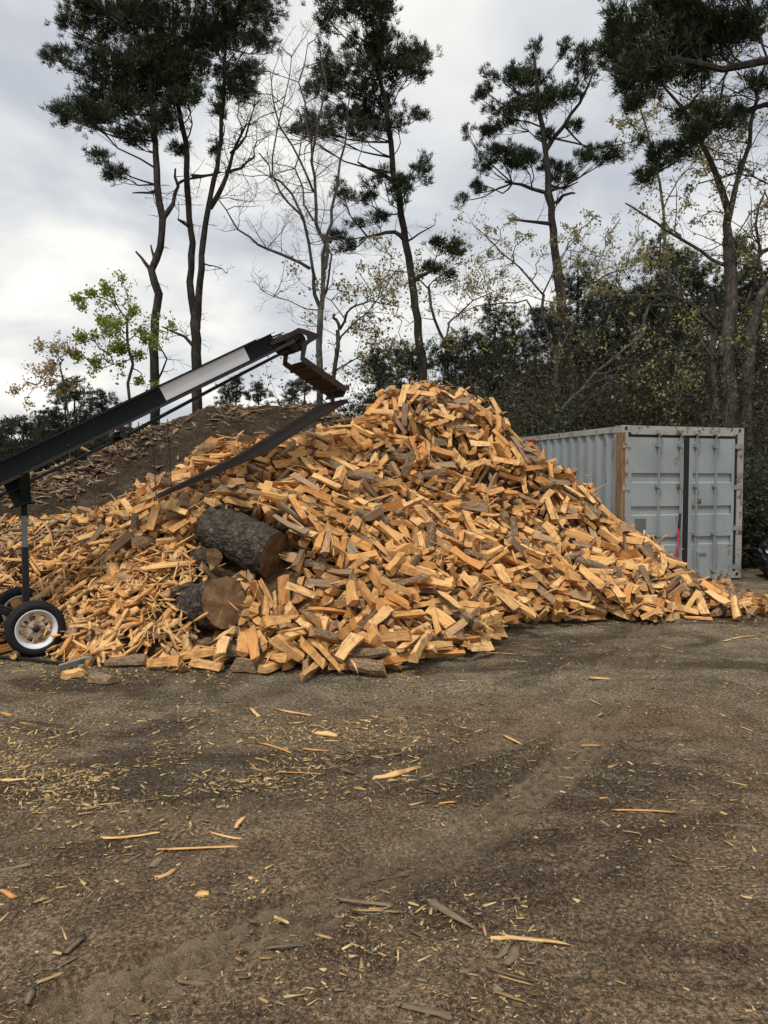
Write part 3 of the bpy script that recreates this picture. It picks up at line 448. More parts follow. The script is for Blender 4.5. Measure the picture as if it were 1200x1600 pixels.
33,-55,89,3,222,1086,186,-34,23,-76,0,-220,1006,216,-84,0,-155,11,196,1094,213,-151,-49,132,7,-29,742,59,109,35,-60,6,32,746,29,-154,-13,96,0,-38,660,16,-106,-4,71,3,23,802,64,28,
-22,-134,0,96,807,32,-115,24,-174,3,91,1006,139,11,15,-49,13,-62,1012,212,61,-4,154,0,-472,930,67,-139,-16,-13,1,190,1086,187,83,21,22,12,-32,917,143,-37,74,38,7,284,898,19,176,-21,
-98,9,-312,948,147,-72,14,-133,2,248,1142,199,-123,42,-94,0,5,1117,295,-144,0,94,11,144,1092,239,143,24,-120,8,13,1125,305,44,9,-29,9,278,1097,179,112,29,-82,4,423,939,10,-9,-3,41,
14,-429,830,32,135,-13,177,13,37,695,19,179,14,-113,8,189,979,90,138,14,-85,6,338,901,13,180,13,-22,11,-408,979,98,114,12,66,13,-421,784,5,132,2,-99,2,-468,887,70,175,-17,99,4,357,
928,16,169,8,-82,9,-78,826,116,142,-5,51,0,-42,793,88,-117,35,-56,12,89,756,36,-69,10,9,3,-446,983,104,-1,1,-65,2,355,956,37,178,16,138,1,20,997,158,-174,19,-160,11,-151,868,141,70,
-24,-110,5,248,958,67,66,-13,57,4,-31,789,87,-87,-35,126,3,-248,898,147,-8,34,-120,11,108,1100,247,-141,11,176,12,270,1045,126,173,-21,145,9,54,1031,194,-65,-33,84,13,-186,906,167,
-71,7,60,4,-248,969,184,171,2,-113,13,292,1134,180,150,15,79,9,175,1169,272,-130,-52,163,6,130,1078,249,-154,-6,62,9,-166,733,19,30,21,-88,0,-50,742,46,95,24,-140,12,-62,809,89,123,
15,-77,4,277,1059,120,34,47,-57,0,145,829,24,-98,9,53,4,299,900,8,14,14,-84,6,87,738,19,-153,5,109,3,176,909,61,-112,-11,111,12,237,958,67,-31,-37,43,4,-134,852,141,-146,-17,-60,13,
-72,905,157,36,-2,-88,6,-287,866,116,179,-46,59,15,171,1023,135,-29,3,74,3,103,1185,313,-171,-4,-105,10,138,1025,140,-154,-15,-41,4,323,1041,81,177,-27,-170,8,-10,1058,226,-149,-1,
-42,12,-236,836,93,-172,0,-61,12,505,1102,16,73,11,37,2,54,944,125,-143,-12,124,7,289,906,31,87,-36,-93,15,66,989,139,-44,5,119,15,65,806,57,-102,-3,-44,6,40,767,48,1,-3,-76,6,-237,
931,162,-94,15,-157,9,-206,845,130,-127,-5,50,10,317,1110,142,151,-44,-168,0,104,1109,255,-9,-8,3,1,41,1033,198,39,32,-75,3,8,1030,217,-7,-3,-95,13,-24,1078,262,33,9,-166,15,136,
1071,225,144,25,76,13,229,1148,220,152,11,56,4,-241,1021,221,46,20,-153,8,157,1119,268,-2,-36,137,10,248,1017,97,15,7,-113,12,-49,792,71,-148,14,8,3,-27,741,42,-148,4,-54,12,-113,
835,106,34,2,150,5,128,843,46,95,-2,173,13,41,1009,160,164,38,-77,12,-31,881,128,3,20,-38,15,-517,1060,97,107,-23,-125,4,-253,843,95,33,8,-54,3,387,928,11,-11,0,90,4,13,740,50,-61,
-27,44,15,24,843,91,-107,14,-32,3,-51,883,136,-158,-24,23,6,243,884,26,160,-5,96,4,148,932,97,28,-3,-96,6,68,847,74,40,11,123,13,138,939,104,146,-19,-93,12,87,856,71,154,3,177,4,
-160,1003,221,-98,-12,118,7,305,1092,148,162,22,94,2,117,1047,172,-66,16,-41,0,224,1080,165,-92,-28,120,7,269,1124,184,-145,-16,-109,1,10,1150,302,142,8,26,1,-67,1025,229,-168,15,
-33,15,318,1120,153,161,29,64,13,492,1007,11,173,-16,-63,4,-4,861,101,4,-9,-77,0,-480,1018,96,169,-22,160,15,123,1006,128,-30,-20,39,3,418,967,35,-21,15,-62,1,-127,856,124,-72,23,
46,1,367,986,48,-75,34,-70,15,77,843,48,-135,-12,-59,12,-118,666,16,-118,-12,116,13,217,879,15,-9,1,72,2,-19,669,17,-172,30,28,3,304,899,13,-36,5,-95,0,-129,956,192,17,-27,100,4,
-513,1094,107,-10,-21,-177,7,-295,863,103,62,-48,47,12,217,896,42,-137,-3,-68,4,-66,1022,215,46,-19,-40,2,127,1078,229,-150,16,73,11,166,1141,274,-117,-1,78,3,-58,747,53,3,17,70,5,
-21,763,58,-120,13,-159,9,-225,860,111,111,-14,17,9,-211,847,103,-83,-35,29,0,373,955,33,-40,33,133,4,325,1048,95,-123,-39,110,5,-504,1073,104,87,-23,172,12,-26,868,119,128,-36,154,
10,-102,834,129,59,41,72,2,-82,888,142,-74,-24,152,11,-439,937,81,55,21,-178,9,-383,953,116,-14,-39,119,2,126,1039,158,165,4,-158,3,109,1037,171,103,-31,132,15,110,1057,217,89,5,86,
14,-144,1037,232,14,-36,73,13,109,1134,293,-169,-30,43,9,-126,736,38,-134,19,-84,15,-420,895,68,-101,-41,121,1,-99,712,33,-81,20,68,11,387,1100,83,-73,-33,172,5,-4,884,104,-139,-11,
110,3,22,892,112,-39,-41,120,7,-537,1039,99,-131,-3,-14,15,219,914,60,156,36,-68,2,92,1041,190,117,-23,-66,3,34,1105,289,-41,-4,-169,6,-217,1036,222,-44,-8,40,4,140,1074,202,-51,4,
82,7,132,1166,304,33,-17,121,11,-137,1102,236,53,-20,-116,9,55,1055,264,-14,-9,84,0,59,720,5,-161,8,-52,13,-117,832,98,-29,-18,153,0,-509,1029,87,114,45,-70,10,-131,711,22,29,14,13,
11,-66,684,21,-132,14,-69,1,150,861,35,-94,9,122,15,-310,939,137,-172,6,-175,2,129,857,60,150,21,-149,3,156,827,20,151,-8,-124,3,-100,836,137,40,-2,142,15,263,899,40,-63,11,-76,7,
-80,932,173,159,2,-50,8,298,1079,139,58,28,-61,0,49,1031,202,-123,34,-90,14,-24,1048,252,-169,-6,15,2,24,1071,263,-129,-20,33,3,123,1138,290,-28,-36,113,3,140,1116,275,160,-35,78,
14,6,1101,305,-175,27,-117,2,-10,749,51,149,23,-105,9,215,1039,125,-52,-1,-106,9,475,956,11,15,6,91,4,2,1066,238,-13,-63,104,6,-2,824,85,154,22,-49,0,63,729,18,-169,6,-121,11,-444,
988,97,33,-2,8,4,190,901,24,-109,1,102,12,-75,668,14,-120,15,43,1,340,969,47,-131,-8,38,7,233,893,14,-11,8,-99,1,255,897,27,-137,7,-96,9,159,884,53,7,14,-154,8,51,781,44,-8,-16,-98,
6,91,863,61,-113,5,125,8,-407,958,95,148,-4,-114,6,-240,836,113,31,1,-52,7,114,865,56,-109,6,34,7,48,923,126,63,-54,-135,0,20,1030,191,-97,15,-112,7,14,1040,204,-120,6,-12,9,-264,
955,158,65,10,-172,0,145,1097,213,-174,31,-73,1,63,1090,257,-115,-67,107,13,282,1085,158,-173,-42,158,3,169,1112,245,-46,-44,82,12,83,1069,253,103,25,-97,6,142,1136,284,-26,38,-123,
1,-132,735,29,-89,7,21,0,83,1057,209,150,-17,-148,3,56,1051,205,66,33,-8,9,77,727,3,-2,2,85,13,-43,734,45,150,-49,45,3,352,1040,76,90,22,-114,6,136,1012,128,170,22,166,6,-45,668,16,
166,0,-110,2,119,819,30,-177,2,139,15,-117,837,139,176,50,129,3,244,938,59,-73,-22,57,9,111,826,36,-105,6,123,3,-88,920,162,169,-18,-87,4,148,966,94,-88,2,139,6,-32,929,148,-156,
-11,48,12,-53,952,181,40,-14,107,12,-273,1002,187,151,-9,126,7,92,1036,160,-139,-18,36,3,83,1033,170,44,0,-132,12,21,1097,278,37,27,-7,15,3,1137,299,149,-36,16,10,212,1128,224,18,
-33,146,14,174,1057,193,-168,36,-174,8,-493,1013,90,-130,-6,-85,5,209,891,29,157,0,-63,3,91,840,42,-163,8,78,8,-2,793,75,129,-3,2,4,398,934,14,-89,14,46,11,-448,922,71,74,14,-180,7,
-491,1076,106,-137,31,95,12,-430,997,108,-82,-18,72,6,201,876,20,-159,3,132,13,113,784,20,-166,13,-19,15,-247,936,159,-143,8,-164,6,85,928,106,153,26,-7,8,156,866,39,92,12,-52,1,
199,887,5,0,1,4,9,179,911,27,-14,15,116,7,-415,950,92,26,11,-75,8,86,943,112,142,16,-23,2,22,908,113,-6,14,-3,15,17,977,163,-94,23,-35,12,94,902,99,79,16,-64,13,-387,956,110,-22,
-28,-167,0,156,940,93,44,7,97,1,48,1078,254,-141,5,-67,0,-163,1000,210,16,49,-45,0,10,1063,243,151,-59,109,1,24,1019,196,-144,17,-35,15,-189,987,217,2,31,-91,0,111,1059,189,-22,22,
-94,10,249,1111,189,47,3,-119,13,153,1112,256,58,-47,-171,7,-108,839,106,-39,-9,152,11,176,874,8,54,6,147,3,-27,827,98,-97,-9,10,5,-143,787,61,-40,-37,85,7,-506,962,73,180,1,133,12,
313,983,47,24,34,-112,15,-93,946,160,-84,13,153,9,-443,818,24,69,16,170,15,30,898,104,-69,7,-38,14,-322,892,96,155,10,-22,8,249,908,36,-137,-12,76,11,-73,870,135,126,9,-34,5,-104,
981,196,-9,-24,-10,12,121,876,73,-58,-22,47,12,-386,922,96,60,3,52,4,275,905,31,135,-20,92,4,-159,977,195,-163,-17,44,11,187,1047,144,158,42,-41,13,-253,999,197,3,6,25,5,187,1061,
188,-107,4,-105,5,-295,1068,188,165,20,140,15,155,1097,212,16,30,-78,6,-84,817,86,18,7,-10,0,255,1071,141,-173,-46,106,0,146,873,3,-142,0,176,9,182,1015,104,-167,-49,16,1,-5,883,
118,-102,22,-38,0,-132,693,16,-4,2,-136,7,-65,812,105,79,-32,116,13,180,1000,86,-93,50,-168,7,-255,875,127,21,14,-80,0,79,850,66,44,-15,-88,2,-54,980,186,-171,-53,114,6,153,972,110,
-17,28,-48,0,196,1015,99,28,-16,18,6,351,950,42,-16,3,67,15,188,975,76,-6,16,125,9,165,923,92,115,-20,-87,6,-260,855,127,-156,-4,29,9,285,948,49,-101,-19,-35,11,-207,868,143,133,35,
-147,14,146,895,60,4,-52,83,10,10,994,168,-157,-10,143,10,339,1072,109,-50,27,36,8,157,1079,196,51,-4,-159,14,-222,1009,208,-128,-6,-123,9,110,1191,305,-114,-21,-21,1,-225,869,112,
64,31,-177,2,-78,771,59,162,-34,81,3,493,1085,15,-3,-12,-141,8,114,1020,127,49,6,-148,0,-41,697,19,-135,1,-51,0,-50,719,25,-166,28,-37,10,371,954,17,135,-6,84,7,-4,661,12,-116,-4,
-177,13,-87,680,21,35,-18,129,4,127,850,52,38,7,149,12,485,914,9,-60,6,37,4,-91,992,196,-121,-25,116,13,-13,958,162,39,13,-76,14,-71,788,102,-132,-25,85,6,27,831,92,-176,-27,147,8,
-178,858,145,77,63,178,6,211,896,43,36,-2,-68,14,1,1074,259,165,5,-179,12,-91,1081,241,130,-37,104,7,2,783,62,112,45,-3,9,503,1027,13,52,-18,-64,4,-34,821,88,48,9,-125,2,-1,1023,
187,-109,38,-29,8,420,947,9,-89,16,41,1,6,840,85,141,21,-68,12,86,757,13,105,-13,7,8,192,1035,125,-135,2,-19,10,-24,720,30,177,6,-31,0,209,992,86,-116,56,-89,4,64,897,87,-31,-15,
-113,4,-178,868,124,6,48,115,3,-7,1076,236,149,-51,125,12,416,953,27,-113,12,-52,4,-137,957,163,140,-47,-117,1,-352,993,136,-166,-3,-129,14,-502,1022,86,61,57,61,4,422,1140,65,-19,
-12,-153,0,-143,975,188,18,23,-87,8,265,1005,88,-150,-68,117,1,-241,903,138,11,38,107,13,-330,946,131,-140,-48,111,14,418,963,39,-163,7,56,13,-105,950,180,-2,-14,116,10,220,994,87,
-19,-25,122,7,116,881,69,-136,21,-131,4,-237,864,117,-35,-28,37,9,357,1034,72,167,43,-112,3,128,894,82,-152,7,174,4,-108,1025,219,-33,20,-23,13,313,1004,60,-138,17,-108,15,148,903,
61,-98,-24,143,12,145,1036,149,138,0,-136,14,306,1090,140,-167,38,-147,7,160,1043,139,-168,2,127,1,-178,979,196,-156,9,128,0,-315,1007,164,-67,-28,-58,0,-152,987,207,-77,-21,53,0,
-16,986,186,-136,33,-129,6,268,1029,97,5,-34,118,10,188,1069,196,177,-4,105,3,83,1081,245,-124,41,-56,14,45,1072,258,-145,-35,15,4,104,1062,196,-63,33,-90,7,69,1139,312,-93,-8,153,
9,-138,1037,223,38,31,105,0,398,994,45,124,5,-88,3,238,1022,88,-19,10,132,13,386,1027,49,40,-41,149,9,264,1059,121,-114,-46,109,1,-219,858,100,122,-11,42,1,14,1066,238,-5,-59,98,3,
-46,842,95,146,43,-4,7,-126,842,117,160,-13,-55,9,-15,693,27,-20,-5,-66,9,120,810,21,-56,8,114,8,-37,675,10,-1,17,-7,8,-139,868,126,51,22,-102,1,161,885,34,-164,2,-18,1,148,927,78,
-128,-4,116,6,79,931,104,6,39,39,9,-102,667,13,79,5,146,6,-162,698,12,-178,-30,-4,3,-55,693,23,-119,5,124,3,81,979,125,-169,6,-125,15,382,951,28,11,22,-100,0,29,823,82,-63,-33,146,
4,-57,888,148,106,-28,108,4,-264,895,129,-120,-20,34,7,-123,925,161,-164,-52,48,4,205,929,69,0,4,73,8,-103,1001,207,132,-4,106,4,381,974,43,10,0,90,9,-43,1026,214,-120,-46,143,4,
265,910,34,-144,-20,94,11,189,1133,232,-134,-32,-133,7,-292,880,88,-155,19,-178,14,-326,986,151,135,5,75,4,194,920,63,170,-6,-24,3,-336,986,143,78,-44,55,0,-175,887,158,-122,19,-6,
2,252,938,50,-160,33,83,8,7,974,165,-76,-31,138,7,-99,935,167,-87,-11,93,9,270,976,71,-63,21,-34,15,-273,1044,191,-135,14,-113,8,106,1025,158,-19,-1,105,15,26,1001,187,142,0,92,14,
-4,1035,228,15,11,-91,8,303,1119,160,67,-1,-110,14,217,1199,228,43,18,145,14,283,1053,138,131,3,81,4,177,1178,273,-109,43,-24,0,383,1087,85,18,-16,-73,4,-261,896,106,-22,-10,53,12,
19,700,15,-5,-31,34,1,486,973,7,113,0,-90,14,294,1065,116,-36,40,-121,6,-240,784,51,5,35,-88,2,-76,678,6,27,2,94,13,-46,1023,197,178,-24,77,6,-31,832,105,-8,2,124,13,174,1024,117,
-151,-3,109,0,243,948,32,-143,-11,-93,10,125,836,14,-61,9,-10,8,100,1155,293,-130,51,145,14,-253,860,109,5,-4,-137,1,81,750,27,124,-2,122,6,62,758,28,-21,-14,-47,11,-253,859,102,
106,3,107,13,279,1055,126,-32,40,-87,0,434,958,24,-120,-19,113,8,317,916,22,24,-26,-53,7,-86,913,156,-104,6,63,12,-465,1014,100,-88,16,-115,10,-392,926,85,-141,-5,29,15,-155,866,
130,-69,-9,-23,4,-151,851,139,75,9,145,9,7,956,163,-81,2,135,12,91,869,66,178,60,77,8,-13,1119,283,162,22,144,12,441,1184,63,2,48,31,8,261,1078,151,155,-55,-177,12,-100,1037,230,
144,-10,65,14,126,1113,256,165,-48,149,2,-249,1011,189,-170,-43,90,12,-158,1038,222,-145,7,52,6,121,1028,152,-177,-3,95,8,-204,961,191,-88,9,-146,15,290,1141,170,-31,-38,146,9,84,
1035,178,-119,15,-33,3,71,1105,278,-105,-63,84,10,265,1150,186,-54,-6,-27,3,-197,986,206,-18,0,-19,0,212,1109,207,101,-31,153,8,87,1097,254,-46,39,-47,6,99,1077,219,-44,-24,99,9,
-20,1194,290,40,2,-103,12,451,942,11,116,25,162,4,452,1146,41,51,-25,-76,9,-33,741,48,134,30,-109,3,138,1051,152,-50,17,-139,3,73,746,5,-152,0,-141,3,7,1097,266,74,58,-18,15,353,
1051,72,144,-24,68,7,-10,864,88,-155,2,-73,12,379,1038,65,88,9,178,7,-202,845,106,-59,-38,29,12,354,1077,97,94,-14,26,4,34,990,137,172,-19,101,11,-82,860,119,142,-5,-64,0,-333,929,
109,-103,-1,-155,12,-11,947,145,136,2,146,7,101,993,120,180,32,-68,8,56,800,47,136,-4,-93,0,-519,1085,102,-134,5,-21,3,233,915,45,169,5,-29,6,40,942,137,16,-18,162,8,-94,961,181,-2,
-7,121,13,155,924,85,-137,26,85,12,-286,938,143,-77,25,-108,13,18,865,98,-70,-33,143,3,30,932,115,-140,49,55,1,175,878,16,99,6,-179,13,-150,858,122,38,-41,-42,2,99,890,80,148,47,
-46,7,47,872,89,-128,-60,74,14,-69,888,146,41,34,19,9,-185,938,169,-43,35,-93,2,-143,1021,212,-78,34,-78,7,-37,1077,244,-152,12,-9,9,-99,1007,219,-130,30,-164,9,10,1012,192,-83,21,
-63,13,143,1102,237,-43,-60,162,6,-225,1043,218,173,42,172,11,-85,1042,233,87,11,70,12,-198,1045,230,-32,5,70,10,-227,1053,225,16,-4,-158,13,318,1040,67,101,-15,-173,15,161,1019,
118,-60,-32,-160,7,-531,1034,90,-93,-3,153,15,-125,977,177,-150,-1,162,0,135,1001,114,-72,17,-50,3,-11,928,128,-88,-50,147,10,7,684,13,173,-7,129,1,59,984,131,-95,-6,-56,12,469,
1127,30,128,11,45,0,-96,921,155,17,-9,-100,12,341,923,15,119,-46,79,7,96,785,32,99,10,139,12,-70,859,125,114,19,7,11,-89,1020,205,-46,-15,100,7,152,1014,113,18,26,-65,12,325,977,50,
42,-17,25,8,-30,787,71,-32,-24,74,6,370,985,41,163,-49,76,3,122,1001,112,160,-40,136,0,10,926,135,6,-52,-40,14,-37,708,26,-15,-11,-111,8,-125,906,153,-96,11,-122,3,443,959,12,-88,
-18,-162,10,-73,906,147,175,6,-15,3,309,927,27,-39,6,110,4,101,781,9,-65,-12,170,1,246,990,81,69,-14,109,12,108,840,42,145,-20,161,1,298,943,34,56,39,171,14,93,835,48,-156,-14,136,
2,89,764,23,123,5,163,7,-95,849,124,-179,23,-58,9,-160,895,154,-176,-49,18,13,-66,978,185,18,20,-99,12,30,853,88,104,48,12,15,-117,865,146,-105,-13,177,3,-97,685,16,111,11,91,4,187,
935,75,-123,21,-74,2,-53,1068,232,24,-5,113,9,31,940,124,-109,-16,-10,15,308,917,4,122,1,-89,0,345,925,7,-126,15,-49,3,72,886,93,172,19,-51,3,378,1128,94,-57,-32,160,8,-217,946,170,
28,11,-48,13,185,936,56,-124,-19,158,12,-12,1029,208,-62,-34,113,1,6,1083,261,-148,22,-168,12,104,1094,239,-112,9,177,7,-107,1082,234,37,19,-19,4,-199,986,196,4,-24,-113,8,-29,1068,
240,37,-8,162,6,-57,970,190,127,22,-15,13,-30,997,195,-155,18,-107,10,89,1079,228,18,-65,108,6,51,1088,268,-139,-50,123,1,-242,1023,209,-176,21,150,1,-6,1151,294,-102,-44,88,2,120,
1119,276,-23,-45,139,7,16,841,70,33,22,0,6,-236,780,52,-23,28,-126,0,-16,816,83,-100,14,60,14,471,1028,20,-23,10,79,3,167,1065,152,-109,52,-16,7,-246,889,108,-132,-9,59,7,313,1088,
129,-60,-1,-112,4,99,741,3,-4,1,-77,13,162,995,107,-113,-20,67,1,122,844,30,76,-1,-43,4,-55,923,142,107,53,-164,0,-49,1026,210,15,34,-91,12,-29,663,15,-94,-5,-107,6,66,971,127,-23,
5,110,15,-54,1101,246,-122,-12,36,12,161,1035,131,84,-19,-94,3,78,951,103,-12,-53,123,10,-269,867,105,-147,20,-117,3,-88,842,108,-98,-15,122,4,-83,696,18,54,6,111,1,-202,977,176,37,
50,-114,1,-155,936,169,-156,14,-101,8,-109,914,158,-178,-2,76,3,-210,911,157,159,3,133,3,151,980,104,55,-36,165,7,138,873,51,85,33,144,4,212,959,66,-129,3,136,9,326,894,9,123,-20,
171,0,145,845,30,12,-33,-25,14,136,960,100,161,4,-18,0,166,908,65,48,46,-86,8,257,894,10,-101,18,37,7,-279,933,141,69,-39,-3,1,-455,1073,110,-114,-9,110,4,132,883,62,-140,-8,-111,7,
-156,938,179,-111,7,-56,3,-362,1100,141,-58,-15,-135,11,-406,1080,128,-9,19,115,14,213,945,75,-2,1,65,2,170,942,86,35,-60,163,3,175,1098,208,-133,-31,23,4,-76,1102,242,-26,-36,-5,
15,-299,988,167,111,16,156,6,139,1038,154,-1,-2,-148,13,45,1162,312,130,11,35,15,321,1157,141,-118,12,21,13,127,1152,295,-55,-14,135,9,73,1147,316,-178,7,-23,6,-117,1106,238,-150,
29,-120,6,107,1096,232,-77,0,-93,12,-19,921,115,69,19,121,10,-3,813,75,171,12,33,1,51,799,31,25,24,-122,12,51,993,139,-120,3,-42,0,-45,727,23,-87,24,-42,11,214,1044,112,-33,-48,127,
8,-78,1012,186,-141,6,116,10,322,921,12,-137,-1,79,13,328,930,3,-178,0,72,15,182,1022,106,115,-68,25,15,-71,733,31,113,-17,49,2,20,750,30,47,30,10,0,-112,724,25,-86,-8,73,4,406,940,
3,-128,0,75,1,130,933,90,-78,-8,140,1,9,884,97,-64,0,-32,6,4,740,51,131,50,-120,6,-297,810,63,-2,9,-146,3,195,991,73,-91,14,122,0,147,927,71,89,-7,138,4,-62,710,35,-139,-18,98,9,
-170,1012,205,-19,-1,177,3,-307,909,104,-98,49,-35,8,-446,1034,106,-13,28,-49,15,343,971,40,173,7,-173,3,349,957,26,79,2,-102,5,-467,1038,100,-14,31,-32,4,-15,954,150,-73,16,-27,14,
-367,984,125,161,-33,103,12,-234,968,169,-130,16,169,3,193,893,14,145,2,157,3,-119,876,142,172,12,6,13,47,1024,166,-90,-58,146,15,-149,904,158,-127,-10,-18,7,73,829,55,-142,9,-86,4,
-13,872,122,172,24,-48,11,360,944,9,-56,-7,98,12,103,765,21,121,-8,-16,15,-381,1019,130,98,13,151,1,-442,1040,115,66,2,-99,4,-464,1065,110,-111,12,112,14,-33,1020,198,-172,41,-149,
14,4,860,97,-172,-4,-8,0,267,919,28,-72,-23,88,9,339,991,54,28,8,-3,6,228,915,35,-171,3,89,1,-272,862,125,73,15,-88,1,-78,998,202,-65,8,59,1,229,907,26,-74,-6,-88,4,146,886,58,-159,
15,-159,4,-148,953,187,-134,15,-69,2,-194,1024,216,176,12,145,15,61,1029,178,-132,3,-39,4,39,1065,232,-87,49,-96,6,62,1024,170,164,-45,-152,11,164,1098,215,178,-19,97,1,92,1120,276,
-94,-3,37,14,61,1028,200,-146,51,-60,14,95,1106,269,-11,-56,65,0,230,1203,229,91,16,-35,9,-2,873,85,-153,-17,105,9,129,855,14,163,2,156,12,461,1086,29,133,-20,-127,15,-155,727,24,
121,32,-93,2,-131,686,5,176,10,-88,3,82,848,41,-14,20,-79,12,-113,729,35,9,0,118,7,-11,847,75,-131,-19,-59,5,393,986,41,151,7,-104,9,-11,857,82,61,17,-28,13,38,767,30,123,-15,-89,1,
257,1043,94,-147,-60,132,11,326,1002,48,46,-2,-83,0,343,1017,60,36,21,-62,11,113,951,94,104,59,47,1,-74,943,148,-137,-21,-26,1,-31,917,114,-135,24,-28,10,393,1033,48,-47,-13,146,12,
37,735,17,-140,-4,166,3,187,1081,175,-5,29,-21,15,140,1015,122,55,-24,119,4,207,1064,135,-142,11,-174,1,87,968,117,40,7,-72,13,14,690,23,138,8,88,4,35,779,41,153,13,-14,1,333,916,
13,39,-16,102,14,-110,700,24,-53,22,-96,1,317,940,26,174,-46,-125,4,-527,1063,93,-146,-26,68,12,274,981,68,135,-12,163,13,290,934,3,-179,1,85,12,182,1055,135,147,60,-151,12,233,943,
35,66,18,101,9,284,1032,84,-78,24,-7,6,113,801,12,9,2,147,4,-38,804,92,80,44,-62,1,237,953,58,-16,-29,63,15,-75,894,146,120,-59,135,11,145,929,61,151,-9,148,8,39,944,119,-134,33,
-52,0,-277,903,128,-130,22,-165,3,90,887,73,15,21,13,2,91,884,79,-124,-20,104,4,-270,896,119,-8,-14,-7,11,223,907,8,27,7,1,7,-297,957,149,99,-1,-118,7,-435,1120,110,-165,59,0,5,199,
896,24,-13,-1,109,14,96,873,46,-162,3,1,6,296,980,60,-2,15,-170,0,404,1141,77,77,29,90,9,26,797,72,-8,-46,151,12,132,902,68,180,15,113,12,257,931,49,160,41,107,9,181,934,68,178,-5,
175,15,131,912,89,29,3,-35,13,-221,876,135,60,46,164,0,276,1005,87,-53,11,105,14,291,999,72,-51,1,47,12,174,910,53,56,-13,98,5,-205,856,135,-123,10,-130,0,-188,889,153,11,10,8,7,
-34,1040,223,35,22,-94,14,51,932,108,-152,-11,-55,7,-41,952,176,32,4,-79,10,59,915,105,-172,-6,-90,8,-291,949,148,-111,4,63,8,101,1033,146,-58,26,-147,3,292,1070,130,29,33,-41,3,
-26,1137,267,147,-20,-18,9,-254,961,170,-6,26,-157,1,188,1099,197,90,22,-148,15,-85,1016,216,-171,-3,-82,12,268,1095,158,-54,-1,97,0,-73,1055,237,-138,5,-112,7,46,1109,296,-97,7,
169,0,-75,837,102,102,-3,-62,9,-116,708,8,-165,10,-37,12,-140,705,14,-27,-8,50,13,112,996,114,14,6,-56,11,182,918,7,-108,-10,121,11,205,1004,82,43,-25,130,6,124,1084,204,12,-70,103,
7,-181,960,168,119,32,-111,0,49,758,22,-92,16,46,15,382,1016,45,-4,4,-73,12,401,1040,57,8,-12,43,2,-5,727,32,0,-30,124,6,-472,1020,91,-145,41,-49,14,23,769,36,2,-6,-41,10,-207,851,
95,-20,14,-156,4,82,782,7,-147,-7,155,10,402,965,14,-146,-7,72,14,-48,744,36,39,-6,31,1,-107,847,116,-161,-9,-90,4,237,991,77,110,-21,101,0,316,1020,53,-173,31,-154,10,-186,980,176,
-111,28,-92,8,64,875,74,22,29,29,2,-467,1033,106,-158,-6,60,7,-48,862,115,121,10,-123,11,363,1118,93,-153,36,57,14,335,991,45,120,-16,92,14,59,1053,212,21,-32,116,0,-353,949,117,
-25,16,-119,2,-104,960,174,-172,2,-16,6,115,826,24,15,4,124,8,321,969,31,47,18,112,10,44,715,18,-17,-29,93,1,166,895,26,-7,-3,121,7,-151,968,173,176,12,24,12,19,968,131,-4,10,97,12,
100,892,37,143,21,-61,6,70,800,26,-153,-14,73,11,-32,933,142,-81,-30,126,1,-35,1068,229,-118,19,118,1,-400,946,91,-78,-14,74,7,203,941,49,-154,9,-54,4,-178,953,177,33,7,-48,14,20,
747,34,-174,-56,142,14,-304,953,143,-22,-5,-120,1,-145,883,142,-159,-12,19,14,109,831,43,171,26,-20,4,490,919,14,-123,-15,-99,1,-372,969,123,64,29,-168,15,60,998,148,-128,0,52,9,82,
992,133,4,-3,-38,3,232,895,3,170,2,-5,15,-314,984,153,6,-17,41,0,189,925,17,93,-17,147,3,21,914,119,-31,20,5,9,-37,910,139,-3,32,11,4,181,978,87,-2,-12,93,9,-350,928,103,102,13,
-146,7,284,916,28,-86,-26,-95,3,-352,914,101,5,3,-171,11,-122,1046,204,-55,48,61,7,300,911,29,-87,11,-98,14,-166,1004,205,-3,43,-97,11,-29,954,170,-145,22,-126,0,137,909,78,147,-8,
-26,3,171,974,87,117,-17,-89,11,190,914,50,121,-57,147,7,-252,986,179,164,33,-46,2,23,1115,284,67,-21,164,8,145,1087,192,139,-37,72,8,-220,1000,205,-172,-33,23,9,62,1017,163,-32,12,
104,9,93,1023,149,109,-6,-172,7,181,1100,202,34,30,-155,14,-19,1080,253,-159,-23,51,0,-272,968,157,-165,46,-105,9,-66,1034,218,96,13,52,9,277,1080,145,162,17,-120,15,135,1098,224,
135,-74,139,9,-190,1019,224,3,-12,-31,2,6,1185,297,0,1,-138,2,235,1085,168,100,-18,110,3,96,884,29,-143,-36,135,10,500,946,4,-136,1,-84,10,73,938,86,-50,45,-72,9,319,934,5,-59,-2,
-109,8,435,933,4,2,2,-50,2,15,799,51,-10,53,-81,13,-347,943,118,-56,33,-108,3,56,971,121,-15,36,-53,7,-172,1024,188,-161,-12,-149,7,34,788,35,40,10,-118,0,368,1047,74,78,-3,101,3,
-160,898,125,134,6,151,9,225,1019,76,-168,-7,68,1,-480,1048,93,-98,-31,-116,12,-10,1116,275,83,25,77,0,78,1007,138,7,13,-43,6,64,834,35,-48,7,-27,1,71,969,107,-29,59,-87,0,-168,989,
182,27,13,-134,0,-435,1010,89,103,-1,-130,12,-242,857,96,173,19,-164,2,508,957,7,-29,2,98,9,-48,858,101,19,-10,125,15,403,957,5,-158,5,-107,13,-73,958,159,159,-4,148,14,169,893,2,
176,1,120,3,478,952,4,-4,1,-51,9,329,1024,52,139,-23,144,5,-213,1006,182,19,-4,-104,14,32,768,48,-18,-2,-72,0,-209,898,150,98,0,-137,15,-106,1063,213,135,-5,-95,12,-152,981,179,-28,
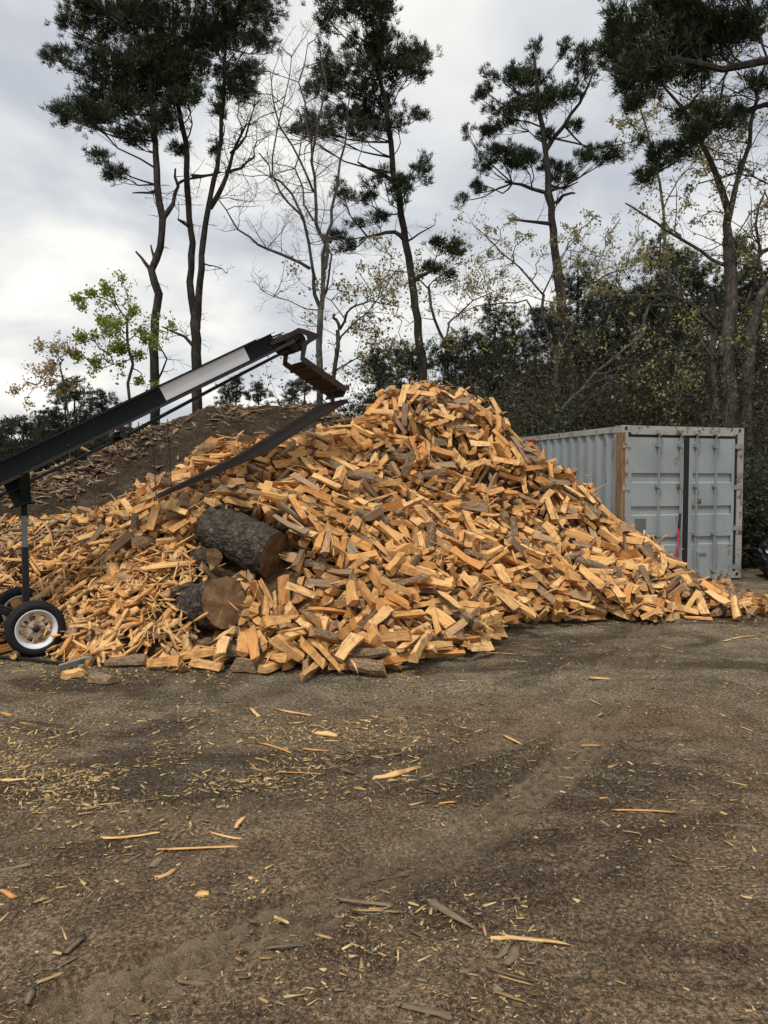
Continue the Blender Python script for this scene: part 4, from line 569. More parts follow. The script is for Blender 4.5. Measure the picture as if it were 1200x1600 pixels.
17,75,4,-66,963,169,-75,-16,136,6,-98,703,20,13,12,173,9,257,982,65,-150,-10,145,15,-50,916,141,48,-36,165,0,72,881,61,108,9,69,9,-326,925,104,63,-4,-4,3,-120,948,165,51,-20,134,13,
227,1027,92,24,0,-74,12,-72,940,158,-66,-15,-30,4,-452,1041,96,166,11,93,11,246,917,35,77,-6,67,10,114,908,71,-40,18,-80,3,100,860,34,54,18,-73,9,199,917,26,-59,-36,129,14,60,1085,
240,52,-22,56,7,-310,949,136,104,25,-48,4,-61,884,125,-157,-15,33,1,255,936,18,-108,2,141,7,7,861,88,24,-26,107,12,-149,964,170,-123,-11,-156,0,-47,939,147,-112,-34,132,1,-61,1017,
202,-19,-27,99,2,-117,860,140,-11,-9,161,7,-24,1025,194,-120,-39,132,7,57,1014,148,-109,-17,59,4,485,1167,13,-102,-11,173,4,277,920,15,142,18,-76,0,179,929,46,-122,1,93,0,-167,885,
135,-75,44,-167,15,252,1030,89,114,-5,143,2,182,1133,242,-42,29,47,1,49,954,118,-180,-16,149,12,-220,923,151,159,10,-151,15,-71,986,180,121,12,53,2,-282,855,105,27,14,-96,15,-57,
962,176,141,-6,99,3,119,908,79,-177,-15,153,13,22,834,82,-85,-48,147,13,-161,926,160,151,-13,-136,10,-32,998,186,-151,7,-86,9,-96,975,190,138,4,-84,6,-36,936,156,152,-10,-103,1,
-210,965,171,177,-33,91,10,-206,936,160,153,17,79,15,-47,987,182,-102,-36,147,0,123,902,62,-121,-6,-72,7,-17,1010,192,-140,-41,106,2,256,968,60,-171,-5,140,9,-278,882,108,14,52,157,
11,76,910,90,-116,-19,160,0,201,949,65,-59,24,-87,4,-389,925,91,-32,28,-115,4,-205,859,124,-50,-17,34,3,-71,940,172,154,11,-62,9,44,804,59,142,-46,116,14,-68,800,96,-120,22,-67,4,
-352,1016,139,-18,-4,48,13,-317,880,81,146,49,-53,3,-132,978,194,53,-6,58,13,43,791,54,-159,-19,0,12,50,941,114,125,8,-38,15,307,934,15,161,16,57,9,40,897,100,142,-12,139,1,122,947,
101,-108,-10,124,8,15,932,120,32,36,92,1,-149,892,152,106,-7,-120,14,94,913,86,-85,11,-55,3,-411,1009,116,-19,-12,80,4,75,987,132,-57,15,148,10,81,1158,294,165,-31,-81,15,-444,1087,
110,-142,-11,146,6,-406,1058,123,-11,16,-8,8,-2,981,154,141,-18,130,0,163,949,80,107,-13,118,10,283,932,42,178,4,146,0,-307,924,118,-118,-55,147,4,45,974,144,-129,27,-62,7,-371,919,
89,-117,13,-138,4,-47,1145,256,92,16,-85,0,-100,1056,223,-168,-53,-170,1,245,1083,159,87,-27,29,7,286,1113,157,-163,-38,-137,9,-171,1020,216,15,-15,35,0,-114,1052,223,21,-15,80,9,
-68,1083,242,-17,12,-29,1,-276,985,166,-123,38,-111,0,-134,1071,224,127,-23,24,15,-195,1000,200,91,-13,17,7,-207,1004,203,-139,-20,-19,12,-211,1038,219,19,-13,34,13,-162,1101,225,
172,51,171,9,208,1091,188,-166,22,35,13,-181,1036,226,79,-1,28,15,290,1168,169,-119,-3,112,6,136,1129,271,162,36,-60,1,143,1167,288,27,-20,-62,12,137,1198,288,-106,44,135,13,-108,
714,8,2,19,-43,0,403,977,27,177,1,45,1,73,1130,290,-112,44,-92,1,-65,854,97,-114,31,-38,15,-44,903,119,-175,11,-43,12,441,1121,37,-56,-39,-135,13,215,1058,117,-175,-59,88,11,-525,
811,10,-155,-21,114,15,-17,834,86,163,26,102,15,346,986,21,156,13,-71,13,-60,768,52,163,18,-141,15,31,1018,163,100,-61,91,2,285,1033,75,-132,15,-5,12,20,761,45,78,-2,-78,15,487,
1087,7,-177,8,114,1,260,934,3,-132,0,92,4,-142,711,13,-99,-16,49,10,32,1093,258,-155,35,-112,11,530,945,5,2,2,135,14,-75,741,41,157,-24,76,11,-93,689,4,-130,-2,53,14,391,977,22,
-168,33,-102,9,6,912,106,11,8,113,1,418,1013,36,51,2,-130,4,358,1013,56,115,28,-102,0,-60,719,23,-61,-11,-68,0,-15,975,156,-118,-32,109,4,125,849,3,-5,1,-106,12,-10,723,22,64,8,14,
15,-224,974,170,15,36,-34,3,-76,749,38,142,5,-159,7,0,902,101,67,-5,-36,7,113,806,5,0,2,168,15,-44,695,12,171,-9,-143,10,-464,837,33,-14,-15,118,8,3,738,38,29,31,-63,12,-475,874,57,
176,57,-46,7,321,989,22,-159,62,-123,3,30,1071,239,-80,-52,65,1,472,1009,13,173,-5,-102,1,-493,791,3,-140,-1,136,9,532,970,7,118,-10,127,7,3,685,3,-124,2,-49,7,448,1103,33,163,9,
-63,10,509,1105,4,2,1,-128,13,-46,1061,215,-28,-31,-175,12,373,996,43,-35,-45,119,14,481,970,7,-69,12,94,7,510,923,4,-154,1,69,1,-21,700,16,-174,3,-89,9,-502,915,78,107,-24,111,11,
-19,979,151,109,24,-27,15,12,765,43,12,45,-17,9,386,980,29,-38,-22,4,3,-87,1003,190,-31,-13,71,6,222,944,55,30,-12,-37,4,214,923,42,-158,5,117,1,353,1119,101,67,-36,-122,12,-28,865,
99,-61,34,-53,12,-116,867,134,-174,7,21,13,246,1007,76,169,15,-157,0,-9,889,111,-104,23,-105,12,-16,879,100,66,-12,87,9,-117,693,13,-128,-44,137,4,400,1126,62,112,-11,168,2,149,981,
89,-13,60,34,1,341,950,11,-77,-17,-63,0,54,953,110,35,-40,110,8,72,898,83,166,-7,-116,1,452,1141,32,84,-25,176,1,460,1171,31,52,53,-82,3,-369,947,109,77,-19,111,9,556,1008,3,-3,2,
-89,4,-33,1048,212,-71,-31,127,10,-484,860,41,-33,-49,82,9,20,952,124,17,38,-22,11,-110,881,133,75,-9,-159,9,-103,930,150,-102,-5,85,1,325,953,28,86,40,44,4,94,997,121,-8,32,-69,8,
421,958,18,-101,-3,-139,13,-104,1003,198,7,7,12,0,-40,861,101,-80,-24,132,13,29,888,92,-150,10,-63,9,144,1036,135,-86,7,-85,5,19,786,59,25,-2,-45,1,-518,853,43,-2,32,-127,2,-174,
937,163,4,-3,75,3,-253,870,113,43,-3,44,3,86,781,36,21,-7,136,15,428,1149,46,-74,-1,176,1,48,835,66,-121,-13,123,0,44,980,140,23,25,-77,0,-455,839,46,55,-19,130,4,-489,812,14,-88,
35,-25,13,117,829,13,120,-4,-11,8,-71,718,31,159,19,-102,15,-143,956,169,-49,34,-123,15,-536,1098,93,-118,34,56,3,-65,853,112,-48,-7,88,8,-404,1000,102,22,-15,-93,6,64,893,73,-167,
-35,170,10,-158,1000,193,-179,-23,84,9,66,819,45,-139,-22,96,0,-302,897,90,-46,-11,-28,3,438,1162,50,161,20,35,4,188,960,76,53,1,121,11,382,1180,94,41,43,-35,9,187,982,82,-176,9,
-45,15,361,1157,101,-173,-32,-157,3,-323,890,82,-63,32,-83,9,-174,973,190,103,16,-137,0,-296,1041,169,-130,20,120,15,478,1140,21,-53,10,71,3,-423,1044,124,-47,-5,-93,13,-178,900,
153,-81,15,13,3,266,984,61,-3,-22,53,14,-379,976,117,178,45,-111,7,-418,745,5,-1,1,-161,3,-20,914,125,-5,-22,-67,11,-499,842,36,-123,41,-87,9,-320,974,143,161,-2,140,2,-370,1040,
133,-76,-11,5,13,78,872,70,-166,26,44,9,57,790,27,-156,25,-121,0,-235,1013,181,115,-25,-110,0,-244,867,115,-170,10,-139,7,-332,1024,146,-103,-12,38,3,-344,1053,147,36,17,168,8,-435,
791,8,-154,15,-71,13,144,953,83,21,2,136,1,-469,789,8,100,10,-95,7,-196,850,126,86,1,-117,7,220,1012,86,146,7,-59,13,-124,998,205,157,-10,149,9,-306,888,97,-103,-5,154,12,-135,931,
164,149,33,-126,15,150,868,26,-60,-8,-30,10,-564,1042,92,168,33,121,9,-514,953,77,7,23,123,3,-518,820,25,-100,-17,63,14,-488,846,34,120,-29,142,0,273,935,7,33,1,109,15,-460,836,38,
-116,-16,126,9,-548,1014,97,-8,-17,-104,0,428,1179,66,145,-31,126,2,-390,1100,135,-5,-7,-25,4,-347,1072,146,66,53,169,13,2,866,111,-75,-21,140,14,226,917,33,171,-3,-92,15,439,1183,
54,93,-11,-80,12,-177,1044,212,-136,17,170,1,-266,1024,181,12,-4,-26,15,-139,1037,216,116,14,120,13,154,911,51,-49,-19,147,8,-302,926,125,-120,-19,134,6,-328,963,143,172,30,138,0,
-349,1061,149,59,17,174,12,85,884,84,-53,14,-74,8,-391,952,100,-150,-32,101,4,48,911,104,-23,-33,110,2,-182,872,147,128,-1,43,0,-378,1109,136,12,-6,140,12,-96,1012,207,67,-5,110,15,
-309,1070,168,-114,22,-112,14,-24,1045,237,-179,-27,123,12,117,1055,167,80,-36,61,12,-2,1162,283,31,24,39,14,-160,1078,222,-148,-44,71,10,158,1147,272,0,-35,122,15,-26,1184,278,74,
-38,14,7,170,1173,266,-147,28,38,8,250,1165,196,-2,41,-22,14,239,1190,206,-133,-30,-108,11,159,1188,277,-177,32,33,
]
KSEL=[10,23,25,33,97,107,120,145,154,186,201,216,229,244,245,258,261,264,275,296,342,396,402,403,406,410,421,431,438,445,447,454,460,484,502,517,525,577,583,607,611,617,627,632,673,674,684,686,703,707,718,727,757,758,788,797,819,828,897,906,908,920,941,951,954,962,963,967,984,985,990,1001,1019,1055,1066,1078,1086,1090,1115,1116,1122,1126,1146,1186,1221,1224,1232,1249,1250,1285,1294,1310,1316,1318,1341,1371,1373,1383,1392,1394,1397,1431,1443,1463,1473,1489,1513,1536,1551,1554,1557,1560,1570,1597,1632,1652,1656,1658,1659,1690,1695,1700,1710,1718,1719,1735,1757,1759,1762,1774,1782,1802,1826,1843,1851,1855,1933,1937,1952,1968,1980,1987,2019,2026,2028,2037,2049,2050,2054,2055,2074,2092,2093,2095,2125,2137,2152,2178,2229,2247,2251,2264,2272,2274,2279,2303,2309,2310,2321,2333,2336,2340,2352,2353,2363,2372,2424,2425,2430,2437,2439,2472,2519,2521,2535,2548,2549,2589,2628,2634,2687,2705,2715,2739,2747,2764,2767,2781,2783,2818,2825,2833,2835,2837,2869,2899,2908,2936,2939,2969,2970,2974,2982,2983,3011,3016,3019,3026,3045,3047,3068,3073,3108,3125,3140,3158,3187,3190,3197,3210,3228,3235,3262,3284,3315,3325,3337,3384,3391,3415,3418,3424,3470,3486,3501,3512,3523,3530,3535,3538,3540,3571,3586,3604,3634,3652,3653,3657,3696,3704,3709,3714,3720,3736,3737,3742,3759,3773,3788,3808,3819,3823,3826,3836,3851,3871,3875,3966,3971,4009,4037,4042,4044,4065,4086,4089,4172,4174,4201,4211,4231,4251,4253,4254,4260,4264,4275,4281,4291,4296]
# ---- ground --------------------------------------------------------------
def grow(a,b,s,far,gr=1.12):
    L=list(np.arange(a,b,s)); st=s; x=L[-1]
    while x<far: st*=gr; x+=st; L.append(x)
    return L
gx=grow(0,4.6,.032,220,1.10); gx=np.array([-q for q in reversed(gx[1:])]+gx)
gy=np.array([-30,-12,-5,-2,-.5,.5,1.2]+grow(1.7,8.2,.03,420,1.05))
TRACK=[[(3.4,9.2),(2.75,7.9),(2.3,6.75),(1.75,5.6),(1.32,4.75),(.95,4.15),(.45,3.55),(-.2,2.95),(-1.0,2.3)],
       [(4.6,8.4),(4.15,7.3),(3.75,6.4),(3.4,5.5),(3.15,4.7),(2.9,3.9),(2.5,3.0),(2.1,2.2)],
       [(-.4,5.9),(.3,5.75),(1.1,5.9),(1.9,6.35),(2.7,6.9),(3.6,7.2)],
       [(-2.8,3.4),(-1.6,3.55),(-.5,3.9),(.6,4.6),(1.5,5.6),(2.2,6.9)]]
def ground_z(X,Y):
    z=.05*fbm(X*.35,Y*.35,3,3)+.035*fbm(X*1.3,Y*1.5,4,7)+.022*fbm(X*6,Y*6,3,11)+.010*np.maximum(vnoise(X*19,Y*19,5)-.55,0)+.016*fbm(X*14,Y*14,2,21)
    pack=np.zeros(X.shape)
    for ti,T in enumerate(TRACK):
        best=np.full(X.shape,9.);al=np.zeros(X.shape);acc=0;sg=np.zeros(X.shape)
        for (a,b),(c,d) in zip(T[:-1],T[1:]):
            dx,dy=c-a,d-b;L=math.hypot(dx,dy);t=np.clip(((X-a)*dx+(Y-b)*dy)/(L*L),0,1)
            q=np.hypot(X-a-t*dx,Y-b-t*dy); s=((X-a)*dy-(Y-b)*dx)/L
            m=q<best; best=np.where(m,q,best); al=np.where(m,acc+t*L,al); sg=np.where(m,s,sg); acc+=L
        wv=.17+.02*np.sin(al*3); inn=np.clip((wv-best)/.04,0,1)
        rib=np.where(np.abs(np.mod(sg,.07)-.035)<.013,.010,0)+np.where(np.mod(al+.5*np.abs(sg),.11)<.035,.007,0)
        fade=np.clip(1.4*vnoise(X*1.1+ti*9,Y*1.1,40+ti)+.12,0,1)
        pack=np.maximum(pack,inn*fade*np.where(rib>.004,1,.35)*(1 if ti<2 else .5))
        z=z+inn*fade*(-.040+rib*2.4)*(1.0 if ti<2 else .6)+np.clip(1-np.abs(best-wv-.03)/.035,0,1)*.018*fade
    ground_z.pack=pack
    return z
GX,GY=np.meshgrid(gx,gy); near=np.clip(1-(np.hypot(GX,np.maximum(GY-4,0))-12)/10,0,1)
GZ=ground_z(GX,GY)*near-.012; PK=ground_z.pack
GZ=np.where(GY<1.5,-.012,GZ)
nx,ny=len(gx),len(gy); ii=np.arange(nx-1)[None,:]+nx*np.arange(ny-1)[:,None]; ii=ii.ravel()
m,t,b=mat('packed gravelly dirt',.93,.12)
P=worldpos(t); sp=t.nodes.new('ShaderNodeSeparateXYZ'); t.links.new(P,sp.inputs[0])
mp=t.nodes.new('ShaderNodeMapping'); mp.inputs['Rotation'].default_value=(0,0,-.5); mp.inputs['Scale'].default_value=(.32,.75,1); t.links.new(P,mp.inputs[0])
big=tex(t,1.1,5,.6,mp.outputs[0],dist=.5); med=tex(t,3.2,6,.65,P); fine=tex(t,55,4,.75,P); grit=tex(t,190,2,.7,P)
# gravel belt in front of the heap and along a diagonal, brown dirt nearer the camera
u=mathn(t,'ADD',mathn(t,'MULTIPLY',sp.outputs[1],.30),mathn(t,'MULTIPLY',sp.outputs[0],.02))
zone=mathn(t,'ADD',mathn(t,'SUBTRACT',u,1.0),mathn(t,'MULTIPLY',mathn(t,'SUBTRACT',big.outputs[0],.5),3.6))
zr=ramp(t,[(0,0),(1,1)],zone,'EASE')
bro=ramp(t,[(.25,(.088,.056,.032)),(.42,(.170,.113,.066)),(.58,(.250,.173,.105)),(.75,(.33,.24,.155))],med.outputs[0])
gry=ramp(t,[(.25,(.145,.110,.070)),(.5,(.250,.200,.134)),(.75,(.36,.30,.212))],med.outputs[0])
c=mixc(t,zr.outputs[0],bro.outputs[0],gry.outputs[0])
dark=ramp(t,[(.48,0),(.58,.85)],tex(t,1.1,6,.66,mp.outputs[0],dist=1.2).outputs[0])
c=mixc(t,dark.outputs[0],c,(.072,.047,.029))
c=mixc(t,1.0,c,ramp(t,[(.34,.25),(.5,.9),(.64,2.3)],fine.outputs[0]).outputs[0],'MULTIPLY')
c=mixc(t,ramp(t,[(.60,0),(.66,.9)],grit.outputs[0]).outputs[0],c,(.36,.31,.24))
vor=tex(t,62,vec=P,kind='ShaderNodeTexVoronoi'); vs=ramp(t,[(.16,1),(.24,0)],vor.outputs['Distance']); vsel=ramp(t,[(.60,0),(.62,1)],vor.outputs['Color'])
c=mixc(t,mathn(t,'MULTIPLY',vs.outputs[0],mathn(t,'MULTIPLY',vsel.outputs[0],.5)),c,(.36,.32,.25))
pk=attr(t,'pack'); c=mixc(t,mathn(t,'MULTIPLY',pk.outputs['Fac'],.75),c,(.36,.268,.175)); t.links.new(c,b.inputs['Base Color'])
hh=mathn(t,'ADD',mathn(t,'MULTIPLY',fine.outputs[0],1.0),mathn(t,'MULTIPLY',grit.outputs[0],.35)); bump(t,b,hh,1.0,.045)
M['dirt']=m
g=npmesh('ground',np.stack([GX.ravel(),GY.ravel(),GZ.ravel()],1),np.stack([ii,ii+1,ii+nx+1,ii+nx],1),m,{'pack':('FLOAT',PK.ravel())},smooth=True); tag(g,kind='structure')
def gz(x,y):
    return float((ground_z(np.array([x]),np.array([y]))*np.clip(1-(math.hypot(x,max(y-4,0))-12)/10,0,1)-.012)[0])
# ---- dirt and bark mound behind -----------------------------------------
MR=np.array([(-8.5,12.2,1.5),(-6.1,13,1.62),(-5.7,14,1.98),(-4.9,15,2.72),(-4.35,15.6,3.02),(-3.76,16,3.2),(-2.87,16.4,3.32),(-1.7,16.5,3.26),(-.6,16.5,3.0),(.8,16.4,2.3)])
MF=np.array([(-12,10.5),(-8,10.6),(-5.5,10.6),(-3.5,10.3),(-1,11),(2.5,13),(3,16),(2,20),(-3,22),(-9,20),(-13,15)])
def cone_h(X,Y,RI,FO,p):
    dr=np.full(X.shape,1e9);ws=np.zeros(X.shape);zs=np.zeros(X.shape)
    for i in range(len(RI)-1):
        a,b_=RI[i],RI[i+1];d,tt=segd(X,Y,a[0],a[1],b_[0],b_[1]);wt=1/(d+.05)**3;ws+=wt;zs+=wt*(a[2]+(b_[2]-a[2])*tt);dr=np.minimum(dr,d)
    df=np.full(X.shape,1e9);ins=np.zeros(X.shape,bool)
    for i in range(len(FO)):
        a,b_=FO[i],FO[(i+1)%len(FO)];d,_=segd(X,Y,a[0],a[1],b_[0],b_[1]);df=np.minimum(df,d)
        ins^=((a[1]>Y)!=(b_[1]>Y))&(X<(b_[0]-a[0])*(Y-a[1])/((b_[1]-a[1])or 1e-9)+a[0])
    return np.where(ins,zs/ws*(df/(df+dr+1e-6))**p,-.4)
def mound_h(X,Y): 
    return cone_h(X,Y,MR,MF,.85)+.34*fbm(X*1.1,Y*1.1,5,31)+.22*fbm(X*4,Y*4,4,37)+.10*np.abs(fbm(X*11,Y*11,3,41))
xs=np.arange(-13,3.2,.07); ys=np.arange(10,22.2,.07); X,Y=np.meshgrid(xs,ys); Z=mound_h(X,Y); nx,ny=len(xs),len(ys)
ii=(np.arange(nx-1)[None,:]+nx*np.arange(ny-1)[:,None]).ravel()
m,t,b=mat('dark mulch soil',.95,.1); P=worldpos(t)
n=tex(t,2.2,7,.7,P); f=tex(t,26,5,.75,P)
c=ramp(t,[(.28,(.024,.016,.010)),(.48,(.052,.036,.024)),(.66,(.095,.070,.046)),(.8,(.17,.13,.09))],n.outputs[0])
c=mixc(t,1.0,c.outputs[0],ramp(t,[(.3,.3),(.5,.9),(.66,2.3)],f.outputs[0]).outputs[0],'MULTIPLY')
t.links.new(c,b.inputs['Base Color']); bump(t,b,f.outputs[0],1.0,.05); M['mulch']=m
o=npmesh('dirt_mound',np.stack([X.ravel(),Y.ravel(),Z.ravel()],1),np.stack([ii,ii+1,ii+nx+1,ii+nx],1),m,smooth=True); tag(o,kind='structure')
# ---- split stick / shard cloud -------------------------------------------
def rotm(q): # (n,4) wxyz -> (n,3,3)
    w_,x,y,z=q.T
    return np.stack([1-2*(y*y+z*z),2*(x*y-z*w_),2*(x*z+y*w_),2*(x*y+z*w_),1-2*(x*x+z*z),2*(y*z-x*w_),2*(x*z-y*w_),2*(y*z+x*w_),1-2*(x*x+y*y)],1).reshape(-1,3,3)
def quat_eul(yaw,pitch,roll):
    cy,sy,cp,sp_,cr_,sr=np.cos(yaw/2),np.sin(yaw/2),np.cos(pitch/2),np.sin(pitch/2),np.cos(roll/2),np.sin(roll/2)
    return np.stack([cr_*cp*cy+sr*sp_*sy,sr*cp*cy-cr_*sp_*sy,cr_*sp_*cy+sr*cp*sy,cr_*cp*sy-sr*sp_*cy],1)
def shards(n,rs,P,Q,L,W,T,seg=2,pt=.5):
    """tapered, bent, split sticks; returns per-stick local verts, world verts, faces(quads)"""
    S=seg+1; u=np.linspace(-.5,.5,S)
    bx=np.empty((n,S,4,3)); bend=rs.uniform(-.06,.06,(n,1))*L[:,None]; tp=rs.uniform(pt,1,(n,1)); tp2=rs.uniform(pt,1,(n,1))
    prof=np.where(u[None]<0,1-(1-tp)*np.maximum(-2*u[None],0),1-(1-tp2)*np.maximum(2*u[None],0))
    for k,(a,b_) in enumerate(((-1,-1),(1,-1),(1,1),(-1,1))):
        j=rs.uniform(.5,1.2,(n,S))
        bx[:,:,k,0]=u[None]*L[:,None]+rs.uniform(-.10,.10,(n,S))*L[:,None]*(np.abs(u[None])>.4)
        bx[:,:,k,1]=a*W[:,None]/2*prof*j*(1+.35*(k%2)*rs.uniform(-1,1,(n,1)))+bend*(1-4*u[None]**2)
        bx[:,:,k,2]=b_*T[:,None]/2*prof*rs.uniform(.6,1.2,(n,S))
    loc=bx.reshape(n,S*4,3); wv=np.einsum('nij,nkj->nki',rotm(Q),loc)+P[:,None,:]
    F=[(s*4+k,(s+1)*4+k,(s+1)*4+(k+1)%4,s*4+(k+1)%4) for s in range(seg) for k in range(4)]
    F=np.array(F+[(0,1,2,3),(seg*4+3,seg*4+2,seg*4+1,seg*4)])
    return loc,wv,F
def put_cloud(name,loc,wv,F,rnd,mt,parent=None):
    n,k,_=loc.shape; FF=(F[None]+(np.arange(n)*k)[:,None,None]).reshape(-1,4)
    kn=np.zeros((n,k)); 
    return npmesh(name,wv.reshape(-1,3),FF,mt,{'lc':('FLOAT_VECTOR',loc.reshape(-1,3)),'rnd':('FLOAT',np.repeat(rnd,k)),'knd':('FLOAT',kn.ravel())},parent)
def single(name,loc,F,rnd,mt,P,Q):
    o=npmesh(name,loc,F,mt,{'lc':('FLOAT_VECTOR',loc),'rnd':('FLOAT',np.full(len(loc),rnd)),'knd':('FLOAT',np.zeros(len(loc)))})
    o.location=P; o.rotation_mode='QUATERNION'; o.rotation_quaternion=Quaternion(Q); return o
# ---- the heap: logs that came to rest ------------------------------------
raw=np.array(LOGROWS,float).reshape(-1,7)
LV=raw[:,0].astype(int); LP=raw[:,1:4]/100; LQ=np.array([tuple(Euler([R(v) for v in r_]).to_quaternion()) for r_ in raw[:,4:7]])
VAR=[log_variant(k) for k in range(NVAR)]
def log_geo(i):
    V,F,K=VAR[LV[i]]; rr=random.Random(i*7+1)
    W_=V*np.array([rr.uniform(.80,1.12),rr.uniform(.70,1.12),rr.uniform(.72,1.10)]); a_=rr.uniform(-.5,.5); e_=np.abs(V[:,0])>.14
    W_[:,0]+=np.where(e_,a_*W_[:,1],0); W_[:,1]+=rr.uniform(-.3,.3)*(V[:,0]**2-.02)
    W_[:,1:]*=(1+rr.uniform(-.9,.9)*V[:,0])[:,None]
    return W_,F,K
LR=np.array([random.Random(i*13+5).random() for i in range(len(LV))])
NIND=min(300,len(LV))
m,t,b=mat('heap core with gap shade',.95,.1); P=worldpos(t)
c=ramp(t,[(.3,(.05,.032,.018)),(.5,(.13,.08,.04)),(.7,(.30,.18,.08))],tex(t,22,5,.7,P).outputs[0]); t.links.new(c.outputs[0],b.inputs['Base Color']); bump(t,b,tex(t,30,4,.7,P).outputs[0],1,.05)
M['core_shade']=m  # heap core: wood brown darkened in colour so the gaps look shaded
def bark_shell(V,F,K):
    """thin closed shell of bark over the bark faces"""
    ids=[f for f,k in zip(F,K) if k==2]
    if not ids: return None
    vs=sorted({i for f in ids for i in f}); mpn={v:j for j,v in enumerate(vs)}
    n={v:np.zeros(3) for v in vs}
    for f in ids:
        p=V[list(f)]; nr=np.cross(p[1]-p[0],p[2]-p[0]); nr/=np.linalg.norm(nr)+1e-9
        for i in f: n[i]+=nr
    # the shapes are wound so that this normal may face in: flip by the section centre
    out=[]
    for v in vs:
        q=n[v]/(np.linalg.norm(n[v])+1e-9); c_=V[v].copy(); c_[0]=0
        if q.dot(c_)<0: q=-q
        out.append(V[v]+q*(.006+.003*random.Random(v).random()))
    inn=[V[v]+(V[v]*0) for v in vs]; N=len(vs); VV=np.array(out+inn); FF=[tuple(mpn[i] for i in f) for f in ids]
    ec={}
    for f in ids:
        for a,b_ in zip(f,f[1:]+f[:1]): ec[(a,b_)]=1
    for a,b_ in list(ec):
        if (b_,a) not in ec: FF.append((mpn[a],mpn[a]+N,mpn[b_]+N,mpn[b_]))
    return VV,FF
def polymesh(name,V,F,mats,mi,lc,rnd,knd,parent=None):
    me=bpy.data.meshes.new(name); me.from_pydata([tuple(p) for p in V],[],F)
    for q in mats: me.materials.append(q)
    if len(mats)>1: me.polygons.foreach_set('material_index',mi)
    for an,dt,ar in(('lc','FLOAT_VECTOR',lc),('rnd','FLOAT',rnd),('knd','FLOAT',knd)):
        a=me.attributes.new(an,dt,'CORNER' if an=='knd' else 'POINT'); a.data.foreach_set('vector' if dt=='FLOAT_VECTOR' else 'value',np.asarray(ar,np.float32).ravel())
    me.update(); o=bpy.data.objects.new(name,me); sc.collection.objects.link(o)
    if parent is not None: o.parent=parent
    return o
ORD=['first','second','third','fourth','fifth','sixth','seventh','eighth','ninth','tenth','eleventh','twelfth']
def settle_labels(items):
    """items: (object, words, px) ; look-alikes are told apart by their order from left to right"""
    bk={}
    for it in items: bk.setdefault(it[1],[]).append(it)
    for wds,L in bk.items():
        L.sort(key=lambda q:q[2])
        for i,(o,_,_) in enumerate(L):
            n=len(L)
            if n==1: o['label']=wds
            elif n==2: o['label']=wds+', '+('left' if i==0 else 'right')+' one'
            elif i==0: o['label']=wds+', leftmost'
            elif i==n-1: o['label']=wds+', rightmost'
            else: o['label']=wds+', '+(ORD[i] if i<12 else '%dth'%(i+1))+' from left'
VNAME=['quarter','broad quarter','half-round','blocky','triangular','round','flat','quarter','barked blocky','slim triangular','half-round','thin quarter','stout triangular','squared','flat','chunky quarter']
def tone(r):
    return 'orange' if r<.07 else 'pale yellow' if r<.21 else 'tan' if r<.35 else 'deep orange' if r<.48 else 'creamy' if r<.6 else 'golden' if r<.71 else 'ruddy' if r<.8 else 'brownish' if r<.89 else 'weathered'
def log_region(x,y):
    if x<450 and y<720: return 'on the left crest'
    if x<450 and y<900: return 'by the big trunk'
    if x<520 and y>=900: return 'at the foot by the stump'
    if y>990: return 'on the front toe'
    if y<660: return 'on the summit'
    if x>1000: return 'on the right tail'
    if x>800 and y<860: return 'beside the container wall'
    if x>780: return 'at the right foot'
    if y<740 : return 'high on the upper face'
    if y<850 and x<620: return 'on the middle left face'
    if y<850: return 'on the middle right face'
    return 'on the lower middle face'
def log_pose(q):
    ax=Quaternion(q).to_matrix()@Vector((1,0,0))
    if ax.x<0: ax=-ax
    if abs(ax.y)>.8: return 'end-on'
    if abs(ax.z)>.62: return 'standing steeply'
    if abs(ax.z)<.2: return 'lying level'
    return 'rising rightwards' if ax.z>0 else 'sloping down right'
AV=[];AF=[];AM=[];AL=[];AR=[];AK=[];items=[]
for i in range(len(LV)):
    V,F,K=log_geo(i)
    if i<NIND:
        lk=[float(k==1) for f,k in zip(F,K) for _ in f]
        o=polymesh('split_log',V,F,[M['wood']],None,V,np.full(len(V),LR[i]),lk); o.location=LP[i]; o.rotation_mode='QUATERNION'; o.rotation_quaternion=Quaternion(LQ[i])
        tag(o,None,'firewood','split logs in the big firewood heap'); sh=bark_shell(V,F,K)
        if sh: polymesh('bark',sh[0],sh[1],[M['logbark']],None,sh[0]+LR[i]*9,np.full(len(sh[0]),LR[i]),[0.]*sum(len(f) for f in sh[1]),o)
        pxy=px(LP[i]); items.append((o,f"{tone(LR[i])} {VNAME[LV[i]]} log {log_pose(LQ[i])} {log_region(*pxy)}",pxy[0]))
    else:
        Wv=V@rotm(LQ[i:i+1])[0].T+LP[i]; o0=len(AV)
        AV+=list(map(tuple,Wv)); AL+=list(map(tuple,V+(LR[i]*9 if 0 else 0))); AR+=[LR[i]]*len(V)
        for f,k in zip(F,K): AF.append(tuple(j+o0 for j in f)); AM.append(1 if k==2 else 0); AK+=[float(k==1)]*len(f)
settle_labels(items)
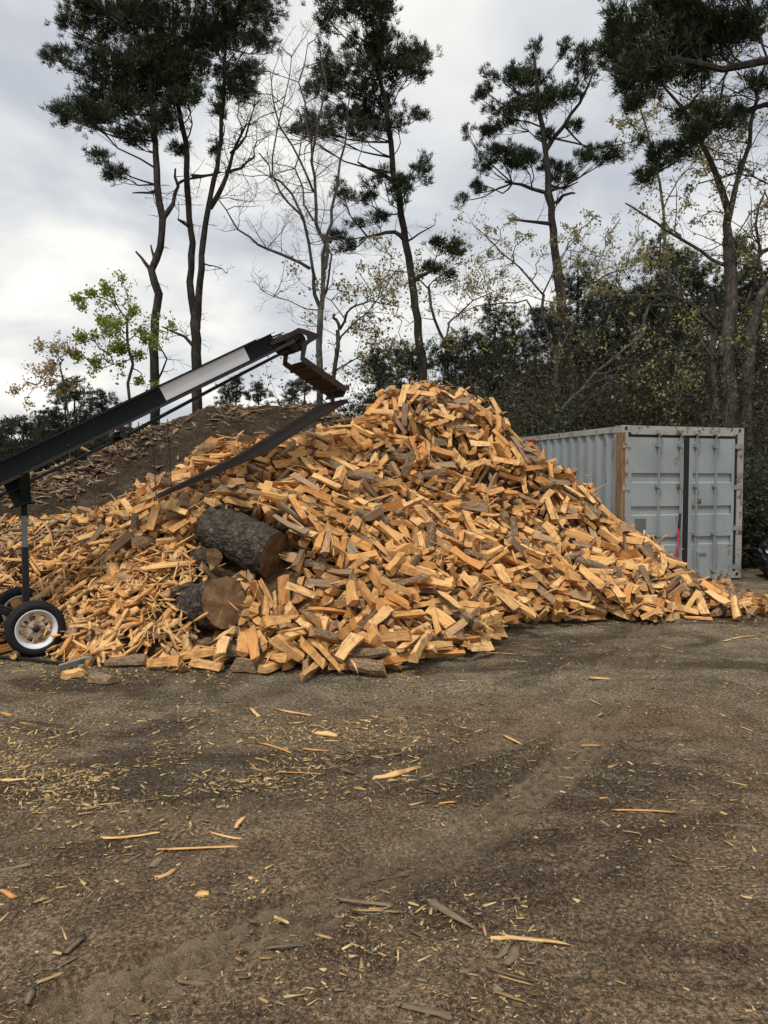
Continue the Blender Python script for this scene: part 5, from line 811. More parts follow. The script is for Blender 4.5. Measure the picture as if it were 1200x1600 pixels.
# the inner body of the heap, seen only through the gaps
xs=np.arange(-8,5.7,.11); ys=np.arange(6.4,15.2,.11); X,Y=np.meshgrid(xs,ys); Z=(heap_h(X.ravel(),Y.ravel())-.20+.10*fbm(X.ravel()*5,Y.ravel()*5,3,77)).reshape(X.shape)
wx=(X-CORNER[0])*math.cos(WA)+(Y-CORNER[1])*math.sin(WA); wy=-(X-CORNER[0])*math.sin(WA)+(Y-CORNER[1])*math.cos(WA)
nx,ny=len(xs),len(ys); o0=len(AV); AV+=list(map(tuple,np.stack([X.ravel(),Y.ravel(),Z.ravel()],1))); AL+=[(0,0,0)]*(nx*ny); AR+=[.5]*(nx*ny)
for j in range(ny-1):
    for i in range(nx-1):
        if Z[j,i]<-.08 or (wx[j,i]>-.15 and wy[j,i]>-.15): continue
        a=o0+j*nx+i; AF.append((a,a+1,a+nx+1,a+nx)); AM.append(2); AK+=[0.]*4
hp=polymesh('firewood_heap',AV,AF,[M['wood'],M['logbark'],M['core_shade']],AM,AL,AR,AK)
tag(hp,'mass of split firewood filling the big heap between and under the nearer logs','firewood heap',kind='stuff')
# splinters and slivers caught between the logs
rs=np.random.RandomState(61); pk=rs.choice(len(LV),1500); n=len(pk)
P_=LP[pk]+np.stack([rs.normal(0,.13,n),rs.normal(0,.10,n)-.05,rs.uniform(.02,.08,n)],1); P_[:,2]=np.maximum(P_[:,2],.03)
L=rs.lognormal(math.log(.15),.5,n).clip(.05,.42); W=rs.lognormal(math.log(.017),.5,n).clip(.006,.05); T=W*rs.uniform(.2,.6,n)
Q=quat_eul(rs.uniform(0,6.28,n),rs.normal(0,.45,n),rs.uniform(-1.2,1.2,n)); loc,wv,F=shards(n,rs,P_,Q,L,W,T,3,.1); wv[:,:,2]=np.maximum(wv[:,:,2],.003)
o=put_cloud('loose_splinters',loc,wv,F,rs.rand(n),M['kind']); tag(o,'thin slivers and splinters lodged among the split logs of the heap','splinters',kind='stuff')
# ---- kindling and splinters at the left ----------------------------------
def kzone(x,y): return (x<-1.70-.40*np.maximum(0,y-7.2))
rs=np.random.RandomState(11); K=15000
x=rs.uniform(-7.4,-1.0,K); y=rs.uniform(6.6,11.2,K); h=heap_h(x,y)
keep=kzone(x+rs.normal(0,.12,K),y)&(h>.0)&(y<10.9)
keep&=~((np.hypot(x+1.60,y-7.1)<.27)|((np.hypot(x+1.85,y-7.7)<.3)&(rs.rand(K)<.7)))
x,y,h=x[keep][:4300],y[keep][:4300],h[keep][:4300]; n=len(x)
e=.05; gxh=(heap_h(x+e,y)-heap_h(x-e,y))/(2*e); gyh=(heap_h(x,y+e)-heap_h(x,y-e))/(2*e)
L=rs.lognormal(math.log(.20),.5,n).clip(.06,.75); W=(rs.lognormal(math.log(.044),.6,n)).clip(.008,.14); T=(W*rs.uniform(.08,.38,n)).clip(.004,.035)
yaw=rs.uniform(0,2*math.pi,n); slope=gxh*np.cos(yaw)+gyh*np.sin(yaw); pit=-np.arctan(slope)*.85+rs.normal(0,.34,n)
Q=quat_eul(yaw,pit,rs.uniform(-1.2,1.2,n)); far=(x<-4.4)|(y>9.3)
Pk=np.stack([x,y,np.maximum(h+rs.uniform(-.07,.07,n),.02)],1)
loc,wv,F=shards(n,rs,Pk,Q,L,W,T,3,.42)
wv[:,:,2]=np.where(wv[:,:,2]<-.01,-.01,wv[:,:,2])
rk=rs.rand(n); rk=np.where((y>8.7)&(rs.rand(n)<.62),.86+.14*rs.rand(n),rk)
isind=np.zeros(n,bool); isind[[q for q in KSEL if q<n]]=True
items=[]
for i in np.nonzero(isind)[0]:
    o=single('kindling_stick',loc[i],F,rk[i],M['kind'],Pk[i],Q[i]); tag(o,None,'kindling','splintered sticks in the kindling spill')
    p=px(Pk[i]); rg='by the wheels' if p[0]<110 and p[1]>960 else 'on the far left bank' if p[0]<150 and p[1]<900 else 'on the kindling crest' if p[1]<860 else 'at the gravel edge' if p[1]>1000 else 'mid-left in the kindling' if p[0]<230 else 'mid-right in the kindling'
    nm=('long ' if L[i]>.33 else 'short ' if L[i]<.18 else '')+('broad' if W[i]>.055 else 'thin' if W[i]<.028 else 'stout')
    items.append((o,f"{nm} {tone(rk[i])} splinter {log_pose(Q[i])} {rg}",p[0]))
settle_labels(items)
o=put_cloud('kindling',loc[~isind],wv[~isind],F,rk[~isind],M['kind']); tag(o,'loose splinters and bark flakes heaped left of the split logs','kindling',kind='stuff')
# weathered scraps over the mound
rs=np.random.RandomState(21); K=22000
x=rs.uniform(-8.5,2.0,K); y=rs.uniform(10.6,17,K); h=mound_h(x,y); cz=cone_h(x,y,MR,MF,.85)
rr=np.full(K,9.)
for a,b_ in zip(MR[:-1],MR[1:]): rr=np.minimum(rr,segd(x,y,a[0],a[1],b_[0],b_[1])[0])
pr=np.exp(-(rr/.5)**2)*.95+.03; pr*=np.clip(3*vnoise(x*1.3,y*1.3,9)-.7,.06,1)
keep=(cz>0)&(rs.rand(K)<pr); x,y,h=x[keep][:3600],y[keep][:3600],h[keep][:3600]; n=len(x)
L=rs.lognormal(math.log(.17),.45,n).clip(.06,.6); W=rs.lognormal(math.log(.035),.5,n).clip(.012,.12); T=W*rs.uniform(.2,.6,n)
yaw=rs.uniform(0,2*math.pi,n); Q=quat_eul(yaw,rs.normal(0,.35,n),rs.uniform(-1,1,n)); P_=np.stack([x,y,h+rs.uniform(-.01,.05,n)],1)
loc,wv,F=shards(n,rs,P_,Q,L,W,T,2,.45); rm=rs.rand(n)
sc_=L*W/y**2; top=np.argsort(-sc_)[:60]; isind=np.zeros(n,bool); isind[top]=True; items=[]
for i in top:
    p=px(P_[i])
    if not(0<p[0]<560 and p[1]<860): isind[i]=False; continue
    o=single('wood_scrap',loc[i],F,rm[i],M['scrap'],P_[i],Q[i]); tag(o,None,'wood scrap','weathered scraps on the dirt mound')
    rg='on the mound crest' if rr[np.nonzero(keep)[0][i]]<.6 else 'partway down the dirt mound'
    tn='ash-brown' if rm[i]<.2 else 'dark brown' if rm[i]<.4 or .62<rm[i]<.85 else 'tan'
    items.append((o,f"{'long' if L[i]>.3 else 'short'} {tn} wood scrap {log_pose(Q[i])} {rg}",p[0]))
settle_labels(items)
o=put_cloud('mound_scraps',loc[~isind],wv[~isind],F,rm[~isind],M['scrap']); tag(o,'small weathered bark and wood scraps strewn over the dirt mound','wood scraps',kind='stuff')
# ---- chips, grit on the ground -------------------------------------------
rs=np.random.RandomState(31); K=300000
y=1.9+8.0*rs.rand(K)**1.15; x=rs.uniform(-1,1,K)*(y*.56+.2)
den=.14+1.3*np.exp(-((x+1.5)/1.0)**2-((y-4.15)/.42)**2)+.5*np.exp(-((x+2.6)/.7)**2-((y-4.6)/.6)**2)+.55*np.exp(-((x+.4)/.9)**2-((y-5.0)/.5)**2)+.30*(y<3.1)*(x<.6)+.75*np.clip(1-np.abs(y-6.6)/.5,0,1)*(x<.4)+.4*np.clip(1-np.abs(y-8.8)/.8,0,1)*(x>1)
den*=np.clip(3.0*vnoise(x*2.2,y*2.2,55)-.55,.06,1.4); keep=(rs.rand(K)<den*.42)&(heap_h(x,y)<0.02); x,y=x[keep][:34000],y[keep][:34000]; n=len(x)
L=(rs.lognormal(math.log(.014),.75,n).clip(.005,.13))*np.clip(y/4,.55,1); W=(L*rs.uniform(.12,.7,n)).clip(.002,.018); T=W*rs.uniform(.2,.5,n)+.001
z=ground_z(x,y)-.012+T*.5+.001
Q=quat_eul(rs.uniform(0,6.28,n),rs.normal(0,.07,n),rs.normal(0,.25,n)); P_=np.stack([x,y,z],1)
loc,wv,F=shards(n,rs,P_,Q,L,W,T,1,.15)
rc=rs.rand(n); rc=np.where(rs.rand(n)<np.where((x<.3)&(y>3.5),.62,.38),rc*.85,.86+.14*rc)
o=put_cloud('wood_chips',loc,wv,F,rc,M['chip']); tag(o,'fine pale wood chips and bark bits scattered over the dirt','wood chips',kind='stuff')
K=12000; y=1.9+6.5*rs.rand(K)**1.2; x=rs.uniform(-1,1,K)*(y*.56+.2); r=rs.lognormal(math.log(.0042),.5,K).clip(.0018,.010)
oc=np.array([(1,0,0),(0,1,0),(-1,0,0),(0,-1,0),(0,0,.7),(0,0,-.7)]); jit=rs.uniform(.6,1.25,(K,6,1))
V=oc[None]*jit*r[:,None,None]; V=V+np.stack([x,y,ground_z(x,y)-.012+r*.3],1)[:,None]
FF=np.array([(0,1,4),(1,2,4),(2,3,4),(3,0,4),(1,0,5),(2,1,5),(3,2,5),(0,3,5)]); FF=(FF[None]+(np.arange(K)*6)[:,None,None]).reshape(-1,3)
o=npmesh('gravel',V.reshape(-1,3),FF,M['stone'],{'rnd':('FLOAT',np.repeat(rs.rand(K),6))}); tag(o,'small grey and white pebbles pressed into the dirt','gravel',kind='stuff')
# ---- larger splinters one can point at -----------------------------------
# px x, px y, length px, angle deg (screen), width cm, tone, words
SP=[(617,1206,82,24,4.5,.15,'pale pointed split slab lying alone on the gravel mid-yard'),
(801,1152,36,-52,4,.12,'small pale pointed splinter on open gravel right of the middle'),
(706,1428,100,-52,4,.93,'grey-brown tapering stave lying diagonally in the near dirt'),
(303,1322,128,4,2.2,.1,'long thin tan lath lying level in the left foreground'),
(457,1110,62,-18,2.6,.1,'bright tan splinter on the gravel before the heap'),
(398,1110,30,-50,3.5,.2,'short curled pale chip standing by the dark soil patch'),
(404,1123,22,80,5,.95,'grey block end half buried in the dark soil patch'),
(425,1166,66,-26,2,.5,'thin orange-tan splinter right of the dark soil patch'),
(508,1147,36,-14,5,.2,'flat pale flake on gravel below the heap toe'),
(496,1170,44,-8,2,.3,'narrow tan sliver below the flat pale flake'),
(530,1198,56,-35,3.5,.9,'brown broken chunk of wood left of the pale slab'),
(470,1208,70,-5,1.8,.6,'thin brownish sliver among sawdust chips'),
(435,1240,60,6,1.2,.9,'faint thin brown twig in the middle distance dirt'),
(197,1306,90,10,1.6,.25,'slim tan splinter left of the level lath'),
(376,1286,34,80,2.2,.1,'short upright tan splinter behind the level lath'),
(210,1335,34,58,2,.95,'grey weathered stick left of the lath'),
(245,1345,26,72,4,.97,'dark grey bark block under the lath'),
(260,1363,42,50,2.5,.15,'orange-tan splinter below the lath, tilted'),
(396,1373,20,-42,2.4,.2,'tiny pale chip right of the tilted splinter'),
(317,1395,20,2,4,.3,'small square tan chip in the left foreground'),
(355,1303,60,-20,1.5,.7,'thin tan twig by the right end of the lath'),
(118,1475,56,75,3,.92,'brown twisted bark strip in the lower left corner area'),
(104,1505,40,60,1.6,.9,'thin brown strip below the twisted bark'),
(48,1560,50,-82,2.5,.95,'dark forked bark strip at the lower left edge'),
(80,1532,50,45,2,.85,'tan-brown sliver leaning on the forked bark strip'),
(22,1352,44,25,2.4,.97,'dark stick at the left edge of the yard'),
(12,1394,40,-35,3.6,.5,'brownish wedge cut off by the left edge'),
(800,1488,62,68,4.5,.93,'stout grey-brown bark chunk in the near right dirt'),
(786,1484,48,62,3,.95,'narrower bark chunk leaning against the stout one'),
(828,1467,120,-8,1.8,.75,'long reddish-brown splinter across the top of the bark chunks'),
(795,1520,74,-30,2,.9,'grey split stick in front of the bark chunks'),
(806,1528,60,-28,1.6,.85,'thin tan stick beside the grey split stick'),
(796,1556,58,-36,3.2,.88,'brown pointed sliver near the bottom edge'),
(662,1578,96,-24,3,.95,'dark twisted root strip at the bottom edge'),
(632,1552,50,2,2,.9,'flat brown lath near the bottom edge'),
(1006,1266,98,-3,2,.6,'long reddish splinter lying level on the right'),
(1160,1286,88,-6,1.6,.9,'thin grey stick at the right edge'),
(938,1058,30,-8,3,.7,'brown flake on the far right gravel'),
(923,1163,34,-2,1.6,.6,'orange-brown sliver inside the tyre track'),
(600,1370,74,20,1.6,.9,'brown twig pointing up right in mid-yard dirt'),
(570,1412,90,-12,2,.93,'dark flat splinter pile piece left of the stave'),
(585,1424,70,-4,1.8,.85,'reddish sliver under the dark flat splinter'),
(442,1478,50,12,2,.92,'brown flake left of the stave near bottom'),
(300,1528,60,-10,1.6,.93,'thin dark twig at lower left of centre'),
(345,1520,34,55,1.6,.9,'short brown twig crossing the thin dark twig'),
(1160,998,80,12,2.4,.3,'pale curved splinter at the right edge near the heap tail'),
(780,1020,50,-4,1.6,.6,'dull splinter right of the heap toe'),
(290,1042,40,25,2.6,.2,'pale curled shaving on gravel left of the toe'),
(10,1112,26,-20,3,.4,'orange chip at the left edge of the gravel'),
(25,1215,46,6,2.4,.2,'tan flake at the left edge among shavings'),
(700,1255,30,10,2,.6,'dull brown chip left of the tyre mark'),
(540,1325,30,-60,2,.9,'brown chip in mid-yard')]
for i,(x,y,l,a,wc,rn_,lab) in enumerate(SP):
    d=EYE/math.tan(math.atan((y-800)/FPX)+PITCH); c0=at(x,y,d); ca_,sa_=math.cos(R(a)),math.sin(R(a))
    # length on the ground: undo the foreshortening of the ground plane
    gx_=l*ca_/FPX*d; gy_=l*sa_/FPX*d/(EYE/d)*.55; Lg=math.hypot(gx_,gy_); yw=math.atan2(gy_,gx_)
    rs=np.random.RandomState(500+i); T=wc/100*(rs.uniform(.14,.26) if rn_>.8 else rs.uniform(.25,.45))
    lo,_,F=shards(1,rs,np.zeros((1,3)),np.array([[1.,0,0,0]]),np.array([Lg]),np.array([wc/100]),np.array([T]),4,.2 if 'point' in lab or 'taper' in lab else .7)
    q=quat_eul(np.array([yw]),np.array([0.]),np.array([rs.uniform(-.3,.3)]))[0]
    z=max(gz(c0.x+k*Lg/2*math.cos(yw),c0.y+k*Lg/2*math.sin(yw)) for k in(-1,-.5,0,.5,1))
    o=single('wood_splinter',lo[0],F,rn_,M['chip'] if rn_>.8 else M['kind'],(c0.x,c0.y,z+T*.35),q); tag(o,lab,'wood splinter','splinters lying on the yard')
# ---- painted and rusty metals ---------------------------------------------
def paint(name,base,rust=(.20,.075,.025),amt=.62,rough=.5,grime=.25,vs=(1,1,1),sc=3.0,spec=.4):
    m,t,b=mat(name,rough,spec); P=worldpos(t); mp=t.nodes.new('ShaderNodeMapping'); mp.inputs['Scale'].default_value=vs; t.links.new(P,mp.inputs[0])
    n=tex(t,sc,8,.72,mp.outputs[0]); g=tex(t,2.0,5,.6,P); f=tex(t,22,3,.6,P)
    c=mixc(t,ramp(t,[(.4,0),(.75,grime)],g.outputs[0]).outputs[0],base,tuple(q*.45 for q in base))
    rc=mixc(t,f.outputs[0],tuple(q*.45 for q in rust),tuple(q*1.4 for q in rust))
    k=ramp(t,[(amt,0),(amt+.04,.9)],n.outputs[0])
    t.links.new(mixc(t,k.outputs[0],c,rc),b.inputs['Base Color'])
    t.links.new(ramp(t,[(amt,rough),(amt+.05,.9)],n.outputs[0]).outputs[0],b.inputs['Roughness']); bump(t,b,n.outputs[0],.25,.004)
    return m
M['cgrey']=paint('grey container paint',(.275,.305,.310),amt=.62,grime=.45,vs=(1.2,1.2,.5))
M['cside']=paint('grey container side with maroon streaks',(.26,.285,.295),rust=(.20,.045,.05),amt=.615,vs=(1.6,1.6,.22),sc=3.2,grime=.3)
M['cframe']=paint('rust-spotted container frame',(.31,.31,.28),rust=(.16,.065,.03),amt=.545,sc=8,grime=.4)
M['crust']=paint('orange rusted post',(.24,.155,.08),rust=(.14,.065,.03),amt=.50,vs=(9,9,.7),sc=3)
M['cbar']=paint('galvanised locking bar',(.22,.235,.24),amt=.60,sc=6)
M['gasket']=mat('black door gasket',.7)[0]; M['gasket'].node_tree.nodes['Principled BSDF'].inputs['Base Color'].default_value=(.012,.013,.014,1)
def plain(name,c,rough=.6,spec=.3,metal=0,var=.25):
    m,t,b=mat(name,rough,spec,metal); n=tex(t,9,4,.6,worldpos(t))
    t.links.new(mixc(t,n.outputs[0],tuple(q*(1-var) for q in c),tuple(min(1,q*(1+var)) for q in c)),b.inputs['Base Color']); return m
M['sign']=plain('red sign paint',(.33,.018,.03),.4); M['white']=plain('white lettering',(.72,.72,.7),.5)
M['placard']=plain('weathered grey sticker',(.12,.12,.11),.5); M['yellow']=plain('yellow lettering',(.38,.38,.12),.5)
M['black']=plain('black plate',(.012,.012,.012),.5); M['redh']=plain('red fibreglass handle',(.30,.014,.03),.35); M['blackgrip']=plain('black rubber grip',(.015,.015,.016),.8)
M['steel']=plain('dull steel',(.25,.25,.25),.4,.5,.8)
# ---- shipping container -----------------------------------------------------
cont=thing('shipping_container','grey steel shipping container with closed double doors behind the firewood heap','container',(CORNER[0],CORNER[1],0)); cont.rotation_euler=(0,0,WA)
CW,CH,CL=2.44,2.59,6.06
b=MB()
for u in(.0,CW-.13): b.box((u+.065,CL-.07,CH/2),(.065,.07,CH/2-.118))
b.box((CW-.065,.08,CH/2),(.062,.078,CH/2-.118))
b.box((.105,.08,CH/2),(.025,.076,CH/2-.118))
b.box((CW/2,.075,CH-.075),(CW/2-.18,.073,.071)); b.box((CW/2,.08,.075),(CW/2-.18,.075,.07))
b.box((CW/2,CL-.05,CH-.07),(CW/2-.17,.045,.06)); b.box((CW/2,CL-.05,.08),(CW/2-.17,.045,.07))
for u in(.03,CW-.03): b.box((u,CL/2,CH-.065),(.027,CL/2-.18,.05)); b.box((u,CL/2,.09),(.027,CL/2-.18,.07))
b.build('frame',M['cframe'],cont)
b=MB(); b.box((.04,.08,CH/2),(.038,.079,CH/2-.118)); o=b.build('corner_post',M['crust'],cont); o['label']='orange rusted corner post'
for u in(.09,CW-.09):
    for v in(.09,CL-.09):
        for z in(.059,CH-.059):
            b=MB(); sx=-1 if u<1 else 1; sy=-1 if v<1 else 1
            # box shell with an oval hole in the end face
            e=.088; hz=.058; zz=z; n_=12
            fy=v+sy*e; ring=[(u+.032*math.cos(2*math.pi*k/n_),fy,z+.042*math.sin(2*math.pi*k/n_)) for k in range(n_)]
            rim_pts=[(u+e*cx_,fy,z+hz*cz_) for cx_,cz_ in((1,0),(1,1),(0,1),(-1,1),(-1,0),(-1,-1),(0,-1),(1,-1))]
            V=ring+rim_pts; F=[]
            mpn={0:0,1:1,2:1,3:2,4:3,5:3,6:4,7:5,8:5,9:6,10:7,11:7}
            for k in range(n_):
                k2=(k+1)%n_; a,c_=mpn[k],mpn[k2]
                F.append((k,k2,n_+c_) if a==c_ else (k,k2,n_+c_,n_+a))
            b.add(V,F); b.add([(q[0],q[1]-sy*.05,q[2]) for q in ring]+ring,[(k,(k+1)%n_,n_+(k+1)%n_,n_+k) for k in range(n_)]+[tuple(range(n_))])
            x0,x1,z0,z1=u-e,u+e,z-hz,z+hz; yb=v-sy*e
            b.add([(x0,fy,z0),(x1,fy,z0),(x1,fy,z1),(x0,fy,z1),(x0,yb,z0),(x1,yb,z0),(x1,yb,z1),(x0,yb,z1)],[(0,1,5,4),(1,2,6,5),(2,3,7,6),(3,0,4,7),(4,5,6,7)])
            b.build('corner_casting',M['cframe'],cont)
def corrug(name,uo,sgn,v0,v1,along='v'):
    b=MB(); P=[]; t_=v0; k=0; seq=[(.072,0),(.068,1),(.070,1),(.068,0)]
    d=0; P.append((t_,0)); i=0
    while t_<v1-.001:
        l,nd=seq[i%4]; t_=min(t_+l,v1); P.append((t_,nd*.036)); i+=1
    V=[]
    for tt,dd in P:
        for z in(.155,CH-.112):
            V.append((uo+sgn*(.012+dd),tt,z) if along=='v' else (tt,uo+sgn*(.012+dd),z))
    b.add(V,[(2*i,2*i+2,2*i+3,2*i+1) for i in range(len(P)-1)])
    return b.build(name,M['cside'],cont)
corrug('side_wall',0,1,.155,CL-.14); corrug('side_wall',CW,-1,.155,CL-.14); corrug('end_wall',CL,-1,.13,CW-.13,'u')
b=MB(); P=[]; t_=.17;i=0
while t_<CL-.17: P.append((t_,(0,0,.02,.02)[i%4])); t_+=.09; i+=1
b.add([(u,tt,CH-.045+dd) for tt,dd in P for u in(.055,CW-.055)],[(2*i,2*i+1,2*i+3,2*i+2) for i in range(len(P)-1)]); b.build('roof',M['cside'],cont)
for (u0,u1) in((.135,1.225),(1.33,2.265)):
    zb,zt=.075,2.40; b=MB(); s0,s1=u0+.075,u1-.055
    b.box(((u0+s0)/2,.035,(zb+zt)/2),((s0-u0)/2,.018,(zt-zb)/2)); b.box(((u1+s1)/2,.035,(zb+zt)/2),((u1-s1)/2,.018,(zt-zb)/2))
    pr=[(zb,.019)]
    for a,c_ in((.62,.735),(1.125,1.255),(1.665,1.805)): pr+=[(a-.018,.019),(a,.052),(c_,.052),(c_+.006,.019)]
    pr.append((zt,.019)); V=[(s,v,z) for z,v in pr for s in(s0,s1)]
    b.add(V,[(2*i,2*i+1,2*i+3,2*i+2) for i in range(len(pr)-1)])
    for a,c_ in((.62,.735),(1.125,1.255),(1.665,1.805)):   # close the ends of the recess
        for s in(s0,s1): b.add([(s,.0185,a-.018),(s,.053,a),(s,.053,c_),(s,.0185,c_+.006)],[(0,1,2,3)])
    d=b.build('door',M['cgrey'],cont)
    for u in((.70,1.13) if u0<1 else(1.45,1.84)):
        b=MB(); b.tube([(u,-.03,.05),(u,-.03,2.5)],.017,10); o=b.build('locking_bar',M['cbar'],d)
        for z in(.16,.79,1.60,2.27): b=MB(); b.box((u,-.012,z),(.045,.030,.026)); b.box((u,-.044,z),(.026,.012,.034)); b.build('bar_guide',M['cbar'],d)
        for z in(2.49,.045): b=MB(); b.box((u,-.035,z),(.042,.032,.030)); b.box((u,-.072,z-.01),(.018,.008,.05)); b.build('cam_keeper',M['cframe'],d)
    b=MB()
    if u0<1: b.bar((.74,-.045,.50),(1.10,-.050,.49),.012,.035); b.box((.98,-.03,.40),(.12,.03,.018)); b.box((1.06,-.02,.42),(.035,.034,.03))
    else: b.bar((1.88,-.045,.60),(1.86,-.05,.26),.012,.035); b.bar((1.49,-.045,.44),(1.52,-.05,.10),.012,.035); b.box((1.60,.005,.46),(.10,.013,.02))
    b.build('door_handle',M['cbar'],d)
    for z in(.20,.87,1.57,2.27):
        b=MB(); uc=.10 if u0<1 else 2.325; b.box((uc,.006,z),(.070,.012,.038)); b.tube([((.045 if u0<1 else 2.40),-.008,z-.05),((.045 if u0<1 else 2.40),-.008,z+.05)],.016,8); b.build('hinge',M['cbar'] if u0>1 else M['cframe'],d)
b=MB(); b.box((1.278,.03,1.24),(.046,.024,1.17)); b.box((1.2,.045,2.425),(1.08,.03,.022)); b.box((2.29,.035,1.24),(.022,.02,1.17)); b.box((1.2,.05,.055),(1.08,.03,.018)); b.box((CW/2,.13,1.24),(1.15,.02,1.2)); b.build('gasket',M['gasket'],cont)
b=MB(); b.box((.395,.014,.93),(.104,.004,.130)); o=b.build('sticker',M['placard'],cont); o['label']='faded grey sticker on the left door'
b=MB(); b.box((.465,.0065,.83),(.018,.003,.04)); b.build('tag',M['white'],o)
b=MB(); b.box((1.525,.012,1.34),(.053,.006,.036)); npl=b.build('number_plate',M['black'],cont)
def text(s,size,loc,rot,mt,name,parent,ext=.002,sx=1,bold=0.0):
    c=bpy.data.curves.new(name,'FONT'); c.body=s; c.size=size; c.extrude=ext; c.align_x='CENTER'; c.align_y='CENTER'; c.offset=bold
    tmp=bpy.data.objects.new(name,c); sc.collection.objects.link(tmp); bpy.context.view_layer.update()
    me=bpy.data.meshes.new_from_object(tmp.evaluated_get(bpy.context.evaluated_depsgraph_get())); bpy.data.objects.remove(tmp)
    me.materials.clear(); me.materials.append(mt); o=bpy.data.objects.new(name,me); sc.collection.objects.link(o); o.parent=parent; o.location=loc; o.rotation_euler=rot; o.scale=(sx,1,1); return o
text('07',.072,(1.525,.003,1.34),(R(90),0,0),M['yellow'],'lettering',npl,bold=.0)
b=MB(); b.box((-.004,.24,2.28),(.006,.03,.11)); b.build('lock_box_plate',M['cbar'],cont)
sg=MB(); sg.box((-.012,3.52,2.36),(.010,.62,.145)); sgn=sg.build('wall_sign',M['sign'],None,loc=None); sgn.parent=None
sgn.location=(CORNER[0],CORNER[1],0); sgn.rotation_euler=(0,0,WA); tag(sgn,'red sign with white letters OD on the container side, mostly behind the heap','sign')
text('OD',.17,(-.025,3.10,2.375),(R(90),0,R(-90)),M['white'],'lettering',sgn,bold=.004,sx=.85)
# ---- splitting maul leaning on the doors -------------------------------------
def cw(u,v,z): return Vector((CORNER[0]+u*math.cos(WA)-v*math.sin(WA),CORNER[1]+u*math.sin(WA)+v*math.cos(WA),z))
top=cw(1.09,-.085,1.13); foot_pt=cw(.80,-.36,.27); dd=(top-foot_pt).normalized()
ax=thing('splitting_maul','red-handled maul with black grip leaning against the grey container doors','maul',tuple(foot_pt))
Lh=(top-foot_pt).length
def pt(k): return dd*(Lh*k)
b=MB(); b.tube([pt(0),pt(.35),pt(.72)],[.021,.017,.019],10); b.build('handle',M['redh'],ax,True)
b=MB(); b.tube([pt(.72),pt(.74),pt(.97),pt(1)],[.019,.024,.021,.024],10); b.build('grip',M['blackgrip'],ax,True)
side=dd.cross(Vector((0,1,0))).normalized(); nrm=dd.cross(side)
b=MB(); c_=pt(.02); V=[]
for k,(hw,hh) in((-.10,(.028,.03)),(.03,(.028,.03)),(.12,(.004,.045))):
    for i,j in((-1,-1),(1,-1),(1,1),(-1,1)): V.append(c_+side*k+nrm*(i*hw)+dd*(j*hh))
b.add(V,[(0,1,2,3),(8,11,10,9)]+[(s*4+i,s*4+(i+1)%4,s*4+4+(i+1)%4,s*4+4+i) for s in(0,1) for i in range(4)]); b.build('head',M['steel'],ax)
# ---- big unsplit trunk sections ----------------------------------------------
def sawn_mat():
    m,t,b=mat('sawn end grain',.85,.15); lc=attr(t,'lc'); sp=t.nodes.new('ShaderNodeSeparateXYZ'); t.links.new(lc.outputs['Vector'],sp.inputs[0])
    r_=mathn(t,'SQRT',mathn(t,'ADD',mathn(t,'POWER',sp.outputs[1],2.),mathn(t,'POWER',sp.outputs[2],2.)))
    n=tex(t,9,5,.6,lc.outputs['Vector']); w_=mathn(t,'SINE',mathn(t,'MULTIPLY',mathn(t,'ADD',r_,mathn(t,'MULTIPLY',n.outputs[0],.03)),230.))
    c=ramp(t,[(.28,(.07,.042,.026)),(.5,(.17,.098,.052)),(.72,(.29,.175,.09))],n.outputs[0]); c=mixc(t,mathn(t,'MULTIPLY',mathn(t,'ADD',w_,1.),.13),c.outputs[0],(.12,.06,.03))
    t.links.new(c,b.inputs['Base Color']); bump(t,b,tex(t,70,3,.6,lc.outputs['Vector']).outputs[0],.5,.005); return m
M['sawn']=sawn_mat()
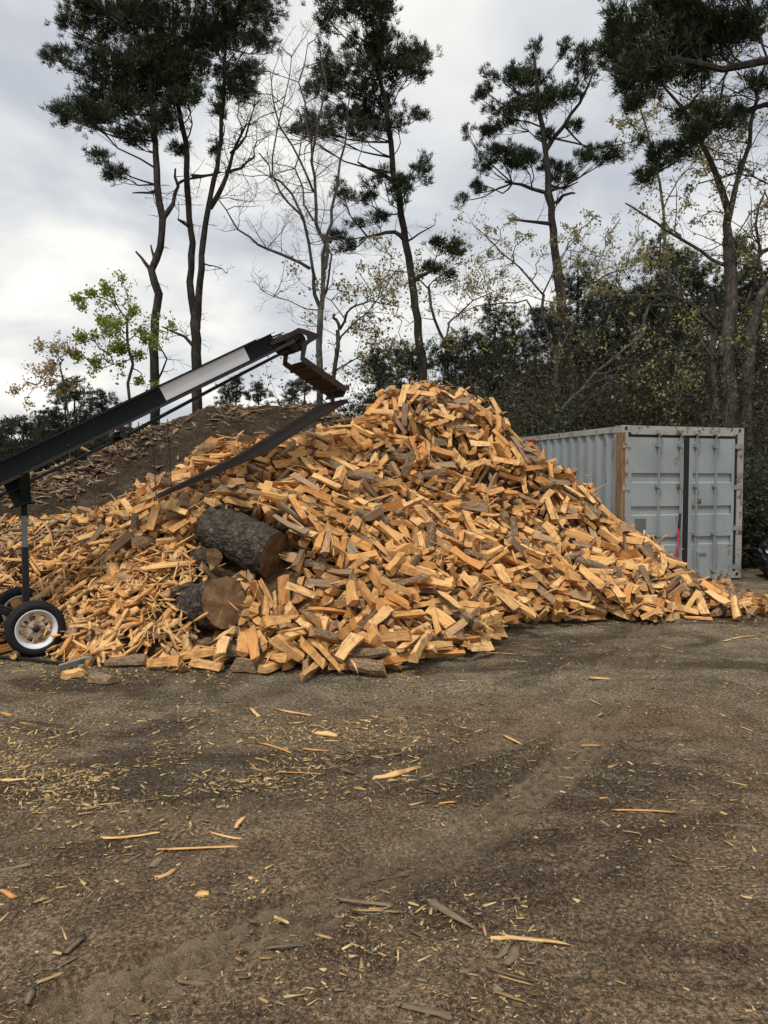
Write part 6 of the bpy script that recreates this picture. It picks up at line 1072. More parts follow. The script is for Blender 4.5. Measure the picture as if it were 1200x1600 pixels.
for bi,((A,B_,Rr),lab) in enumerate(zip(BIG,('huge dark bark-covered pine trunk section lying across the heap','small round log end poking out under the big trunk section','short thick sawn stump at the lower left foot of the heap'))):
    A=Vector(A);B_=Vector(B_); d=(B_-A).normalized(); u=d.orthogonal().normalized(); q=d.cross(u); L=(B_-A).length; N=72;S=46
    rsn=bi*10; V=[];UV=[]
    for i in range(S+1):
        for k in range(N):
            a=2*math.pi*k/N; x_=L*i/S
            cx_,cy_=math.cos(a)*3.2*Rr/.25+rsn,x_*7
            pl=float(vnoise(np.array([a*N*.032*2+rsn]),np.array([x_*9+math.sin(a)*.7]),bi)[0]); pl2=float(vnoise(np.array([math.cos(a)*9+rsn+math.sin(a)*5]),np.array([x_*16]),bi+4)[0])
            lump=float(vnoise(np.array([math.cos(a)*1.3+5]),np.array([math.sin(a)*1.3+x_*2]),bi+9)[0])-.5
            r_=Rr*(1+(.24 if bi==2 else .14)*lump)+(abs(pl-.5)*.055+(pl2-.5)*.022-.012)*min(1,Rr/.2)
            V.append(A+d*x_+(u*math.cos(a)+q*math.sin(a))*r_)
    F=[(i*N+k,i*N+(k+1)%N,(i+1)*N+(k+1)%N,(i+1)*N+k) for i in range(S) for k in range(N)]
    tr=thing('trunk_section' if bi!=1 else 'round_log',lab,'log',tuple(A)); b=MB(); b.add(V,F); b.v=[tuple(Vector(p)-A) for p in b.v]; b.build('bark',M['bigbark'],tr,True)
    for nm,c_,row,sg_ in(('sawn_end',B_,S,1),('hidden_end',A,0,-1)):
        V2=[c_-A+d*(.004*sg_)];lc=[(0,0,0)]
        for f in(.33,.66,1.0):
            for k in range(N):
                p=Vector(V[row*N+k])-c_; w2=p*(f*(.985)); j=.006*(vnoise(np.array([k*.8]),np.array([f*9]),3)[0]-.5)
                V2.append(c_-A+w2+d*(.004*sg_+j)); lc.append((0,w2.dot(u),w2.dot(q)))
        F2=[(0,1+k,1+(k+1)%N) for k in range(N)]+[(1+r2*N+k,1+r2*N+N+k,1+r2*N+N+(k+1)%N,1+r2*N+(k+1)%N) for r2 in(0,1) for k in range(N)]
        polymesh('sawn_end',V2,F2,[M['sawn']],None,lc,[.5]*len(V2),[0.]*sum(map(len,F2)),tr)
# ---- firewood conveyor -----------------------------------------------------
EX=Vector((.8336,.5523,0)); NX=Vector((-.5523,.8336,0)); UP=Vector((0,0,1)); B0=Vector((-3.70,7.55,0)); SL=.536; WB=.215
def cv(s,off,z): return B0+EX*s+NX*off+UP*(z+SL*s)          # z measured above the boom line
def onp(x,y,off):                                          # survey point on the vertical plane off metres from the centre line
    p0=B0+NX*off; d=at(x,y,1.0)-Vector((0,0,EYE)); k=(p0-Vector((0,0,EYE))).dot(NX)/d.dot(NX); return Vector((0,0,EYE))+d*k
M['dgreen']=paint('dark green chipped paint',(.006,.010,.010),rust=(.07,.028,.016),amt=.64,sc=5,rough=.7,spec=.2)
M['rusty']=paint('rusty brown steel',(.022,.012,.010),rust=(.075,.03,.018),amt=.54,sc=7,rough=.7)
M['dark']=paint('grimy black steel',(.008,.008,.009),rust=(.05,.02,.012),amt=.6,sc=6,rough=.5)
M['wpaint']=paint('white painted panel',(.62,.63,.64),rust=(.2,.1,.06),amt=.72,sc=6,grime=.25)
M['rubber']=plain('black rubber',(.012,.012,.013),.75,.25); M['pgrey']=paint('grey painted post',(.15,.17,.165),amt=.6,sc=8)
M['channel']=paint('dark channel steel',(.022,.019,.019),rust=(.07,.03,.02),amt=.55,sc=6,rough=.5)
M['rim']=paint('white wheel rim',(.72,.73,.74),rust=(.25,.10,.04),amt=.60,sc=14,grime=.15); M['rimrust']=paint('rusted wheel centre',(.55,.48,.38),rust=(.22,.085,.03),amt=.50,sc=16,grime=.3)
cvt=thing('firewood_conveyor','black inclined wheeled conveyor with a white panel stripe reaching over the heap','conveyor',tuple(B0))
def cbuild(b,name,mt,par=None,sm=False):
    o=b.build(name,mt,par or cvt,sm); 
    if par is None: o.location=-B0
    return o
UB=(EX+UP*SL).normalized(); NB=NX; VB=NB.cross(UB)*-1
if VB.z<0: VB=-VB
ZB=1.80
for sgn in(-1,1):
    b=MB(); o_=sgn*WB; a,e_=cv(-2.9,o_,ZB+.105),cv(2.72,o_,ZB+.105); b.bar(a,e_,.008,.186,VB)
    for z in(.006,.205): b.bar(cv(-2.9,o_-sgn*-.02,ZB+z),cv(2.72,o_-sgn*-.02,ZB+z),.036,.006,VB)
    sp=cbuild(b,'side_panel',M['dgreen'])
    b=MB(); b.bar(cv(-2.9,o_+sgn*.012,ZB-.012),cv(2.98,o_+sgn*.012,ZB-.012),.05,.036,VB); cbuild(b,'bottom_rail',M['channel'])
    if sgn<0:
        b=MB(); b.bar(cv(1.378,o_-.0075,ZB+.112),cv(2.367,o_-.0075,ZB+.112),.004,.168,VB); cbuild(b,'white_panel',M['wpaint'])
b=MB(); b.bar(cv(-2.85,0,ZB+.15),cv(2.86,0,ZB+.15),2*WB-.03,.012,VB)
for k in range(26): b.bar(cv(-2.8+k*.22,-WB+.03,ZB+.17),cv(-2.8+k*.22,WB-.03,ZB+.17),.012,.03,UB)
cbuild(b,'belt',M['rubber'])
b=MB()
for k in range(9): b.bar(cv(-2.6+k*.64,-WB,ZB+.03),cv(-2.6+k*.64,WB,ZB+.03),.04,.03,UB)
cbuild(b,'cross_bar',M['dark'])
for s_ in(-1.4,-.5,.4,1.32,2.42,2.66):
    for z_ in(.045,.165):
        b=MB(); c_=cv(s_,-WB-.011,ZB+z_); b.tube([c_,c_-NX*.012],.011,6); cbuild(b,'bolt',M['rusty'])
# return belt hanging under the boom
RB=[(2.92,-.10),(2.2,-.115),(1.5,-.14),(.95,-.165),(.4,-.15),(0,-.14),(-1.2,-.12),(-2.8,-.05)]
b=MB()
for (s0,z0),(s1,z1) in zip(RB[:-1],RB[1:]): b.bar(cv(s0,0,ZB+z0),cv(s1,0,ZB+z1),2*WB-.06,.012,VB)
cbuild(b,'return_belt',M['rubber'])
for s_,z_ in((.95,-.12),(-1.6,-.07)):
    b=MB(); b.tube([cv(s_,-WB-.02,ZB+z_),cv(s_,WB+.02,ZB+z_)],.04,16); b.bar(cv(s_-.05,-WB-.02,ZB+z_+.09),cv(s_+.1,-WB-.02,ZB+z_-.0),.02,.05,VB); cbuild(b,'idler_roller',M['dark'])
for s_,r_ in((3.03,.125),(-2.9,.09)):
    b=MB(); c_=cv(s_,0,ZB-.03); b.lathe([(.02,-WB-.06),(.02,-WB+.01),(r_,-WB+.01),(r_*1.04,0),(r_,WB-.01),(.02,WB-.01),(.02,WB+.06)],c_,NX,28); cbuild(b,'pulley',M['rubber'],None,False)
HK=[(230,300),(435,195),(470,175),(520,185),(660,235),(630,270),(575,300),(545,325),(525,430),(610,490),(590,515),(490,450),(500,330),(510,300),(550,275),(545,245),(510,225),(455,225),(380,265),(240,325)]
for sgn in(-1,1):
    base=[onp(380+x/5.4545,480+y/5.4545,-WB-.03) for x,y in HK]; sh=NX*((WB+.03)*(1+sgn)); b=MB(); P=[p+sh for p in base]; b.prism(P,Vector((0,0,0)),NX*.014)
    cbuild(b,'head_bracket',M['rusty'])
A_=onp(380+500/5.4545,480+462/5.4545,-WB-.02); C_=onp(380+868/5.4545,480+722/5.4545,-WB-.02); W2=NX*(2*WB+.04)
b=MB(); tray_dir=(C_-A_).normalized(); tray_up=NX.cross(tray_dir); tray_up=tray_up if tray_up.z>0 else -tray_up
b.add([A_,C_,C_+W2,A_+W2,A_-tray_up*.008,C_-tray_up*.008,C_+W2-tray_up*.008,A_+W2-tray_up*.008],[(0,1,2,3),(7,6,5,4),(0,4,5,1),(1,5,6,2),(2,6,7,3),(3,7,4,0)])
for o_ in(Vector((0,0,0)),W2): b.bar(A_+o_+tray_up*.03,C_+o_+tray_up*.03,.012,.075,tray_up)
for k in(.15,.5,.85): b.bar(A_+(C_-A_)*k-tray_up*.02,A_+(C_-A_)*k+W2-tray_up*.02,.03,.022,tray_up)
b.bar(C_+tray_up*.0+tray_dir*.006,C_+W2+tray_dir*.006,.012,.13,tray_up); b.box(C_+tray_up*.06,(.03,.03,.03)); cbuild(b,'discharge_chute',M['rusty'])
# trough that carries the splits down onto the heap
oS=-.13; up_=[(541,624.6),(504,631.6),(373,713),(252,771.6)]; lo_=[(540,629),(500,652),(415,707),(330,743),(247,777)]
b=MB(); P=[onp(x,y,oS) for x,y in up_]+[onp(x,y,oS) for x,y in reversed(lo_)]; b.prism(P,Vector((0,0,0)),NX*.01)
P2=[p+NX*.12 for p in P]; b.prism(P2,Vector((0,0,0)),NX*.01)
for i in range(4): 
    q0,q1=onp(*lo_[i],oS),onp(*lo_[i+1],oS); b.bar(q0+NX*.065,q1+NX*.065,.13,.010,VB)
cbuild(b,'trough',M['channel'])
b=MB()
for i in range(3):
    q0,q1=onp(*up_[i],oS)-NX*.006,onp(*up_[i+1],oS)-NX*.006; b.bar(q0,q1,.022,.02,VB)
for i in range(4):
    q0,q1=onp(*lo_[i],oS)-NX*.006,onp(*lo_[i+1],oS)-NX*.006; b.bar(q0,q1,.022,.022,VB)
cbuild(b,'trough_edge',M['rusty'])
b=MB(); h0=onp(519,611,-WB); b.tube([h0,onp(521,632,oS)],.009,6); cbuild(b,'hanger_rod',M['dark']); b=MB(); b.tube([h0+NX*.4,onp(521,632,oS)+NX*.12],.009,6); cbuild(b,'hanger_rod',M['dark'])
for (xa,ya),(xb,yb) in(((238,668),(244,775)),((262,655),(268,765))):
    a=onp(xa,ya,-.10); c_=onp(xb,yb,-.10); b=MB(); n_=int((c_-a).length/.032)
    for k in range(n_):
        p=a+(c_-a)*((k+.5)/n_); e_=(Vector((1,0,0)) if k%2 else Vector((0,1,0))); dn=(c_-a).normalized()
        L_=[p+dn*.020*math.cos(t2)+e_*.010*math.sin(t2) for t2 in [2*math.pi*q2/8 for q2 in range(9)]]; b.tube(L_,.0032,4,cap=False)
    cbuild(b,'chain',M['rusty'])
# post, clamp, axle and wheels
AX0=Vector((-3.40,7.12,.262)); AX1=Vector((-4.00,8.03,.262)); AM_=(AX0+AX1)/2; AM_.z=.262
pc=onp(39,860,-.03); px0,py0=pc.x,pc.y
b=MB(); b.bar(Vector((px0,py0,.25)),Vector((px0,py0,1.02)),.062,.062,EX); cbuild(b,'post',M['dark'])
b=MB(); b.bar(Vector((px0,py0,.98)),Vector((px0,py0,1.36)),.050,.050,EX); cbuild(b,'post_extension',M['pgrey'])
b=MB(); b.bar(Vector((px0,py0,1.34)),Vector((px0,py0,1.50)),.056,.056,EX); b.tube([Vector((px0-.05,py0,1.46)),Vector((px0+.12,py0-.02,1.47))],.009,6)
b.bar(Vector((px0+.02,py0-.05,1.45)),cv(-.12,-.05,ZB-.03),.09,.15,EX); b.bar(Vector((px0+.045,py0-.05,1.47)),cv(-.02,-WB-.03,ZB-.01),.03,.10,EX); cbuild(b,'boom_clamp',M['dgreen'])
b=MB(); b.tube([AX0,AX1],.028,12); b.bar(AM_+UP*.03,Vector((-5.2,6.75,1.05)),.06,.06); b.bar(AX0+(AX1-AX0)*.2+UP*.02,Vector((-4.35,6.70,.82)),.05,.05); cbuild(b,'axle_frame',M['dark'])
axn=(AX0-AX1).normalized()
for wc,out in((AX0,axn),(AX1,-axn)):
    b=MB(); w_=.085; r1=.268
    prof=[(.185,w_*.75),(.20,w_*.95),(.235,w_),(.257,w_*.85),(r1-.002,w_*.62)]
    for q in range(-3,4): prof+=[(r1+.001,-q*.016+.006),(r1+.001,-q*.016-.003),(r1-.006,-q*.016-.004),(r1-.006,-q*.016-.009)]
    prof+=[(r1-.002,-w_*.62),(.257,-w_*.85),(.235,-w_),(.20,-w_*.95),(.185,-w_*.75)]
    b.lathe(prof,wc,out,56,close=True); wh=cbuild(b,'wheel',M['rubber'],None,True)
    b=MB(); b.lathe([(.188,.066),(.192,.078),(.186,.082),(.172,.060),(.155,.030),(.150,-.02),(.168,-.05),(.186,-.07),(.178,-.06),(.146,-.02),(.150,.022)],wc,out,56,close=True); b.build('rim',M['rim'],wh,True)
    b=MB(); n8=8; u=out.orthogonal().normalized(); q=out.cross(u)
    def rp(r,a,o_): return wc+(u*math.cos(a)+q*math.sin(a))*r+out*o_
    N=64
    for k in range(N):
        a0,a1=2*math.pi*k/N,2*math.pi*(k+1)/N; fr=[(.030,.052),(.072,.046),(.088,.034),(.130,.030),(.152,.022)]
        for i,((r0,o0),(r1_,o1)) in enumerate(zip(fr[:-1],fr[1:])):
            if i==2 and (k%8) in(1,2,3,4,5): continue
            for dz in(0,-.006): b.add([rp(r0,a0,o0+dz),rp(r1_,a0,o1+dz),rp(r1_,a1,o1+dz),rp(r0,a1,o0+dz)],[(0,1,2,3)])
    for k in range(5): a0=2*math.pi*k/5; b.tube([rp(.052,a0,.046),rp(.052,a0,.062)],.008,6)
    b.build('wheel_centre',M['rimrust'],wh)
    b=MB(); b.lathe([(.001,.075),(.024,.073),(.033,.064),(.034,.040)],wc,out,20); b.lathe([(.001,-.01),(.05,-.01),(.05,.02),(.02,.03)],wc,out,16); b.build('hub',M['dark'],wh,True)
# ---- things lying by the wheel ------------------------------------------------
hs=MB(); hp_=[(-40,1032),(0,1029),(45,1032),(90,1037),(128,1036),(165,1041)]
def gp(x,y,up=0):
    d=EYE/math.tan(math.atan((y-800)/FPX)+PITCH); p=at(x,y,d); p.z=gz(p.x,p.y)+up; return p
hs.tube([gp(x,y,.022) for x,y in hp_],.014,10); o=hs.build('rubber_hose',M['rubber'],smooth=True); tag(o,'thin black hose lying along the ground below the trailer wheel','hose')
p0,p1=gp(92,1050,.035),gp(176,1028,.055); d=(p1-p0).normalized()
br=thing('brush_strip','light grey metal strip with wire teeth lying right of the wheel','metal strip',tuple(p0)); b=MB(); b.bar(Vector((0,0,.012)),p1-p0+Vector((0,0,.012)),.006,.052,Vector((0,-.5,.85))); b.bar(Vector((0,.014,.034)),p1-p0+Vector((0,.014,.034)),.03,.005,Vector((0,-.5,.85)));b.build('strip',plain('brushed aluminium',(.42,.42,.40),.4,.5,.6),br)
b=MB(); rr=random.Random(4)
for k in range(70):
    q=(p1-p0)*(k/69*.72+.28); b.tube([q+Vector((0,-.004,-.01)),q+Vector((rr.uniform(-.02,.02),-.02-rr.random()*.03,-.035-rr.random()*.012))],.0018,3)
b.build('bristles',M['steel'],br)
for nm,(x,y,vi,ln,yw,lab,rn_) in {'a':(114,1056,3,.17,.9,'small orange block with a sawn end just below the metal strip',.5),'b':(161,1063,10,.24,-.5,'half-round grey-backed offcut on the gravel right of the metal strip',.93),'c':(1131,912,1,.22,.3,'lone pale split chunk on the dirt before the container doors',.2),'d':(424,1049,13,.34,1.0,'square golden split log pointing at the camera, foremost of the heap',.2)}.items():
    V,F,K=VAR[vi]; V=V*np.array([ln/.41,1,1]); p=gp(x,y); V=V-np.array([0,0,V[:,2].min()]); 
    o=polymesh('wood_offcut',V,F,[M['wood']],None,V,np.full(len(V),rn_),[float(k==1) for f,k in zip(F,K) for _ in f]); o.location=(p.x,p.y,p.z+.004); o.rotation_euler=(0,0,yw); tag(o,lab,'wood offcut')
    sh=bark_shell(V,F,K)
    if sh: polymesh('bark',sh[0],sh[1],[M['logbark']],None,sh[0],np.full(len(sh[0]),.5),[0.]*sum(len(f) for f in sh[1]),o)
# ---- bags beside the container --------------------------------------------------
M['bag']=plain('glossy black plastic',(.010,.011,.012),.28,.6); M['gbag']=plain('green plastic',(.008,.05,.03),.35,.5)
def bag(c,r,mt,lab,seed):
    V=[];N=40;S=26
    for i in range(S+1):
        ph=math.pi*i/S
        for k in range(N):
            a=2*math.pi*k/N; d=Vector((math.sin(ph)*math.cos(a),math.sin(ph)*math.sin(a),math.cos(ph)))
            f=float(fbm(np.array([d.x*2.2+seed+d.z]),np.array([d.y*2.2+d.z*2]),4,seed)[0]); g_=abs(float(vnoise(np.array([d.x*7+d.z*4+seed]),np.array([d.y*7+d.z*5]),seed+3)[0])-.5)
            rr_=1+.5*f+.22*g_; V.append(Vector(c)+Vector((d.x*r[0]*rr_,d.y*r[1]*rr_,max(d.z*r[2]*rr_,-r[2]*.8))))
    b=MB(); b.add(V,[(i*N+k,(i+1)*N+k,(i+1)*N+(k+1)%N,i*N+(k+1)%N) for i in range(S) for k in range(N)]); o=b.build('rubbish_bag',mt); tag(o,lab,'bag','bags of rubbish right of the container')
bag((7.0,12.9,.36),(.42,.35,.42),M['bag'],'big crumpled black bag leaning beside the container corner',3)
bag((6.85,12.5,.2),(.3,.28,.25),M['bag'],'low crumpled black bag in front of the big one',8)
bag((7.25,13.2,.85),(.3,.26,.22),M['gbag'],'green bag lying on top of the black bags',5)
# ---- trees -------------------------------------------------------------------
class Wood:
    """collects tapered limbs of one tree, and remembers tips for foliage"""
    def __init__(s,seed): s.b=MB(); s.r=random.Random(seed); s.tips=[]
    def limb(s,P,r0,r1,n=7):
        k=len(P); s.b.tube(P,[r0+(r1-r0)*i/(k-1) for i in range(k)],n,cap=True)
    def wob(s,P,amt):
        out=[]; r=s.r
        for i,p in enumerate(P):
            out.append(p if i==0 else p+Vector((r.uniform(-amt,amt),r.uniform(-amt,amt),r.uniform(-amt,amt)*.5)))
            if i<len(P)-1: out.append((P[i]+P[i+1])/2+Vector((r.uniform(-amt,amt),r.uniform(-amt,amt),r.uniform(-amt,amt)*.5)))
        return out
    def twig(s,p,d,L,rad,depth,up=.25,n=4,kids=(3,5),spread=.9,tipd=0):
        r=s.r; seg=max(3,int(L/.22)); seg=min(seg,9); P=[p]; q=d.copy()
        for i in range(seg):
            q=(q+Vector((r.gauss(0,.22),r.gauss(0,.22),r.gauss(0,.18)+up*.12))).normalized(); P.append(P[-1]+q*(L/seg))
        s.limb(P,rad,max(rad*.35,.0035),n)
        if depth<=tipd: s.tips+= [(P[k],q) for k in range(max(1,seg//2),seg+1)]
        if depth>0:
            for k in range(r.randint(*kids)):
                t=r.uniform(.25,1); i=min(int(t*seg),seg-1); b_=P[i].lerp(P[i+1],t*seg-i)
                dd=(P[i+1]-P[i]).normalized(); o=Vector((r.gauss(0,1),r.gauss(0,1),r.gauss(0,.8)+up)).normalized()
                s.twig(b_,(dd*.6+o*spread).normalized(),L*r.uniform(.4,.68),rad*(1-.55*t)*.6,depth-1,up,3 if depth<2 else n,kids,spread,tipd)
def tufts(C,D,rs,nn=26,l=.17,w=.02,up=.35):
    """bursts of needles: (m,3) centres, (m,3) shoot directions -> verts, tris"""
    m=len(C); d=rs.normal(0,1,(m,nn,3)); d/=np.linalg.norm(d,axis=2,keepdims=True); d=d+D[:,None,:]*.75+np.array([0,0,up]); d/=np.linalg.norm(d,axis=2,keepdims=True)
    ln=l*rs.uniform(.6,1.15,(m,nn,1)); c=C[:,None,:]+d*.02+rs.normal(0,.035,(m,nn,3))
    s=np.cross(d,rs.normal(0,1,(m,nn,3))); s/=np.linalg.norm(s,axis=2,keepdims=True)+1e-9
    V=np.stack([c-s*w/2,c+s*w/2,c+d*ln],2).reshape(-1,3); F=np.arange(len(V)).reshape(-1,3)
    rnd=np.repeat(np.clip(rs.normal(.45,.22,m)[:,None]+rs.normal(0,.12,(m,nn)),0,1).ravel(),3)
    return V,F,rnd
def leaves(C,rs,per=6,size=.05,spread=.10,droop=.0):
    m=len(C)*per; c=np.repeat(C,per,0)+rs.normal(0,spread,(m,3))-np.array([0,0,droop])*rs.rand(m,1)
    a=rs.normal(0,1,(m,3)); a[:,2]-=droop*12; a/=np.linalg.norm(a,axis=1,keepdims=True); b_=np.cross(a,rs.normal(0,1,(m,3))); b_/=np.linalg.norm(b_,axis=1,keepdims=True)+1e-9
    sz=(size*rs.uniform(.5,1.3,m))[:,None]; V=np.stack([c,c+a*sz*.55+b_*sz*.42,c+a*sz*1.3,c+a*sz*.55-b_*sz*.42],1).reshape(-1,3)
    return V,np.arange(m*4).reshape(-1,4),np.repeat(rs.rand(m),4)
def foliage(name,V,F,rnd,mt,par):
    return npmesh(name,V,F,mt,{'rnd':('FLOAT',rnd)},par)
def closest(P,q):
    best=None
    for i,(a,b_) in enumerate(zip(P[:-1],P[1:])):
        ab=b_-a; t=max(0,min(1,(q-a).dot(ab)/ab.length_squared)); c=a+ab*t; k=(c-q).length
        if best is None or k<best[0]: best=(k,c,i,t)
    return best
def pine(name,lab,D,trunks,blobs,seed,group='pitch pines behind the heap',stubs=(),dens=1.0,needle=.15,nn=24,mt='needle',extra=(),w=.022,jy=1.2,grow_=1.3):
    """trunks: lists of (px,py,radius px); blobs: (px,py,rx,ry[,depth shift])"""
    rs=np.random.RandomState(seed); r=random.Random(seed); root=at(trunks[0][0][0],745,D); root.z=0
    t=thing(name,lab,'tree',tuple(root),group); W=Wood(seed); B=Wood(seed+1); TP=[]
    for T in trunks:
        P=[at(x,y,D) for x,y,_ in T]; rad=[q*.62*D/FPX for _,_,q in T]
        if T is trunks[0]: P=[Vector((P[0].x,P[0].y,-.15))]+P; rad=[rad[0]*1.15]+rad
        # finer path with a gentle wobble
        PP=[];RR=[]
        for i in range(len(P)-1):
            n_=max(2,int((P[i+1]-P[i]).length/.35))
            for k in range(n_): u=k/n_; PP.append(P[i].lerp(P[i+1],u)+Vector((.03*math.sin(k*1.7+i*2.1+seed),.05*math.sin(k+i*1.3),0))); RR.append((rad[i]*(1-u)+rad[i+1]*u)*(1+.07*r.uniform(-1,1)))
        PP.append(P[-1]); RR.append(rad[-1]); W.b.tube(PP,RR,10); TP.append(PP)
        for _ in range(int(len(PP)*.45)):   # short dead stubs
            p=r.choice(PP[3:]); a=r.uniform(0,6.28); d=Vector((math.cos(a),math.sin(a),r.uniform(-.1,.35))); L=r.uniform(.12,.55); W.twig(p,d.normalized(),L,.012,0 if L<.3 else 1,0,3,(1,2))
    for S in stubs:
        KEEP=B; B=Wood(seed+50+len(t.children)); P=B.wob([at(x,y,D+jj) for (x,y),jj in zip(S[0],np.linspace(0,S[2] if len(S)>2 else .4,len(S[0])))],.05); B.limb(P,S[1]*D/FPX,S[1]*D/FPX*.35,6)
        for _ in range(int(S[3]) if len(S)>3 else 4):
            i=r.randint(len(P)//3,len(P)-1); d=Vector((r.gauss(0,1),r.gauss(0,1),r.gauss(.3,.6))).normalized(); B.twig(P[i],d,r.uniform(.3,.9),.014,2,.2,3,(2,4))
        B.b.build('limb',M['pbark'],t).location=-root; B=KEEP
        if S[1]>=4: TP.append(P)
    C=[];Dn=[]
    for bl in blobs:
        x,y,rx,ry=bl[:4]; c=at(x,y,D)+Vector((0,(bl[4] if len(bl)>4 else r.uniform(-jy,jy)),0)); ax_,az=rx*grow_*D/FPX,ry*grow_*D/FPX; ay=min(max(ax_*.8,.35),1.3); sub=[Vector((r.uniform(-.75,.75)*ax_,r.uniform(-.7,.7)*ay,r.uniform(-.7,.7)*az)) for _ in range(5)]
        k=min((closest(P,c+Vector((0,0,-.5)))+(P,) for P in TP),key=lambda q:q[0]); P=k[4]
        # the limb leaves the trunk a little lower than the clump
        hi=Vector((k[1].x,k[1].y,k[1].z)); j=k[2]
        while j>0 and P[j].z>c.z-min(.22*k[0]+.2,1.1): j-=1
        if P is not TP[0] and not any(P is q_ for q_ in TP[:len(trunks)]): j=k[2]
        s0=P[j]; mid=s0.lerp(c,.5)+Vector((r.uniform(-.15,.15),r.uniform(-.15,.15),-.10*k[0])); LP_=B.wob([s0,mid,c-Vector((0,0,az*.3))],.07)
        B=Wood(seed*31+len(t.children)); B.limb(LP_,min(.034,.014+.009*k[0]),.011,5)
        m=max(14,int(dens*240*(ax_*az*1.0+ax_*ay*.45)**.9)+2)
        for _ in range(m):
            # clumps on the outer shell, denser above
            v=Vector((r.gauss(0,1),r.gauss(0,1),r.gauss(.1,1))); q=c+r.choice(sub)+Vector((v.x*ax_,v.y*ay,v.z*az))*.30
            dr=(q-LP_[len(LP_)//2]); dr=dr.normalized() if dr.length>0 else Vector((0,0,1)); C.append(q); Dn.append((dr.x,dr.y,dr.z*.5+.5))
            if r.random()<.16:
                a=LP_[r.randint(len(LP_)//2,len(LP_)-1)]; B.limb([a,a.lerp(q,.55)+Vector((0,0,-.05)),q],.011,.006,3)
        B.b.build('limb',M['pbark'],t).location=-root
    W.b.build('trunk',M['pbark'],t,True).location=-root
    V,F,rnd=tufts(np.array([tuple(c) for c in C]),np.array(Dn),rs,nn,needle,w); o=foliage('crown',V-np.array(root),F,rnd,M[mt],t)
    return t
pine('pitch_pine','leftmost tall pine, single crooked trunk with a broken fork and wide dark crown',21,
 [[(243,690,12.5),(243,600,12),(239,540,11),(248,460,10),(238,422,9.5),(249,385,9),(253,340,8.5),(248,290,8),(243,240,7.5),(238,180,6.5),(235,120,5.5),(228,50,4),(225,-40,2)]],
 [(100,152,30,20),(84,92,14,9),(84,160,16,14),(125,100,32,22),(150,130,35,26),(165,70,38,26),(130,60,18,14),(150,25,34,24),(195,25,42,30),(205,80,40,30),(190,130,35,22),(235,60,34,30),(160,212,26,13),(150,238,14,10),(168,254,22,9),(205,175,26,14),(215,150,34,22),(225,212,22,9),(255,190,16,10),(240,-40,55,34),(180,-25,50,30),(250,120,26,22),(140,165,20,10),(195,205,20,9)],101,
 stubs=[([(240,432),(226,412),(212,394)],4,.3,0),([(239,418),(237,400),(234,384)],3.5,.3,0),([(254,342),(268,318),(276,290),(272,264)],4.5,.6,3),([(249,297),(230,300),(206,300)],2.6,-.4,4),([(276,288),(296,278),(330,276)],2.4,.5,3),([(243,600),(262,560),(232,520)],2,.6,4)])
pine('pitch_pine','double-trunked tall pine forking low beside the leftmost pine',21.8,
 [[(308,690,13),(307,600,12.5),(306,530,12.5),(306,505,12),(305,488,7)],[(306,512,8.5),(303,490,9.5),(297,440,8.5),(300,380,8),(296,320,7.5),(292,270,7),(288,220,6.5),(280,170,5.5),(275,100,4.5),(270,20,3),(268,-50,2)],[(307,514,8),(309,492,9),(313,440,8),(316,380,7.5),(327,325,6.5),(335,280,6),(343,220,5),(350,160,4.5),(352,100,4),(350,30,3),(345,-40,2)]],
 [(285,85,38,34),(290,20,42,32),(268,145,34,24),(305,120,26,32),(312,188,22,12),(285,-40,50,30),(270,215,16,8),(320,60,26,26),(255,90,20,28),(345,55,30,24),(385,30,28,20),(408,40,16,12),(350,105,28,24),(378,85,22,16),(350,150,16,12),(330,15,26,24),(370,-20,40,24),(400,95,10,12),(348,190,10,9),(392,60,20,14),(370,120,14,10),(300,160,20,12),(334,222,8,8)],102,
 stubs=[([(328,325),(345,290),(358,258),(370,225),(385,195)],4.5,.5,16),([(352,270),(375,262),(395,245),(400,220)],2.5,.3,12),([(302,355),(290,350),(277,341)],4,-.3,2),([(306,545),(285,525),(255,512)],3.2,.5,4),([(318,412),(335,415),(355,426)],1.3,.2,2),([(360,240),(385,215),(400,165)],2.5,.3,10),([(300,275),(320,276),(348,270)],3.2,.2,3)])
pine('pitch_pine','tall pine leaning left, right of the bare tree, with two low side tufts',22,
 [[(664,690,13),(660,580,12),(652,500,10.5),(645,440,9.5),(633,380,8.8),(624,310,8),(616,270,7.4),(606,200,6.4),(600,150,5.5),(590,100,4),(582,35,2)]],
 [(530,38,30,16),(515,55,14,12),(575,45,34,22),(600,22,22,12),(560,85,38,24),(628,68,30,15),(655,76,14,13),(620,105,34,15),(510,90,14,18),(540,130,34,18),(600,135,40,20),(645,125,16,11),(478,165,16,10),(500,195,24,11),(540,180,28,14),(470,205,14,9),(622,205,18,10),(575,160,22,14),(640,285,20,10),(600,288,22,11),(624,318,14,9),(530,288,18,10),(572,298,16,7),(542,370,16,9),(524,378,12,7),(583,355,20,6),(694,383,18,9),(718,378,14,9),(685,412,20,8),(655,255,10,7),(560,220,18,9),(655,165,12,8),(590,185,20,10),(585,70,24,20),(490,140,12,8)],103,
 stubs=[([(632,375),(615,362),(590,366),(560,376)],4,-.4,4),([(648,437),(665,426),(690,415)],4,.3,3),([(618,285),(590,270),(560,255)],3.5,.4,3),([(634,378),(655,365),(680,350)],1.8,.3,3)],jy=1.0)
